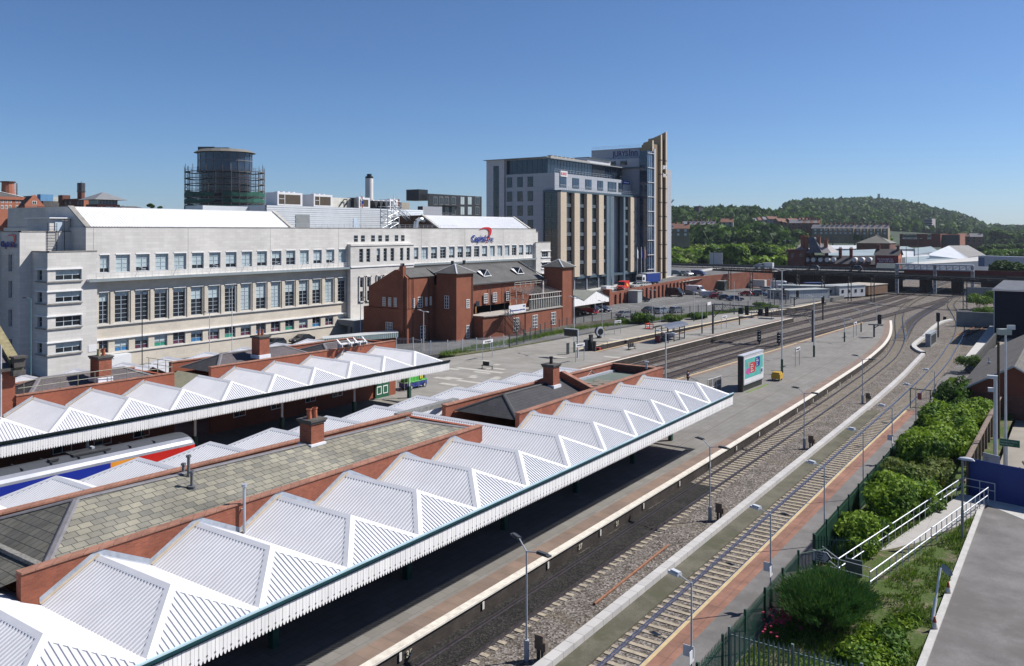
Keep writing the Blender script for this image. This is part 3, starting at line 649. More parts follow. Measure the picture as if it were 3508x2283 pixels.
def frame_panel(parent,x,y0,y1,z0,z1,name='window',mull=1,fm=None,gm=None,cross=True):
 m=MB();w=0.07
 m.box(x,y0,z0,x + .03,y1,z1,1);m.box(x + .03,y0,z0,x + .07,y0 + w,z1,0);m.box(x + .03,y1 - w,z0,x + .07,y1,z1,0);m.box(x + .03,y0 + w,z0,x + .07,y1 - w,z0 + w,0);m.box(x + .03,y0 + w,z1 - w,x + .07,y1 - w,z1,0)
 for i in range(mull):yy=y0 + (y1 - y0) * (i + 1) / (mull + 1);m.box(x + .03,yy - .025,z0 + w,x + .065,yy + .025,z1 - w,0)
 if cross:zz=z0 + (z1 - z0) * .5;m.box(x + .03,y0 + w,zz - .025,x + .06,y1 - w,zz + .025,0)
 return m.build(name,[fm or WHITEP,gm or GLASSD],parent)
for y in (33.0,36.2,39.5):frame_panel(bb1,wrB(y) + .01,y,y + 1.5,2.0,4.2)
for y in (49.2,53.4,57.6,61.2):frame_panel(bb2,wrB(y) + .01,y,y + 1.4,2.0,4.2)
DRG=plain('green_door',(0.015,0.09,0.05),0.4)
m=MB();y=67.2;x=wrB(y) + .12;m.box(x,y,.9,x + .06,y + 2.2,3.9,0)
for k in range(2):
 for (z0,z1) in ((1.3,2.2),(2.5,3.0)):m.box(x + .06,y + .2 + k * 1.0,z0,x + .09,y + .95 + k * 1.0,z1,1);m.box(x + .09,y + .3 + k * 1.0,z0 + .1,x + .1,y + .85 + k * 1.0,z1 - .1,0)
m.build('door',[DRG,WHITEP],bb2)
cb=thing('brick_house','tall orange brick house with a coped slate gable at the left edge of the view','house',(-70,26,0.9))
m=MB();m.box(-78,14,0.9,-66.8,30.4,9.2);m.build('wall',BRICKD,cb)
m=MB();rz=13.6;m.quad((-66.75,14,9.2),(-66.75,30.2,9.2),(-73,30.2,rz),(-73,14,rz),0);m.quad((-79,30.2,9.2),(-79,14,9.2),(-73,14,rz),(-73,30.2,rz),0);m.build('roof',[SLATEP],cb)
m=MB();m.add([(-66.8,30.2,9.2),(-73,30.2,rz),(-79,30.2,9.2),(-66.8,30.75,9.2),(-73,30.75,rz),(-79,30.75,9.2)],[(0,1,2),(5,4,3)],0)
for (xa,za,xb,zb) in ((-66.5,9.35,-73,rz + .45),(-73,rz + .45,-79.4,9.35)):
 m.add([(xa,30.1,za - .4),(xb,30.1,zb - .4),(xb,30.85,zb - .4),(xa,30.85,za - .4),(xa,30.1,za),(xb,30.1,zb),(xb,30.85,zb),(xa,30.85,za)],[(4,7,6,5),(0,4,5,1),(3,2,6,7),(0,3,7,4)],1)
m.build('gable',[BRICKD,plain('mossy_coping',(0.19,0.165,0.09),0.9,0.3,3)],cb)
m=MB();m.box(-66.85,14,9.0,-66.45,30.2,9.22,0);m.box(-66.9,30.0,8.6,-66.2,30.9,9.0,0);m.box(-66.85,30.1,9.22,-66.3,30.9,9.9,0);m.box(-66.95,30.0,9.9,-66.1,31.0,10.05,0);m.build('cornice',plain('dark_stone',(0.065,0.06,0.055),0.9,0.3,3),cb)
m=MB();m.tube((-66.62,29.3,5.6),(-66.62,29.3,11.0),.07,8);m.build('drainpipe',GREYP,cb)
m=MB();m.tube((-66.66,28.0,5.6),(-66.66,28.0,9.0),.06,8);m.build('drainpipe',plain('dark_red_pipe',(0.09,0.03,0.025)),cb)
m=MB();m.tube((-66.5,29.6,11.0),(-70,30.0,12.3),.02,4)
# train
BLUE=plain('train_blue',(0.014,0.03,0.27),0.3,0.08,1);RED=plain('train_red',(0.48,0.022,0.018),0.3,0.08,1)
YEL=plain('train_yellow',(0.62,0.42,0.02),0.4,0.05);ORG=plain('train_orange',(0.68,0.27,0.03),0.35,0.05)
PINK=plain('train_pink',(0.40,0.09,0.16),0.4)
TROOF=plain('train_roof',(0.045,0.05,0.06),0.6,0.15,0.8,stretch=(1,.3,1));TSILV=plain('train_silver',(0.42,0.43,0.46),0.25,0.1,1,metal=0.6)
tr=thing('train','blue, orange and red diesel passenger train standing under the far canopy','train',(0,0,0))
WL[tr.name]=Vector((0,0,0))
prof=[(1.36,0.55),(1.40,1.1),(1.40,2.95)];roofp=[(1.36,3.12),(1.24,3.34),(0.98,3.53),(0.6,3.66),(0.2,3.72)]
def loft(m,pr,s0,s1,mi,shrink=None):
 pts=pr
 for (a,b) in zip(pts,pts[1:]):
  for sg in (1,-1):
   q=[(sg * a[0],s0,a[1]),(sg * a[0],s1,a[1]),(sg * b[0],s1,b[1]),(sg * b[0],s0,b[1])]
   m.quad(*(q if sg > 0 else q[::-1]),mi)
L=46.0
m=MB();segs=[(0.5,4.55,1),(4.55,6.6,2),(6.6,L,0)]
for a,b,mi in segs:loft(m,prof,a,b,mi)
for k in range(6):# rounded nose
 t0,t1=k / 6,(k + 1) / 6
 f=lambda t:1 - 0.10 * (1 - t) ** 2
 s0,s1=0.5 - 0.5 * (1 - t0),0.5 - 0.5 * (1 - t1)
 for (a,b) in zip(prof,prof[1:]):
  for sg in (1,-1):
   q=[(sg * a[0] * f(t0),s0,a[1]),(sg * a[0] * f(t1),s1,a[1]),(sg * b[0] * f(t1),s1,b[1]),(sg * b[0] * f(t0),s0,b[1])]
   m.quad(*(q if sg > 0 else q[::-1]),1)
m.poly([(1.22,0,.55),(-1.22,0,.55),(-1.26,0,2.95),(1.26,0,2.95)],3)
m.box(-1.3,1,.2,1.3,L,.55,4)
body=m.build('body',[BLUE,RED,ORG,YEL,BLACK],tr)
m=MB();rp=[(1.40,2.95)] + roofp + [(0,3.73)]
loft(m,rp[:4],0.5,L,1);loft(m,rp[3:],0.5,L,0)
for k in range(5):
 t0,t1=k / 5,(k + 1) / 5;g=lambda t:math.sqrt(max(0,1 - (1 - t) ** 2))
 for (a,b) in zip(rp,rp[1:]):
  for sg in (1,-1):
   pt=lambda p,t:(sg * p[0] * (0.9 + .1 * g(t)),0.5 - 0.5 * (1 - t),2.95 + (p[1] - 2.95) * (0.25 + .75 * g(t)))
   q=[pt(a,t0),pt(a,t1),pt(b,t1),pt(b,t0)];m.quad(*(q if sg > 0 else q[::-1]),1 if a in rp[:3] else 0)
m.poly([(1.26,0,2.95),(-1.26,0,2.95),(-1.1,0,3.1),(-.6,0,3.14),(.6,0,3.14),(1.1,0,3.1)],1)
for s in [3.3 + 3.65 * i for i in range(12)]:m.box(1.2,s,3.25,1.32,s + .35,3.33,1)
for s in [3.0 + 1.83 * i for i in range(24)]:m.box(-.95,s,3.5,.95,s + .05,3.7,0)
m.build('roof',[TROOF,TSILV],tr,smooth=False)
m=MB()
for sx in (-.35,.35):m.box(sx - .3,6.2,3.7,sx + .3,8.8,3.82,0)
m.box(-.7,9.8,3.7,-.3,10.4,3.85,0);m.box(0.1,7.0,3.82,.5,7.2,3.95,1);m.build('roof_vent',[DARKST,GALV],tr)
m=MB();m.quad((1.404,6.6,2.86),(1.404,L,2.86),(1.404,L,2.80),(1.404,6.6,2.80));m.quad((1.404,6.6,2.74),(1.404,L,2.74),(1.404,L,2.71),(1.404,6.6,2.71));m.build('pink_stripe',PINK,tr)
def twin(s0,s1,z0=1.62,z1=2.48):
 m=MB();m.box(1.40,s0,z0,1.425,s1,z1,0);m.box(1.425,s0 + .07,z0 + .07,1.43,s1 - .07,z1 - .07,1);m.box(1.43,s0 + .1,z1 - .3,1.436,s1 - .1,z1 - .26,0);m.box(1.43,s0 + .1,z0 + .1,1.434,s1 - .1,z0 + .33,2)
 m.build('window',[WHITE,GLASSD,plain('seat_tops',(0.36,0.38,0.42),.6)],tr)
for s in [5.0,7.5,9.9,12.3,14.7,17.1,19.5,23.5,25.9,28.3,30.7,33.1]:twin(s,s + 1.75)
m=MB();m.box(1.40,3.0,.75,1.425,4.4,2.9,0);m.box(1.425,3.25,1.6,1.435,4.15,2.4,1);m.build('door',[YEL,GLASSD],tr)
m=MB();m.box(1.40,1.2,1.7,1.43,1.9,2.45,0);m.box(1.43,1.28,1.78,1.44,1.82,2.37,1);m.build('cab_window',[RED,GLASSD],tr)
m=MB();m.box(1.4,4.42,.75,1.41,4.5,2.95,0);m.build('door_edge',BLACK,tr)
nx,ny=-57.85,38.9
for c in tr.children:c.location=(0,0,0)
tr.location=(nx,ny,0.15);tr.rotation_euler=(0,0,math.pi - 0.056)
# pale stone office building
STONE=bricky('portland_stone',(0.56,0.545,0.52),(0.50,0.485,0.46),(0.44,0.43,0.41),1.3,0.42,ms=0.012,blotch=0.13,bscale=0.22,bump=0.05,streak=True)
STONEB=bricky('buff_stone',(0.53,0.48,0.40),(0.48,0.44,0.375),(0.42,0.39,0.34),1.3,0.42,ms=0.012,blotch=0.12,bscale=0.3,bump=0.05)
STONET=plain('stained_stone_cap',(0.22,0.21,0.195),0.9,0.3,1.0)
WHROOF=plain('white_profiled_roof',(0.72,0.73,0.75),0.4,0.04,0.5)
CLAD=plain('silver_cladding',(0.50,0.53,0.56),0.4,0.07,0.6)
POSTER={k:plain(k,c,0.5,0.15,2) for k,c in (('blue_poster',(0.03,0.14,0.30)),('green_poster',(0.02,0.22,0.14)),('maroon_poster',(0.09,0.02,0.045)))}
WCACHE={}
def window(parent,o,w,h,cols,rows,blind=0.0,face='+x',depth=0.28,frame=None,glass=None,bar=0.055,name='window',poster=None,bl=None,trim=None):
 """framed window filling an opening; o = lower corner seen from outside (smaller along-axis), world coordinates"""
 key=(round(w,2),round(h,2),cols,rows,round(blind,2),depth,bar,poster,(frame or FRAMEM).name,(glass or GLASSD).name,trim)
 if key not in WCACHE:
  m=MB();F,G,B,Dk,Ps=0,1,2,3,4          # local: along = +y, outwards = +x
  gx=-depth;m.quad((gx,0,0),(gx,w,0),(gx,w,h),(gx,0,h),G)
  if blind > 0:m.quad((gx + .01,bar,h * (1 - blind)),(gx + .01,w - bar,h * (1 - blind)),(gx + .01,w - bar,h - bar),(gx + .01,bar,h - bar),B)
  if poster:m.quad((gx + .012,bar,bar),(gx + .012,w - bar,bar),(gx + .012,w - bar,h * .36),(gx + .012,bar,h * .36),Ps)
  for (a,b,c,d) in ((0,0,w,bar),(0,h - bar,w,h),(0,bar,bar,h - bar),(w - bar,bar,w,h - bar)):m.box(gx,a,b,gx + .07,c,d,F)
  for i in range(1,cols):y=w * i / cols;m.box(gx + .01,y - bar * .6,bar,gx + .06,y + bar * .6,h - bar,F)
  for j in range(1,rows):z=h * j / rows;m.box(gx + .012,bar,z - bar * .42,gx + .055,w - bar,z + bar * .42,F)
  mats=[frame or FRAMEM,glass or GLASSD,bl or BLIND,DARKFR,POSTER.get(poster,BLIND)]
  ob=m.build(name,mats);WCACHE[key]=ob.data;COL.objects.unlink(ob);bpy.data.objects.remove(ob)
 ob=bpy.data.objects.new(name,WCACHE[key]);COL.objects.link(ob);ob.parent=parent
 ob.location=Vector(o) - WL.get(parent.name,Vector((0,0,0)))
 if face == '-y':ob.rotation_euler=(0,0,-math.pi / 2)
 elif not isinstance(face,str):ob.rotation_euler=(0,0,face)
 return ob
def wall_holes(m,x,y0,y1,z0,z1,holes,depth=0.28,mi=0,face='+x',rev=None):
 """wall at x=const (or y=const when face='-y') with rectangular openings and reveals"""
 ys=sorted({y0,y1} | {h[0] for h in holes} | {h[1] for h in holes});zs=sorted({z0,z1} | {h[2] for h in holes} | {h[3] for h in holes})
 ys=[y for y in ys if y0 <= y <= y1];zs=[z for z in zs if z0 <= z <= z1]
 T=(lambda a,d,z:(x - d,a,z)) if face == '+x' else (lambda a,d,z:(a,x + d,z))
 rev=mi if rev is None else rev
 for a,b in zip(ys,ys[1:]):
  run=None
  for c,d in zip(zs,zs[1:]):
   cy,cz=(a + b) / 2,(c + d) / 2
   if any(h[0] < cy < h[1] and h[2] < cz < h[3] for h in holes):
    if run:m.quad(T(a,0,run[0]),T(b,0,run[0]),T(b,0,run[1]),T(a,0,run[1]),mi);run=None
   else:run=(run[0],d) if run else (c,d)
  if run:m.quad(T(a,0,run[0]),T(b,0,run[0]),T(b,0,run[1]),T(a,0,run[1]),mi)
 for (a,b,c,d) in holes:
  D=depth
  m.quad(T(a,0,c),T(a,D,c),T(a,D,d),T(a,0,d),rev);m.quad(T(b,0,c),T(b,0,d),T(b,D,d),T(b,D,c),rev)
  m.quad(T(a,0,c),T(b,0,c),T(b,D,c),T(a,D,c),rev);m.quad(T(a,0,d),T(a,D,d),T(b,D,d),T(b,0,d),rev)
 return m
wb=thing('office_building','long pale stone Art Deco office block with rows of tall metal windows and white roofs','building',(-108.2,110,1.0))
X0=-108.2;ZT=20.1
up=[(59.88,61.2)] + [(62.09 + 2.917 * k,64.12 + 2.915 * k - 0.01 * k) for k in range(15)]
right=[(122.26 + 2.857 * k,124.16 + 2.853 * k) for k in range(15)] + [(163.93,165.08)]
H1=[(a,b,13.98,16.32) for a,b in up + right]
H2=[(a,b,7.1,11.3) for a,b in up];H2r=[(a,b,7.1,11.3) for a,b in right[-3:]]
H3=[(a,b,3.14,4.84) for a,b in up]
m=MB()
wall_holes(m,X0,58.0,166.6,13.17,20.02,H1)
wall_holes(m,X0 - .25,59.4,106.0,1.0,12.9,H2 + H3,mi=1)
wall_holes(m,X0 - .25,121.5,166.6,1.0,12.9,H2r,mi=1)
for (a,b),(c,d) in zip(up,up[1:]):
 m.box(X0 - .25,b + .22,6.9,X0 - .12,c - .22,11.35,1)
m.box(X0 - .25,59.4,6.78,X0 - .02,104.9,6.95,0);m.box(X0 - .25,59.4,4.88,X0 - .02,104.9,5.08,2);m.box(X0 - .25,59.4,2.9,X0 - .1,104.9,3.05,0)
for a,b in up + right:m.box(X0,a - .05,16.33,X0 + .06,b + .05,16.47,2)
for a,b in up:m.box(X0 - .25,a - .03,11.31,X0 - .08,b + .03,11.42,2)
m.box(X0 - 1,58.0,12.86,X0 + .78,105.3,13.17,2);m.box(X0 - 1,121.9,12.86,X0 + .78,165.7,13.17,2)
m.box(X0 + .72,58.0,12.8,X0 + .82,105.3,13.2,3);m.box(X0 + .72,121.9,12.8,X0 + .82,165.7,13.2,3)
m.box(X0 - .6,58.0,20.02,X0 + .05,166.6,20.13,4)
for y in (59.0,73.1,88.0,102.9,125.0,139.0,153.0):m.box(X0,y,13.2,X0 + .015,y + .03,20.0,4)
m.quad((X0,58.0,1),(X0,58.0,20.02),(-131,58.0,20.02),(-131,58.0,1),0)
m.quad((X0,166.6,1),(-131,166.6,1),(-131,166.6,20.02),(X0,166.6,20.02),0)
m.quad((-131,58,1),(-131,58,20),(-131,168,20),(-131,168,1),0);m.quad((X0 - .6,58,19.9),(X0 - .6,166.6,19.9),(-131,166.6,19.9),(-131,58,19.9),4)
m.quad((X0 - .24,104.9,1),(X0 - .24,122,1),(X0 - .24,122,12.86),(X0 - .24,104.9,12.86),0)
CB=[(107.15,108.14),(108.94,109.93),(111.6,112.5),(113.42,114.33),(115.31,116.3),(117.95,118.85),(119.81,120.72)]
wall_holes(m,X0 + .8,105.0,121.9,1.0,17.2,[(a,b,13.9,16.33) for a,b in CB] + [(a,b,6.9,11.2) for a,b in CB],mi=0)
m.quad((X0,105.0,1),(X0,105.0,17.2),(X0 + .8,105,17.2),(X0 + .8,105,1),0);m.quad((X0 + .8,105,17.2),(X0 + .8,121.9,17.2),(X0,121.9,17.2),(X0,105,17.2),2);m.quad((X0 + .8,121.9,1),(X0 + .8,121.9,17.2),(X0,121.9,17.2),(X0,121.9,1),0)
m.box(X0 + .8,105,16.85,X0 + .92,121.9,17.0,0);m.box(X0 + .8,105,13.0,X0 + .95,121.9,13.2,2)
for a,b in CB:
 for (c,d) in ((a - .2,a),(b,b + .2)):m.box(X0 + .8,c,6.7,X0 + 1.0,d,11.4,0)
 m.box(X0 + .8,a - .2,11.2,X0 + 1.0,b + .2,11.4,0);m.box(X0 + .8,a - .2,6.7,X0 + 1.0,b + .2,6.9,0);m.box(X0 + .5,a,8.7,X0 + .85,b,9.4,0)
m.build('wall',[STONE,STONEB,plain('white_stone_band',(0.68,0.68,0.68),0.7,0.05),plain('ledge_edge',(0.20,0.235,0.25),0.6,0.1),STONET],wb)
rr=random.Random(11)
for i,(a,b) in enumerate(up + right):window(wb,(X0,a,13.98),b - a,2.34,2,4,rr.choice((.25,.5,.5,.75,.75,.97,0.97)))
for i,(a,b) in enumerate(up):window(wb,(X0 - .25,a,7.1),b - a,4.2,2,7,rr.choice((.14,.14,.28,.43,.43,.57,.7,.97)))
for i,(a,b) in enumerate(right[-3:]):window(wb,(X0 - .25,a,7.1),b - a,4.2,2,7,0.43)
for i,(a,b) in enumerate(up):window(wb,(X0 - .25,a,3.14),b - a,1.7,2,3,rr.choice((0,0,.33,.6)),poster=('maroon_poster','blue_poster','maroon_poster','green_poster')[i % 4])
for a,b in CB:window(wb,(X0 + .8,a,13.9),b - a,2.43,1,4,rr.choice((0,.3,.5)));window(wb,(X0 + .8,a,9.4),b - a,1.8,1,3,0.3);window(wb,(X0 + .8,a,6.9),b - a,1.8,1,3,0)
for a in (106.63,108.39,111.0,112.88,114.75,117.35,119.12):
 m=MB();m.box(X0,a - .04,17.6,X0 + .02,a + .98,18.78,1);m.box(X0 + .02,a,17.63,X0 + .03,a + .94,18.75,0);m.box(X0 + .03,a,18.16,X0 + .05,a + .94,18.22,1);m.build('attic_window',[GLASSD,FRAMEM],wb)
m=MB()
TW=[(z0,z0 + 1.32) for z0 in (13.22,10.4,7.25,3.9)]
wall_holes(m,X0 + .2,53.0,59.4,1.0,16.82,[(54.0,57.33,a,b) for a,b in TW])
wall_holes(m,53.0,-112.0,X0 + .2,1.0,16.82,[(-110.6,-109.4,a,b) for a,b in TW],face='-y')
for a,b in TW:
 for z in (b + .05,a - .25):m.box(X0 + .2,52.85,z,X0 + .38,57.4,z + .16,1 if z > a else 2);m.box(-110.9,52.82,z,X0 + .2,53.0,z + .16,1 if z > a else 2)
m.quad((X0 + .2,59.4,1),(X0 + .2,59.4,16.82),(X0 - .5,59.4,16.82),(X0 - .5,59.4,1),0)
m.quad((X0 + .2,53,16.6),(X0 + .2,59.4,16.6),(-112,59.4,16.6),(-112,53,16.6),2)
m.box(X0 + .0,52.95,16.82,X0 + .25,59.4,16.98,2);m.box(-112,52.95,16.82,X0 + .25,53.2,16.98,2)
m.quad((-112.0,51.5,1),(-112,58.2,1),(-112,58.2,19.4),(-112,51.5,19.4),0)
wall_holes(m,51.5,-117.3,-112,1.0,19.4,[(-114.9,-113.9,a,a + 2.2) for a in (14.3,10.9,7.2,3.4)],face='-y')
m.quad((-112,51.5,19.3),(-112,58.2,19.3),(-117.3,58.2,19.3),(-117.3,51.5,19.3),2)
m.box(-112.2,51.4,19.4,-111.95,58.2,19.55,2);m.box(-117.3,51.4,19.4,-111.95,51.65,19.55,2)
m.quad((-117.3,46,1),(-117.3,51.5,1),(-117.3,51.5,19),(-117.3,46,19),0);m.quad((-117.3,53,1),(-117.3,53,19),(-130,53,19),(-130,53,1),0)
m.build('corner_block',[STONE,plain('white_stone_band',(0,0,0)),STONET],wb)
for a,b in TW:
 window(wb,(X0 + .2,54.0,a),3.33,1.32,3,2,rr.choice((0,.5,0)),bar=.07);window(wb,(-110.6,53.0,a),1.2,1.32,1,2,0,face='-y')
for a in (14.3,10.9,7.2,3.4):
 window(wb,(-114.9,51.5,a),1.0,2.2,1,3,0,face='-y');
 m=MB();m.box(-115.05,51.42,a - .12,-113.75,51.5,a,0);m.box(-115.05,51.42,a + 2.2,-113.75,51.5,a + 2.35,0);m.box(-115.05,51.42,a,-114.9,51.5,a + 2.2,0);m.box(-113.9,51.42,a,-113.75,51.5,a + 2.2,0);m.build('window_surround',STONE,wb)
m=MB();m.poly([(-108.9,58.3,20.0),(-130.5,58.3,20.0),(-130.3,58.3,22.9),(-113.2,58.3,22.85)],0);m.poly([(-108.9,58.9,20.0),(-130.5,58.9,20.0),(-130.3,58.9,22.9),(-113.2,58.9,22.85)],0)
m.quad((-108.7,58.2,20.15),(-108.7,59.0,20.15),(-113.2,59.0,22.98),(-113.2,58.2,22.98),1);m.quad((-113.2,58.2,22.98),(-113.2,59,22.98),(-130.3,59,23.02),(-130.3,58.2,23.02),1)
m.quad((-108.7,58.2,19.95),(-108.7,58.2,20.15),(-113.2,58.2,22.98),(-113.2,58.2,22.78),1)
m.box(-118.5,55.5,19.3,-112.6,58.2,21.2,0);m.box(-119,55.3,21.2,-112.2,58.25,21.35,2)
m.box(-112.58,56.2,19.4,-112.5,57.1,20.9,3)
m.build('rooftop_gable',[STONE,STONET,plain('white_stone_band',(0,0,0)),plain('pale_door',(0.42,0.50,0.58),.5)],wb)
def white_roof(y0,y1,cap,back):
 m=MB();a,b,c,d=(-109.0,y0,20.12),(-109.0,y1,20.12),(-113.3,y1,22.7),(-113.3,y0,22.7)
 corrugate(m,[a,b,c,d],(-4.3,0,2.58),0.42,0.07,0)
 m.box(-114.0,y0,22.66,-113.2,y1,22.86,1);m.quad((-114,y0,22.8),(-114,y1,22.8),(-121,y1,22.3),(-121,y0,22.3),0)
 m.build('white_roof',[WHROOF,WHITE],wb)
 e=MB();
 for yy in ((y1,) if cap == 1 else (y0,) if cap == -1 else (y0,y1)):
  e.poly([(-108.9,yy,20),(-113.3,yy,22.8),(-121,yy,22.8),(-121,yy,20)],0)
  e.quad((-108.6,yy - .1,20.2),(-108.6,yy + .6,20.2),(-113.4,yy + .6,23.05),(-113.4,yy - .1,23.05),1);e.quad((-108.6,yy - .1,20.2),(-113.4,yy - .1,23.05),(-113.4,yy - .1,22.75),(-108.6,yy - .1,19.9),1)
  e.quad((-113.4,yy - .1,23.05),(-113.4,yy + .6,23.05),(-121,yy + .6,23.05),(-121,yy - .1,23.05),1)
 e.build('roof_end',[back,plain('concrete_verge',(0.33,0.32,0.30),.85,.2)],wb)
white_roof(58.95,92.6,1,STONET);white_roof(131.0,164.6,0,plain('rusty_roof_end',(0.10,0.055,0.035),0.9,0.4,3))
m=MB()
xs=-121.0
for i in range(11):z=20.0 + i * 0.385;m.box(xs - .3,97.6,z,xs + (0.02 if i % 2 else .06),140.4,z + .385 - .05,0);m.box(xs - .3,97.6,z + .335,xs - .02,140.4,z + .385,1)
m.quad((xs,97.6,20),(xs,97.6,24.2),(-131,97.6,24.2),(-131,97.6,20),0);m.quad((xs,97.6,24.22),(xs,140.4,24.22),(-131,140.4,24.22),(-131,97.6,24.22),2)
m.box(-131,88,22.9,-126,97.6,24.0,0)
m.box(xs,104.2,20,xs + .12,107.6,22.6,3);m.box(xs,119.0,20,xs + .12,120.4,22.1,4);m.box(xs,131.6,20,xs + .12,133.6,22.4,3)
m.build('plant_room',[CLAD,plain('clad_joint',(0.22,0.24,0.25),.6),STONET,plain('grey_shutter',(0.20,0.215,0.22),.5),plain('pale_door',(0,0,0))],wb)
BROWN=plain('brown_coil',(0.06,0.045,0.03),.7)
def roof_unit(y0,y1,z0,h,lab,dy=3.4,fans=True):
 m=MB();x1=-121.8;x0=x1 - dy
 m.box(x0,y0,z0,x1,y1,z0 + h,0);m.box(x1,y0 + .35,z0 + .35,x1 + .03,y1 - .5,z0 + h - .4,1);ym=y0 + .35 + (y1 - y0) * .22
 m.box(x1 + .03,ym - .06,z0 + .35,x1 + .08,ym + .06,z0 + h - .4,0);m.box(x1 + .03,y0 + .35,z0 + h * .5,x1 + .07,ym,z0 + h * .5 + .08,0)
 if fans:
  n=int((y1 - y0) / 1.2)
  for i in range(n):m.tube((x1 - .9,y0 + .7 + i * 1.2,z0 + h),(x1 - .9,y0 + .7 + i * 1.2,z0 + h + .18),.42,10,0)
 o=m.build('chiller_unit',[WHITE,BROWN],loc=(x1,(y0 + y1) / 2,z0));tag(o,lab,'rooftop unit','rooftop plant units')
roof_unit(100.7,106.6,24.2,2.5,'leftmost white box of rooftop plant, with a brown louvred side')
roof_unit(109.4,114.2,24.2,2.4,'second white box of rooftop plant, beside the thin lamp mast')
roof_unit(121.4,124.6,24.2,2.2,'white rooftop plant box just left of the white chimney, behind the flag')
roof_unit(130.6,133.0,24.2,2.1,'small white rooftop plant box behind the top of the steel stair',fans=True)
m=MB();m.box(-126,114.4,24.2,-122.6,121.2,26.2,0);m.box(-124,119.9,24.2,-121.6,120.3,26.3,1);
for y in (116.6,118.0):m.path([(-122.4,y,24.4),(-122.2,y + 1.1,25.9),(-122.2,y + 1.9,25.9),(-122.2,y + 1.9,24.3)],.1,6,1)
tag(m.build('plant_enclosure',[plain('cream_panel',(0.52,0.51,0.46),.6),DARKST],loc=(-124,118,24.2)),'long cream rooftop plant enclosure with dark bent ducts on its front','plant enclosure')
m=MB()
for i in range(3):
 y=126.0 + i * 1.5
 m.add([(-122,y,25.9),(-122,y + 1.3,25.9),(-122,y + .65,24.3),(-124.5,y,25.9),(-124.5,y + 1.3,25.9),(-124.5,y + .65,24.3)],[(0,2,1),(3,4,5),(0,1,4,3),(0,3,5,2),(1,2,5,4)],0)
 m.tube((-123.2,y + .65,25.9),(-123.2,y + .65,26.1),.5,10,1)
m.box(-124.5,125.7,25.85,-122,130.4,25.98,1)
tag(m.build('dry_cooler',[DARKST,WHITE],loc=(-123,128,24.2)),'rooftop cooler with three dark V shaped coils under white fans','cooler')
t=thing('roof_stair','galvanised steel stair tower and stair leaning on the silver plant room','stair',(-116,124,19.9))
m=MB()
for (a,b) in ((123.2,-117.5),(123.2,-115.5),(126.5,-117.5),(126.5,-115.5)):m.tube((b,a,19.9),(b,a,24.6),.09,6)
for z in (21.2,22.4,23.6,24.5):
 for b in (-117.5,-115.5):m.tube((b,123.2,z),(b,126.5,z),.06,5)
for b in (-117.5,-115.5):
 for z0,z1 in ((19.9,21.2),(21.2,22.4),(22.4,23.6)):m.tube((b,123.2,z0),(b,126.5,z1),.05,5);m.tube((b,126.5,z0),(b,123.2,z1),.05,5)
m.build('tower_frame',GALV,t)
m=MB()
for b in (-117.3,-116.1):
 m.tube((b,126.5,24.4),(b,134.0,19.9),.10,5);m.tube((b,126.5,25.4),(b,134.0,20.9),.045,5);m.tube((b,126.5,24.9),(b,134.0,20.4),.035,5)
 for i in range(8):y=126.5 + i;m.tube((b,y,24.4 - i * .6),(b,y,25.4 - i * .6),.04,4)
for i in range(18):y=126.6 + i * .42;m.box(-117.3,y,24.33 - i * .252,-116.1,y + .28,24.37 - i * .252)
m.box(-117.6,122.6,24.45,-115.2,126.6,24.52)
for y in (122.6,124.6,126.6):m.tube((-115.2,y,24.5),(-115.2,y,25.6),.04,4)
m.path([(-115.2,122.6,25.6),(-115.2,126.6,25.6)],.04,5);m.build('stair_flight',GALV,t)
m=MB()
for i in range(34):y=93.5 + i * 1.35;m.tube((-109.6,y,20),(-109.6,y,20.75),.025,4)
for z in (20.4,20.75):m.tube((-109.6,93.5,z),(-109.6,138.0,z),.022,4)
m.build('roof_railing',GALV,wb)
m=MB();m.path([(-113.5,129.4,20.1),(-113.5,129.6,21.5),(-113.2,130.4,22.0),(-112.6,131.4,21.6),(-111.8,132.6,20.6),(-111.4,134.4,20.4)],.5,10);m.build('silver_duct',plain('silver_duct',(.62,.63,.62),.3,.1,metal=.6),wb)
def flag(y,x,lab,cols,h=6.5):
 t=thing('flagpole',lab,'flagpole',(x,y,20.1),'flagpoles on the office roof')
 m=MB();m.tube((x,y,20.1),(x,y,20.1 + h),.06,6);m.build('pole',WHITE,t)
 m=MB();zt=20.1 + h - .5
 for i,(dz0,dz1) in enumerate(((0,.5),(.5,.9),(.9,1.4),(1.4,2.0))):
  m.quad((x,y + .06,zt - dz0),(x + .1 * (i % 2),y + .35 + .2 * (i % 3),zt - dz0 - .3),(x - .1,y + .3 + .2 * ((i + 1) % 3),zt - dz1 - .5),(x,y + .06,zt - dz1),i % len(cols))
 m.build('flag',cols,t)
flag(*[(QX(1237,840,-109.4)[0]),-109.4],'flagpole with a drooping red, white and blue flag on the office roof',[RED,WHITE,BLUE])
flag(*[(QX(1349,840,-109.4)[0]),-109.4],'flagpole with a drooping pale flag in front of the steel stair',[plain('pale_flag',(.62,.66,.68)),WHITE])
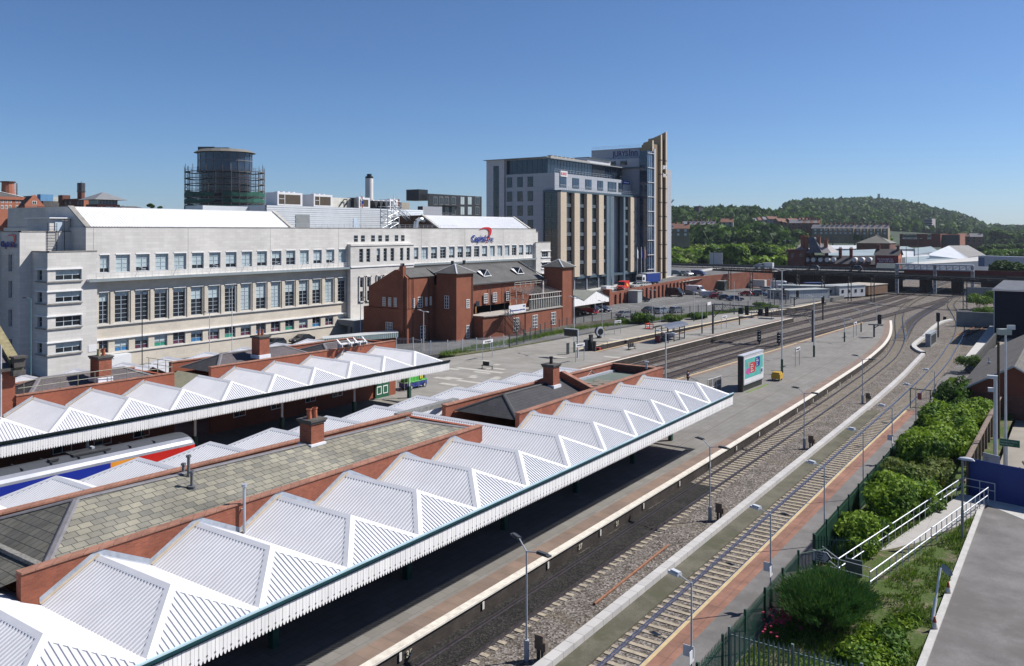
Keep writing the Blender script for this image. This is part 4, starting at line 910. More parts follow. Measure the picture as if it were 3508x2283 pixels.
def swoosh_sign(parent,o,along,s,norm,mats):
 al,n=Vector(along),Vector(norm);o=Vector(o);up_=Vector((0,0,1));g=MB()
 pt=lambda a,b:o + al * a * s + up_ * b * s + n * .12
 top=[(2.6,2.55),(3.6,2.95),(4.8,3.12),(6.2,3.12),(7.1,2.9),(7.35,2.3),(7.1,1.6),(6.5,.9),(5.8,.2),(4.8,-.7)]
 bot=[(2.6,2.5),(3.7,2.72),(4.8,2.78),(5.7,2.65),(6.15,2.35),(6.3,1.9),(6.15,1.4),(5.9,.8),(5.4,.1),(4.75,-.75)]
 for i in range(len(top) - 1):g.quad(pt(*bot[i]),pt(*bot[i + 1]),pt(*top[i + 1]),pt(*top[i]))
 w=g.build('red_swoosh',mats[1],parent)
 text('Capital',1.9 * s,mats[0],o + n * .15 + al * (-.2 * s),along,(0,0,1),parent,'lettering',.03,bold=.045)
 text('One',2.0 * s,mats[0],o + n * .16 + al * (5.35 * s) + up_ * (-.15 * s),along,(0,0,1),parent,'lettering',.03,bold=-.005,xs=.72)
SBLUE=plain('sign_blue',(0.015,0.035,0.22),.4);SRED=plain('sign_red',(0.45,0.015,0.02),.4)
t=thing('wall_sign','blue company lettering with a red swoosh on the sunlit stone wall','sign',(X0 + .05,144,17.3),'company signs on the stone building')
swoosh_sign(t,(X0 + .02,141.35,17.35),(0,1,0),0.98,(1,0,0),[SBLUE,SRED])
t=thing('wall_sign','blue company lettering with a red swoosh on the shaded corner block at far left','sign',(-114.5,51.4,17.5),'company signs on the stone building')
swoosh_sign(t,(-116.6,51.5,17.5),(1,0,0),0.52,(0,-1,0),[SBLUE,SRED])
m=MB();wall_holes(m,-107.6,165.75,172.2,1.0,16.8,[(168.3,171.2,z,z + 1.35) for z in (13.3,10.6,7.9)])
m.quad((-107.6,165.75,1),(-107.6,165.75,16.8),(-112,165.75,16.8),(-112,165.75,1));m.quad((-107.6,165.7,16.7),(-107.6,172.2,16.7),(-112,172.2,16.7),(-112,165.7,16.7),1);m.box(-107.8,165.7,16.8,-107.55,172.2,16.95,1)
m.box(-112,166.6,16.7,-108.9,168.6,19.35,0);m.box(-112,166.6,19.35,-108.8,168.7,19.5,1)
for z in (13.3,10.6,7.9):m.box(-107.6,168.0,z + 1.4,-107.4,172.2,z + 1.55,2);m.box(-107.6,168.0,z - .2,-107.4,172.2,z - .05,2)
m.build('end_block',[STONE,STONET,plain('white_stone_band',(0,0,0))],wb)
for z in (13.3,10.6,7.9):window(wb,(-107.6,168.3,z),2.9,1.35,3,2,0)
m=MB()
for y in (54.9,56.1):m.tube((-111.9,y + .0,16.6),(-111.9,y,20.6),.04,5)
for i in range(10):m.tube((-111.9,54.9,16.9 + i * .36),(-111.9,56.1,16.9 + i * .36),.03,4)
m.tube((-111.5,56.9,16.6),(-111.5,56.9,21.2),.05,5);m.tube((-111.5,56.5,20.9),(-111.5,57.3,20.9),.05,5)
m.build('caged_ladder',DARKST,wb)
m=MB()
for z in (13.55,13.95):m.tube((X0 + .7,58.6,z),(X0 + .7,105.2,z),.02,4);m.tube((X0 + .7,122,z),(X0 + .7,165,z),.02,4)
for i in range(46):m.tube((X0 + .7,59 + i,13.17),(X0 + .7,59 + i,13.95),.018,4)
for i in range(43):m.tube((X0 + .7,122.2 + i,13.17),(X0 + .7,122.2 + i,13.95),.018,4)
m.build('ledge_railing',GALV,wb)
for y in (64.6,70.4,76.3,82.1,87.9,93.8,99.6):
 m=MB();m.path([(X0 + .75,y - .2,13.2),(X0 + 1.1,y + .25,14.6),(X0 + 1.0,y + .9,14.35)],.03,4);m.obox((X0 + 1.0,y + 1.0,14.22),(.25,.3,.14),0);m.build('floodlight',GALV,wb)
m=MB();m.box(X0 - .1,58.2,3.6,X0 + .24,59.3,4.5);x=X0 + .26
tag(m.build('notice_board',WHITE,loc=(X0 + .2,58.7,3.6)),'small white notice board on the pale stone wall above the brick chimney','notice board')
# office block and hotel tower behind the stone building
PANEL=bricky('pale_grey_panels',(0.34,0.36,0.40),(0.32,0.34,0.38),(0.20,0.22,0.25),1.9,1.25,ms=0.02,blotch=0.05,bscale=0.1,bump=0,off=0.0)
PANELW=bricky('white_panels',(0.50,0.50,0.52),(0.47,0.47,0.49),(0.30,0.31,0.33),1.9,1.25,ms=0.02,blotch=0.05,bscale=0.1,bump=0,off=0.0)
FIN=bricky('cream_terracotta',(0.50,0.42,0.325),(0.47,0.39,0.30),(0.34,0.28,0.21),0.9,0.30,ms=0.02,blotch=0.05,bscale=0.2,bump=0.1)
FIN_SHADE=bricky('shaded_terracotta',(0.36,0.265,0.16),(0.33,0.245,0.15),(0.24,0.18,0.11),0.9,0.25,ms=0.02,blotch=0.06,bscale=0.2,bump=0.1)  # shade put into a browner copy for the blade faces away from the sun
SLATEB=plain('blue_grey_metal',(0.055,0.085,0.11),0.45,0.1,0.5)
SLATEB2=plain('light_blue_grey_metal',(0.10,0.135,0.165),0.45,0.1,0.5)
DARKBLUE=plain('navy_recess',(0.012,0.018,0.03),0.5,0.15,0.5)
ob=thing('office_block','modern office block with cream vertical fins and a dark glass top floor','building',(-113,204,3.5))
m=MB();XF=-111.0
m.box(-128.5,182.95,3.0,-113.0,226.5,34.7,0)                       # main body
m.box(-134.9,182.9,3.0,-129.0,226,38.8,1)                           # stair tower
m.build('body',[PANEL,PANELW],ob)
m=MB();m.box(-134.9,182.84,5,-134.9 + .1,182.9,5.1,0);m.box(-132.5,182.82,6,-130.7,182.9,37.2,0)
for i in range(8):m.box(-132.5,182.79,7 + 3.8 * i,-130.7,182.82,7.1 + 3.8 * i,1)
m.box(-131.65,182.79,6,-131.55,182.82,37.2,1);m.build('stair_window',[GLASSD,SLATEB],ob)
for z in (31.3,27.5,23.7,19.9,16.1):
 for x in (-128.0,-124.6,-121.3):
  m=MB();m.box(x - .08,182.86,z - .08,x + 1.63,182.95,z + 2.63,1);m.box(x,182.83,z,x + 1.55,182.86,z + 2.55,0);m.build('window',[GLASSD,SLATEB],ob)
m=MB();m.box(-129.0,184.3,34.75,-116.0,226.3,38.6,0)
for i in range(8):m.box(-129.0 + i * 1.62,184.24,34.75,-129.0 + i * 1.62 + .1,184.3,38.6,1)
for i in range(26):m.box(-116.0,184.3 + i * 1.62,34.75,-115.94,184.4 + i * 1.62,38.6,1)
m.box(-116.02,208,34.75,-115.9,215.5,38.6,2)
m.box(-135.6,182.4,38.8,-115.2,184.2,38.95,3);m.box(-129,184.2,38.6,-115.0,228.5,38.85,3)
m.box(-117.5,184.2,38.85,-115.0,205,39.2,4)
for i in range(6):m.tube((-116.5,186.5 + i * 2.2,39.2),(-116.5,186.5 + i * 2.2,39.6),.8,10,4)
m.build('glass_top_floor',[glassy('deep_blue_glass',(0.012,0.022,0.04)),SLATEB,DARKBLUE,plain('roof_edge',(.25,.27,.29),.5),plain('roof_kit',(.33,.31,.28),.7)],ob)
m=MB();m.box(-122,208,38.6,-117.5,222,40.6,0);m.box(-122,208,40.6,-117,222,40.8,1);m.build('lift_housing',[PANELW,SLATEB],ob)
for (a,b) in ((185.4,188.6),(192.0,195.3),(199.0,202.2),(205.8,208.9),(212.0,217.0),(218.6,221.0)):
 m=MB();z0_,z1_=31.35,33.7;m.box(-113.0,a - .1,z0_ - .25,-112.9,b + .1,z1_ + .1,1);m.box(-112.9,a,z0_,-112.86,b,z1_,0);m.box(-112.86,(a + b) / 2 - .06,z0_,-112.82,(a + b) / 2 + .06,z1_,1);m.box(-112.86,a,z0_ + .3,-112.8,b,z0_ + .38,2);m.build('window',[GLASSB,SLATEB,GALV],ob)
m=MB();m.box(-116.1,182.1,29.6,-110.6,227.6,30.15,0);m.box(-116.1,182.15,6.9,-110.8,227.4,7.5,0)
m.box(-116.1,182.1,3.2,-115.7,182.5,29.6,0);m.box(-111.4,182.1,3.2,-111.05,182.5,29.6,0)
m.box(-112.0,207.0,3.2,-110.7,208.8,29.6,1) ;m.box(-112.0,209.1,3.2,-110.7,211.4,29.6,1);m.box(-112,217.4,3.2,-110.7,218.4,29.6,1);m.box(-112.0,224.1,7.5,-111.0,227.4,29.6,2)
m.build('terrace_frame',[SLATEB,SLATEB2,PANEL],ob)
m=MB();m.box(-115.9,182.3,3.2,-111.3,207,29.6,0);m.box(-115.9,218.4,3.2,-111.3,227.2,29.6,0);m.box(-116.0,207,3.2,-113.5,218.4,29.6,1)
m.build('glass_wall',[GLASSD,DARKBLUE],ob)
m=MB()
for i in range(7):
 zz=25.9 - 3.77 * i
 if zz < 4:break
 m.box(-115.8,182.24,zz,-111.35,182.3,zz + .08,0);m.box(-115.8,182.24,zz + .6,-111.35,182.3,zz + .68,0)
m.box(-113.7,182.24,3.2,-113.6,182.3,29.6,0);m.build('glazing_bars',SLATEB2,ob)
fins=[(181.6,184.5),(188.6,191.3),(195.2,197.9),(201.9,204.6),(221.2,224.1)]
for a,b in fins:m=MB();m.box(-111.3,a,7.5,-110.35,b,29.55,0);m.build('fin',FIN,ob)
gaps=[(184.5,188.6),(191.3,195.2),(197.9,201.9),(204.6,207.0),(218.4,221.2),(224.1,227.2)]
for a,b in gaps:
 m=MB()
 for i in range(6):
  zz=25.9 - 3.77 * i
  for k in range(4):m.box(-111.3,a + .1,zz + k * .22,-111.0,b - .1,zz + k * .22 + .1,0)
 for k in (1,2):y=a + (b - a) * k / 3;m.box(-111.3,y - .05,7.5,-111.2,y + .05,29.6,1)
 m.build('spandrel_bars',[plain('spandrel_metal',(.20,.24,.28),.4),SLATEB],ob)
m=MB()
for i in range(12):y=183.0 + i * 2.2;m.box(-111.4,y,3.2,-111.0,y + .3,6.9,0) if i % 3 == 0 else None
for i in range(40):m.tube((-110.8,183 + i * 1.12,30.15),(-110.8,183 + i * 1.12,31.2),.03,4,0)
for z in (30.7,31.2):m.tube((-110.8,182.2,z),(-110.8,227.4,z),.03,4,0);m.tube((-115.9,182.2,z),(-110.8,182.2,z),.03,4,0)
for z in (35.2,35.7):m.tube((-113.2,183.2,z),(-113.2,214.5,z),.03,4,0);m.tube((-113.2,220,z),(-113.2,226.4,z),.03,4,0)
for i in range(20):m.tube((-113.2,183.2 + i * 1.6,34.7),(-113.2,183.2 + i * 1.6,35.7),.03,4,0)
m.build('terrace_railing',GALV,ob)
t=thing('company_sign','white sign with red capitals at the corner of the office block','sign',(-112.9,187,33.8))
m=MB();m.box(-112.95,185.5,33.85,-112.75,189.0,35.35);m.build('board',WHITE,t);text('IKANO',1.15,SRED,(-112.74,185.65,34.2),(0,1,0),(0,0,1),t,bold=.03,xs=.80)
t=thing('company_sign','small blue sign at the far end of the office terrace','sign',(-112.9,223,33.6))
m=MB();m.box(-112.95,221.0,33.5,-112.75,225.6,34.6);m.build('board',SBLUE,t);m=MB();m.box(-112.75,221.6,33.85,-112.72,225.0,34.2);m.build('pale_letters',plain('pale_blue_letters',(.4,.45,.62),.5),t)
ht=thing('hotel_tower','tall hotel with terracotta blades with shade-browned faces, glass oriel and a lettered grey wall','building',(-112,236,5))
m=MB();m.box(-127.5,227.5,3.2,-110.2,250,39.3,0);m.box(-129,231.0,39.3,-112.0,250,44.9,0)
m.build('body',PANEL,ht)
m=MB();m.box(-122.5,226.9,38.9,-110.3,231.0,41.5,0);m.tube((-110.9,228.2,38.9),(-110.9,228.2,41.5),1.3,14,0);m.box(-122.5,226.6,38.5,-110.0,231.0,38.9,1);m.build('rounded_storey',[PANEL,SLATEB],ht)
m=MB();m.box(-128.8,230.6,44.9,-111.8,231.2,45.1,0)
for i in range(14):m.tube((-128 + i * 1.2,230.8,45.1),(-128 + i * 1.2,230.8,46.0),.03,4)
for z in (45.6,46.0):m.tube((-128.6,230.8,z),(-112,230.8,z),.03,4)
m.build('roof_rail',GALV,ht)
for (x,w) in ((-119.8,1.6),(-116.6,2.2)):m=MB();m.box(x,226.8,39.6,x + w,226.9,40.9);m.build('window',GLASSD,ht)
m=MB()
for i in range(9):m.tube((-124 + i * 1.45,230.2,41.7),(-124 + i * 1.45,230.2,42.3),.12,6)
m.build('roof_lamps',GALV,ht)
def blade(y,x0,x1,zt0,zt1,zb,step=None,thick=0.9,name='blade'):
 m=MB();pts=[(x0,zb),(x1,zb),(x1,zt1),(x0,zt0)] if not step else [(x0,zb),(x1,zb),(x1,zt1)] + step + [(x0,zt0)]
 n=len(pts);vs=[(p[0],y,p[1]) for p in pts] + [(p[0],y + thick,p[1]) for p in pts]
 m.poly(vs[:n],0);m.poly(vs[n:][::-1],0)
 for i in range(n):j=(i + 1) % n;m.quad(vs[i],vs[n + i],vs[n + j],vs[j],1 if i == 1 else 0)
 o=m.build(name,[FIN_SHADE,FIN],ht)
 l=MB()
 for k in range(9):
  z=6.6 + 4.35 * k
  if z < min(zt0,zt1) - 1:l.box(x0,y - .06,z,x1 + .06,y - .01,z + .22);l.box(x1 + .01,y - .06,z,x1 + .06,y + thick,z + .22)
 l.build('joint_line',DARKBLUE,o);return o
blade(231.0,-112.2,-107.95,44.8,47.05,4.0,[(-111.55,45.8),(-111.6,45.0)])
blade(237.2,-114.0,-108.0,47.2,49.4,4.0,[(-110.6,48.5),(-110.7,47.9)])
blade(240.8,-114.0,-108.0,48.7,50.6,4.4,[(-109.8,49.8),(-109.9,49.2)])
m=MB();m.box(-111,231.9,4,-108.8,237.2,46.2,0);m.box(-111.0,238.1,4,-108.6,240.8,48,1);m.build('infill',[plain('tan_side',(0.20,0.15,0.10),.7),plain('dark_red_gap',(0.02,0.01,0.01),.7)],ht)
m=MB();m.box(-110.1,226.6,4.5,-107.6,231.0,43.6,0)
for i in range(9):m.box(-107.6,226.6,8 + 4.35 * i,-107.3,231.2,8.15 + 4.35 * i,1);
for i in range(30):m.box(-110.1,226.56,5 + 1.3 * i,-107.6,226.6,5.06 + 1.3 * i,2)
for y in (228,229.5):m.box(-107.6,y,4.5,-107.55,y + .08,43.6,1)
m.box(-107.62,230.9,4.5,-107.2,231.5,44.4,1);m.build('glass_oriel',[GLASSB,WHITE,SLATEB],ht)
NAVY=plain('navy_letters',(0.015,0.02,0.12),.5)
text('JURYS',2.35,NAVY,(-121.4,230.93,42.75),(1,0,0),(0,0,1),ht,bold=.04,xs=.86);text('Inn',2.9,NAVY,(-115.9,230.93,42.75),(1,0,0),(0,0,1),ht,bold=.04,xs=.86)
text('JURYS',1.5,WHITE,(-107.9,238.4,38.9),(0,1,0),(0,0,1),ht,bold=.06,xs=.72);text('inn',1.9,WHITE,(-107.9,238.7,36.4),(0,1,0),(0,0,1),ht,bold=.06,xs=.9)
for i,(px,c) in enumerate(((2183,WHITE),(2197,SBLUE),(2209,SRED))):
 x,y=-105.5,QX(px,950,-105.5)[0];t=thing('flagpole','flagpole in front of the hotel, %s of the three' % ('left','middle','right')[i],'flagpole',(x,y,3.5),'flagpoles by the hotel')
 m=MB();m.tube((x,y,3.5),(x,y,15.0),.07,6);m.build('pole',WHITE,t);m=MB();m.poly([(x,y + .08,14.6),(x,y + .6,13.9),(x + .1,y + .5,11.6),(x,y + .08,11.9)]);m.build('flag',c,t)
# red brick former station office
SLATEM=bricky('grey_slates',(0.105,0.103,0.10),(0.085,0.083,0.082),(0.05,0.05,0.05),0.35,0.28,'roofx',ms=0.012,blotch=0.3,bscale=0.25,bump=0.3)
RB=bricky('deep_red_brick',(0.25,0.085,0.048),(0.20,0.066,0.038),(0.17,0.07,0.045),0.23,0.075,blotch=0.2,bscale=0.35)
mb_=thing('red_brick_building','large red brick building with two square slate topped towers and a glazed sunroom','building',(-88,122,1))
def rwall(name,pts,z0,z1,mat=None):m=MB();m.prism(pts,z0,z1);return m.build(name,mat or RB,mb_)
rwall('tower',[(-91.0,109.07),(-86.68,109.07),(-86.68,113.7),(-91.0,113.7)],.9,12.3)
rwall('tower',[(-87.65,137.9),(-83.4,137.9),(-83.4,142.0),(-87.65,142.0)],.9,12.5)
def pyramid(x0,x1,y0,y1,z0,z1):
 m=MB();a=((x0 + x1) / 2,(y0 + y1) / 2,z1);c=[(x0,y0,z0),(x1,y0,z0),(x1,y1,z0),(x0,y1,z0)]
 for i in range(4):m.poly([c[i],c[(i + 1) % 4],a],0)
 for i in range(4):ridge_cap(m,[c[i],a],.14,1)
 m.box(x0,y0,z0 - .12,x1,y1,z0,2);m.build('tower_roof',[SLATEM,plain('pale_lead',(.42,.44,.47),.5),RIDGED],mb_)
pyramid(-91.4,-86.3,108.7,114.1,12.4,13.9);pyramid(-88.1,-83.0,137.5,142.5,12.55,14.0)
rwall('wing',[(-101.8,102.6),(-91.9,102.6),(-91.9,109.5),(-101.8,109.5)],.9,6.7)
m=MB();gp=[(-100.6,6.6),(-91.9,6.6),(-91.9,11.8),(-93.9,13.15),(-94.6,13.1),(-100.6,10.1)]
vs=[(a,102.6,b) for a,b in gp] + [(a,103.1,b) for a,b in gp];m.poly(vs[:6]);m.poly(vs[6:][::-1])
for i in range(6):j=(i + 1) % 6;m.quad(vs[i],vs[6 + i],vs[6 + j],vs[j])
m.box(-92.2,103,6.6,-91.9,109.5,11.8);m.build('gable_wall',RB,mb_)
m=MB();m.box(-93.3,102.3,.9,-92.5,103.0,13.7,0)
for dx in (-.25,.1,.35):m.tube((-92.95 + dx,102.6,13.7),(-92.95 + dx,102.6,14.2),.12,8,1)
m.build('chimney',[RB,RIDGED],mb_)
rwall('main_wall',[(-100,109.5),(-88.3,109.5),(-88.0,138.0),(-100,138.0)],.9,10.3)
rwall('lower_wall',[(-88.1,113.7),(-84.6,113.7),(-83.5,118.2),(-83.5,137.9),(-88.1,137.9)],.9,4.85)
m=MB();m.prism([(-88.0,113.7),(-84.4,113.7),(-83.3,118.2),(-83.3,137.9),(-88,137.9)],4.85,5.0);m.prism([(-88.0,117),(-87.9,117),(-87.9,126.5),(-88.0,126.5)],5,6.3);m.build('terrace',[plain('pale_ledge',(.33,.30,.27),.8,.2)],mb_)
m=MB();m.box(-87.99,116,5.1,-87.9,126.8,6.3);m.build('ochre_wall',plain('ochre_brick',(.34,.17,.05),.85,.2,2),mb_)
m=MB();zr_=13.3;er,ez=-87.7,10.25
m.quad((-91.7,103.1,11.85),(-91.7,109.6,11.85),(-94.1,109.6,zr_),(-94.1,103.1,zr_),0);m.quad((er,109.6,ez),(er,138.3,ez),(-94.1,138.3,zr_),(-94.1,109.6,zr_),0);m.quad((-101,138.3,9.5),(-101,103.1,9.5),(-94.1,103.1,zr_),(-94.1,138.3,zr_),0)
m.poly([(er + .3,138.4,9.9),(-94.1,138.4,zr_ + .2),(-101,138.4,9.4)],1);ridge_cap(m,[(er + .3,138.5,ez + .05),(-94.1,138.5,zr_ + .25)],.3,2);ridge_cap(m,[(-94.1,103.1,zr_),(-94.1,138.4,zr_)],.12,2)
m.box(er - .05,109.6,ez - .18,er + .12,138.3,ez - .02,2)
m.build('roof',[SLATEM,RB,RIDGED],mb_)
for y,in ((120.7,),(131.5,)):
 m=MB();x=-90.6;z=11.75;m.add([(x + 1.0,y - .1,z - .35),(x + 1.0,y + 2.3,z - .35),(x - .5,y + 2.3,z + .55),(x - .5,y - .1,z + .55)],[(0,1,2,3)],1);m.add([(x + 1,y,z - .45),(x + 1,y + 2.2,z - .45),(x + .9,y + 1.1,z + .75),(x - .9,y + 1.1,z + .8),(x - .6,y,z + .35),(x - .6,y + 2.2,z + .35)],[(0,1,2),(0,2,3,4),(1,5,3,2)],0);m.tube((x + 1,y,z - .4),(x + .9,y + 1.1,z + .8),.07,5,1);m.tube((x + 1,y + 2.2,z - .4),(x + .9,y + 1.1,z + .8),.07,5,1);m.tube((x + 1.02,y - .1,z - .42),(x + 1.02,y + 2.3,z - .42),.09,5,1);m.build('skylight',[GLASSD,WHITE],mb_)
def swin(o,w,h,face='+x',cols=2,rows=4):return window(mb_,o,w,h,cols,rows,0,face=face,depth=-0.02,frame=WHITEP,bar=.075)
for x in (-97.3,-96.0,-94.75):swin((x,102.6,6.95),.62,1.5,'-y')
swin((-96.6,102.6,2.3),1.5,2.0,'-y',4,4)
for y,w,z,h in ((103.9,.5,6.75,1.6),(105.2,1.2,6.7,1.8),(107.15,.5,6.85,1.5),(108.3,.45,6.9,1.5),(105.9,1.3,1.3,2.3)):swin((-91.9,y,z),w,h)
swin((-89.2,109.07,6.45),.95,2.2,'-y');swin((-86.68,111.7,6.4),.9,1.5);swin((-86.68,111.7,1.4),.9,2.1)
for y in (118.5,121.2,125.4):swin((-88.0,y,6.7),1.2,1.7)
for y in (121.2,127.4,133.8):swin((-83.5,y,1.7),1.7,2.4,cols=3)
swin((-84.2,115.8,1.7),.8,2.2)
m=MB();m.box(-88.0,116.2,5.0,-87.9,117.1,7.2);m.build('door',DARKBLUE,mb_)
for (x,y,a,b) in ((-91.75,104.0,.9,11.8),(-91.75,108.0,1,11.8),(-86.55,113.4,1,12.2),(-87.85,120.3,5,10.1),(-87.85,124.6,5,10.1),(-83.3,141.6,1,12.4),(-83.4,125.0,1,4.8)):
 m=MB();m.tube((x,y,a),(x,y,b),.06,6);m.build('drainpipe',RIDGED,mb_)
m=MB();SX,SY0,SY1=-83.6,126.5,137.8
for i in range(15):y=SY0 + (SY1 - SY0) * i / 14;m.box(SX - .05,y - .05,5.0,SX + .05,y + .05,7.9,0);m.tube((SX,y,7.9),(-87.9,y,9.0),.05,4,0)
for z in (5.05,7.0,7.9):m.box(SX - .06,SY0,z - .07,SX + .06,SY1,z + .07,0)
for x in (-83.6,-85.0,-86.5,-87.9):m.box(x - .05,SY0 - .05,5,x + .05,SY0 + .05,8 + (-83.6 - x) * .25,0)
m.box(-87.9,SY0 - .05,5,-83.6,SY0 + .05,5.2,0);m.box(-87.9,SY0 - .05,7,-83.6,SY0 + .05,7.1,0)
for i in range(7):m.tube((-86.8,SY0 + i * 1.8,9.0),(-86.8,SY0 + i * 1.8,10.0),.05,4,0)
for z in (9.6,10.0):m.tube((-86.8,SY0,z),(-86.8,SY1,z),.05,4,0)
m.quad((SX - .1,SY0,5.2),(SX - .1,SY1,5.2),(SX - .1,SY1,6.9),(SX - .1,SY0,6.9),1);m.box(SX - .3,SY0,4.85,SX + .25,SY1,5.0,2)
m.build('sunroom',[plain('peeling_white',(.42,.40,.37),.8,.25,3),plain('dusty_glass',(.12,.125,.12),.2,.4,2),plain('pale_sill',(.5,.5,.48),.7)],mb_)
t=thing('clinic_sign','white board with small blue lettering on the terrace of the red brick building','sign',(-83.4,122,5.5))
m=MB();m.box(-83.45,119.7,5.0,-83.35,125.0,6.4);m.build('board',WHITE,t);text('NHS',.35,SBLUE,(-83.33,124.1,5.95),(0,1,0),(0,0,1),t,bold=.01);text('New NHS Medical Practice NOW OPEN',.30,SBLUE,(-83.33,119.9,5.35),(0,1,0),(0,0,1),t,bold=.01,xs=.95)
m=MB()
for x in (-82.2,-83.2):
 m.tube((x,118.4,5.0),(x,123.2,1.2),.07,5);m.tube((x,118.4,6.0),(x,123.2,2.2),.04,4);m.tube((x,118.4,5.5),(x,123.2,1.7),.03,4)
 for i in range(7):y=118.4 + i * .8;m.tube((x,y,5 - i * .633),(x,y,6 - i * .633),.03,4)
for i in range(16):y=118.5 + i * .3;m.box(-83.2,y,4.9 - i * .2375,-82.2,y + .26,4.94 - i * .2375)
m.box(-83.4,116.6,4.92,-82.1,118.5,5.0)
for y in (116.6,117.5,118.4):m.tube((-82.1,y,5),(-82.1,y,6),.03,4)
m.tube((-82.1,116.6,6),(-82.1,118.4,6),.04,4);m.tube((-82.3,117,1),(-82.3,117,5),.07,5)
tag(m.build('escape_stair',DARKST,loc=(-82.7,120,1)),'black steel escape stair on the front of the red brick building','stair')
for y,xx in ((119.5,-90.9),):pass
for i,px in enumerate((1550,1590)):
 x,z=-97.0,12.9;y=QX(px,905,x)[0];m=MB();m.tube((x,y,11),(x,y,z),.4,10);m.tube((x,y,z),(x,y,z + .35),.95,12,0,.5);m.tube((x,y,z + .35),(x,y,z + 1.1),.3,10);m.build('roof_ventilator',plain('dark_ventilator',(.06,.055,.05),.6),mb_)
t=thing('car_shelter','grey ribbed metal shelter open on its left side, below the stone building','shelter',(-104,107,1),None)
m=MB();m.box(-110.7,102.9,3.75,-104.5,110.2,4.0,0)
corrugate(m,[(-104.45,103.0,1.4),(-104.45,110.2,1.4),(-104.45,110.2,4.0),(-104.45,103.0,4.0)],(0,0,1),.35,.06,1);m.quad((-104.5,103,1.2),(-104.5,110.2,1.2),(-104.5,110.2,3.9),(-104.5,103,3.9),1)
m.build('roof_and_side',[plain('shelter_roof',(.40,.42,.43),.5),plain('shelter_cladding',(.36,.40,.41),.5)],t)
m=MB();m.add([(-110.7,102.85,4.02),(-104.4,102.85,4.02),(-104.4,102.85,2.9),(-107.5,102.85,3.1),(-110.7,102.85,3.45)],[(0,1,2,3,4)],0);m.build('fascia',plain('shelter_fascia',(.13,.15,.175),.5),t)
for x,y in ((-110.4,103.1),(-104.7,103.1)):m=MB();m.box(x - .15,y - .15,1,x + .15,y + .15,3.7);m.build('post',plain('green_grey_post',(.10,.15,.155),.5),t)
t=thing('low_canopy','low pale green ribbed canopy between the shelter and the red brick building','canopy',(-96,98,1))
m=MB();m.quad((-92.2,100.9,3.0),(-94.9,103.3,3.05),(-98.5,90.0,3.05),(-96.2,88.4,3.0),0)
corrugate(m,[(-92.2,100.9,2.2),(-96.2,88.4,2.2),(-96.2,88.4,3.0),(-92.2,100.9,3.0)],(0,0,1),.35,.06,1);m.build('roof',[plain('shelter_roof',(.4,.42,.43)),plain('pale_green_sheet',(.33,.40,.375),.5)],t)
for a in (0,.5,1):m=MB();m.tube((-92.6 - 3.6 * a,100.6 - 12 * a,1),(-92.6 - 3.6 * a,100.6 - 12 * a,3),.08,6);m.build('post',DARKST,t)
m=MB();m.box(-107.5,106,1.0,-107.1,112,3.3);tag(m.build('low_brick_wall',BRICKOLD,loc=(-107.3,109,1)),'dark brick wall seen through the open grey shelter','wall')
t=thing('gabled_canopy','white boarded canopy with two gables over parked cars','canopy',(-89,158,1))
m=MB();pr_=[(150.3,3.75),(165.6,3.75),(165.6,4.7),(159.9,6.45),(154.4,4.7),(150.3,6.0)]
m.poly([(-88.0,a,b) for a,b in pr_]);m.poly([(-88.08,a,b) for a,b in pr_][::-1]);m.build('white_boarding',WHITEP,t)
m=MB()
for (a,za,b,zb) in ((165.7,4.7,159.9,6.5),(159.9,6.5,154.4,4.75),(154.4,4.75,150.2,6.05)):
 corrugate(m,[(-87.9,a,za),(-87.9,b,zb),(-96,b,zb),(-96,a,za)],(0,b - a,zb - za),.5,.06)
m.build('roof',plain('green_grey_roof',(.16,.17,.145),.7,.2,1),t)
for y in (151,162.3):m=MB();m.box(-89.8,y - .12,1,-89.55,y + .12,4.2);m.build('post',WHITEP,t)
# distant buildings on the left
def cblock(name,label,px,py_t,d,pl,pr2,mats,zb=0.0,extra=None,cat='building'):
 c=atd(px,793,d);zt=H - (py_t - 793) / 2845.0 * d
 y1=QX(pr2,793,c.x)[0];x0=QY(pl,793,c.y)[0]
 t=thing(name,label,cat,(c.x,c.y,zb));m=MB()
 m.quad((c.x,c.y,zb),(c.x,y1,zb),(c.x,y1,zt),(c.x,c.y,zt),0);m.quad((x0,c.y,zb),(c.x,c.y,zb),(c.x,c.y,zt),(x0,c.y,zt),1)
 m.quad((x0,y1,zb),(x0,c.y,zb),(x0,c.y,zt),(x0,y1,zt),1);m.quad((c.x,y1,zb),(x0,y1,zb),(x0,y1,zt),(c.x,y1,zt),0);m.quad((x0,c.y,zt),(c.x,c.y,zt),(c.x,y1,zt),(x0,y1,zt),0)
 m.build('wall',mats,t);return t,c.x,c.y,x0,y1,zt
def zpy(x,y,py):return H - (py - 793) / 2845.0 * (-SA * x + CA * y)
def fwin(parent,x,ya,yb,za,zb_,nm='window',fm=None,gm=None):
 m=MB();w=.12;m.box(x,ya,za,x + .05,yb,zb_,0);m.box(x + .05,ya + w,za + w,x + .08,(ya + yb) / 2 - w / 2,zb_ - w,1);m.box(x + .05,(ya + yb) / 2 + w / 2,za + w,x + .08,yb - w,zb_ - w,1);return m.build(nm,[fm or WHITEP,gm or GLASSD],parent)
FBR=bricky('far_orange_brick',(0.36,0.135,0.08),(0.32,0.115,0.07),(0.25,0.12,0.09),0.5,0.25,blotch=.12,bscale=.1)
z06=lambda a:a / 4.25;w06=lambda b:600 + b / 4.25
t,cx,cy,x0,y1,zt=cblock('brick_mill','orange brick mill with rows of white windows and a slate roof, at the far left',-60,w06(305),250,-200,z06(355),[FBR,FBR])
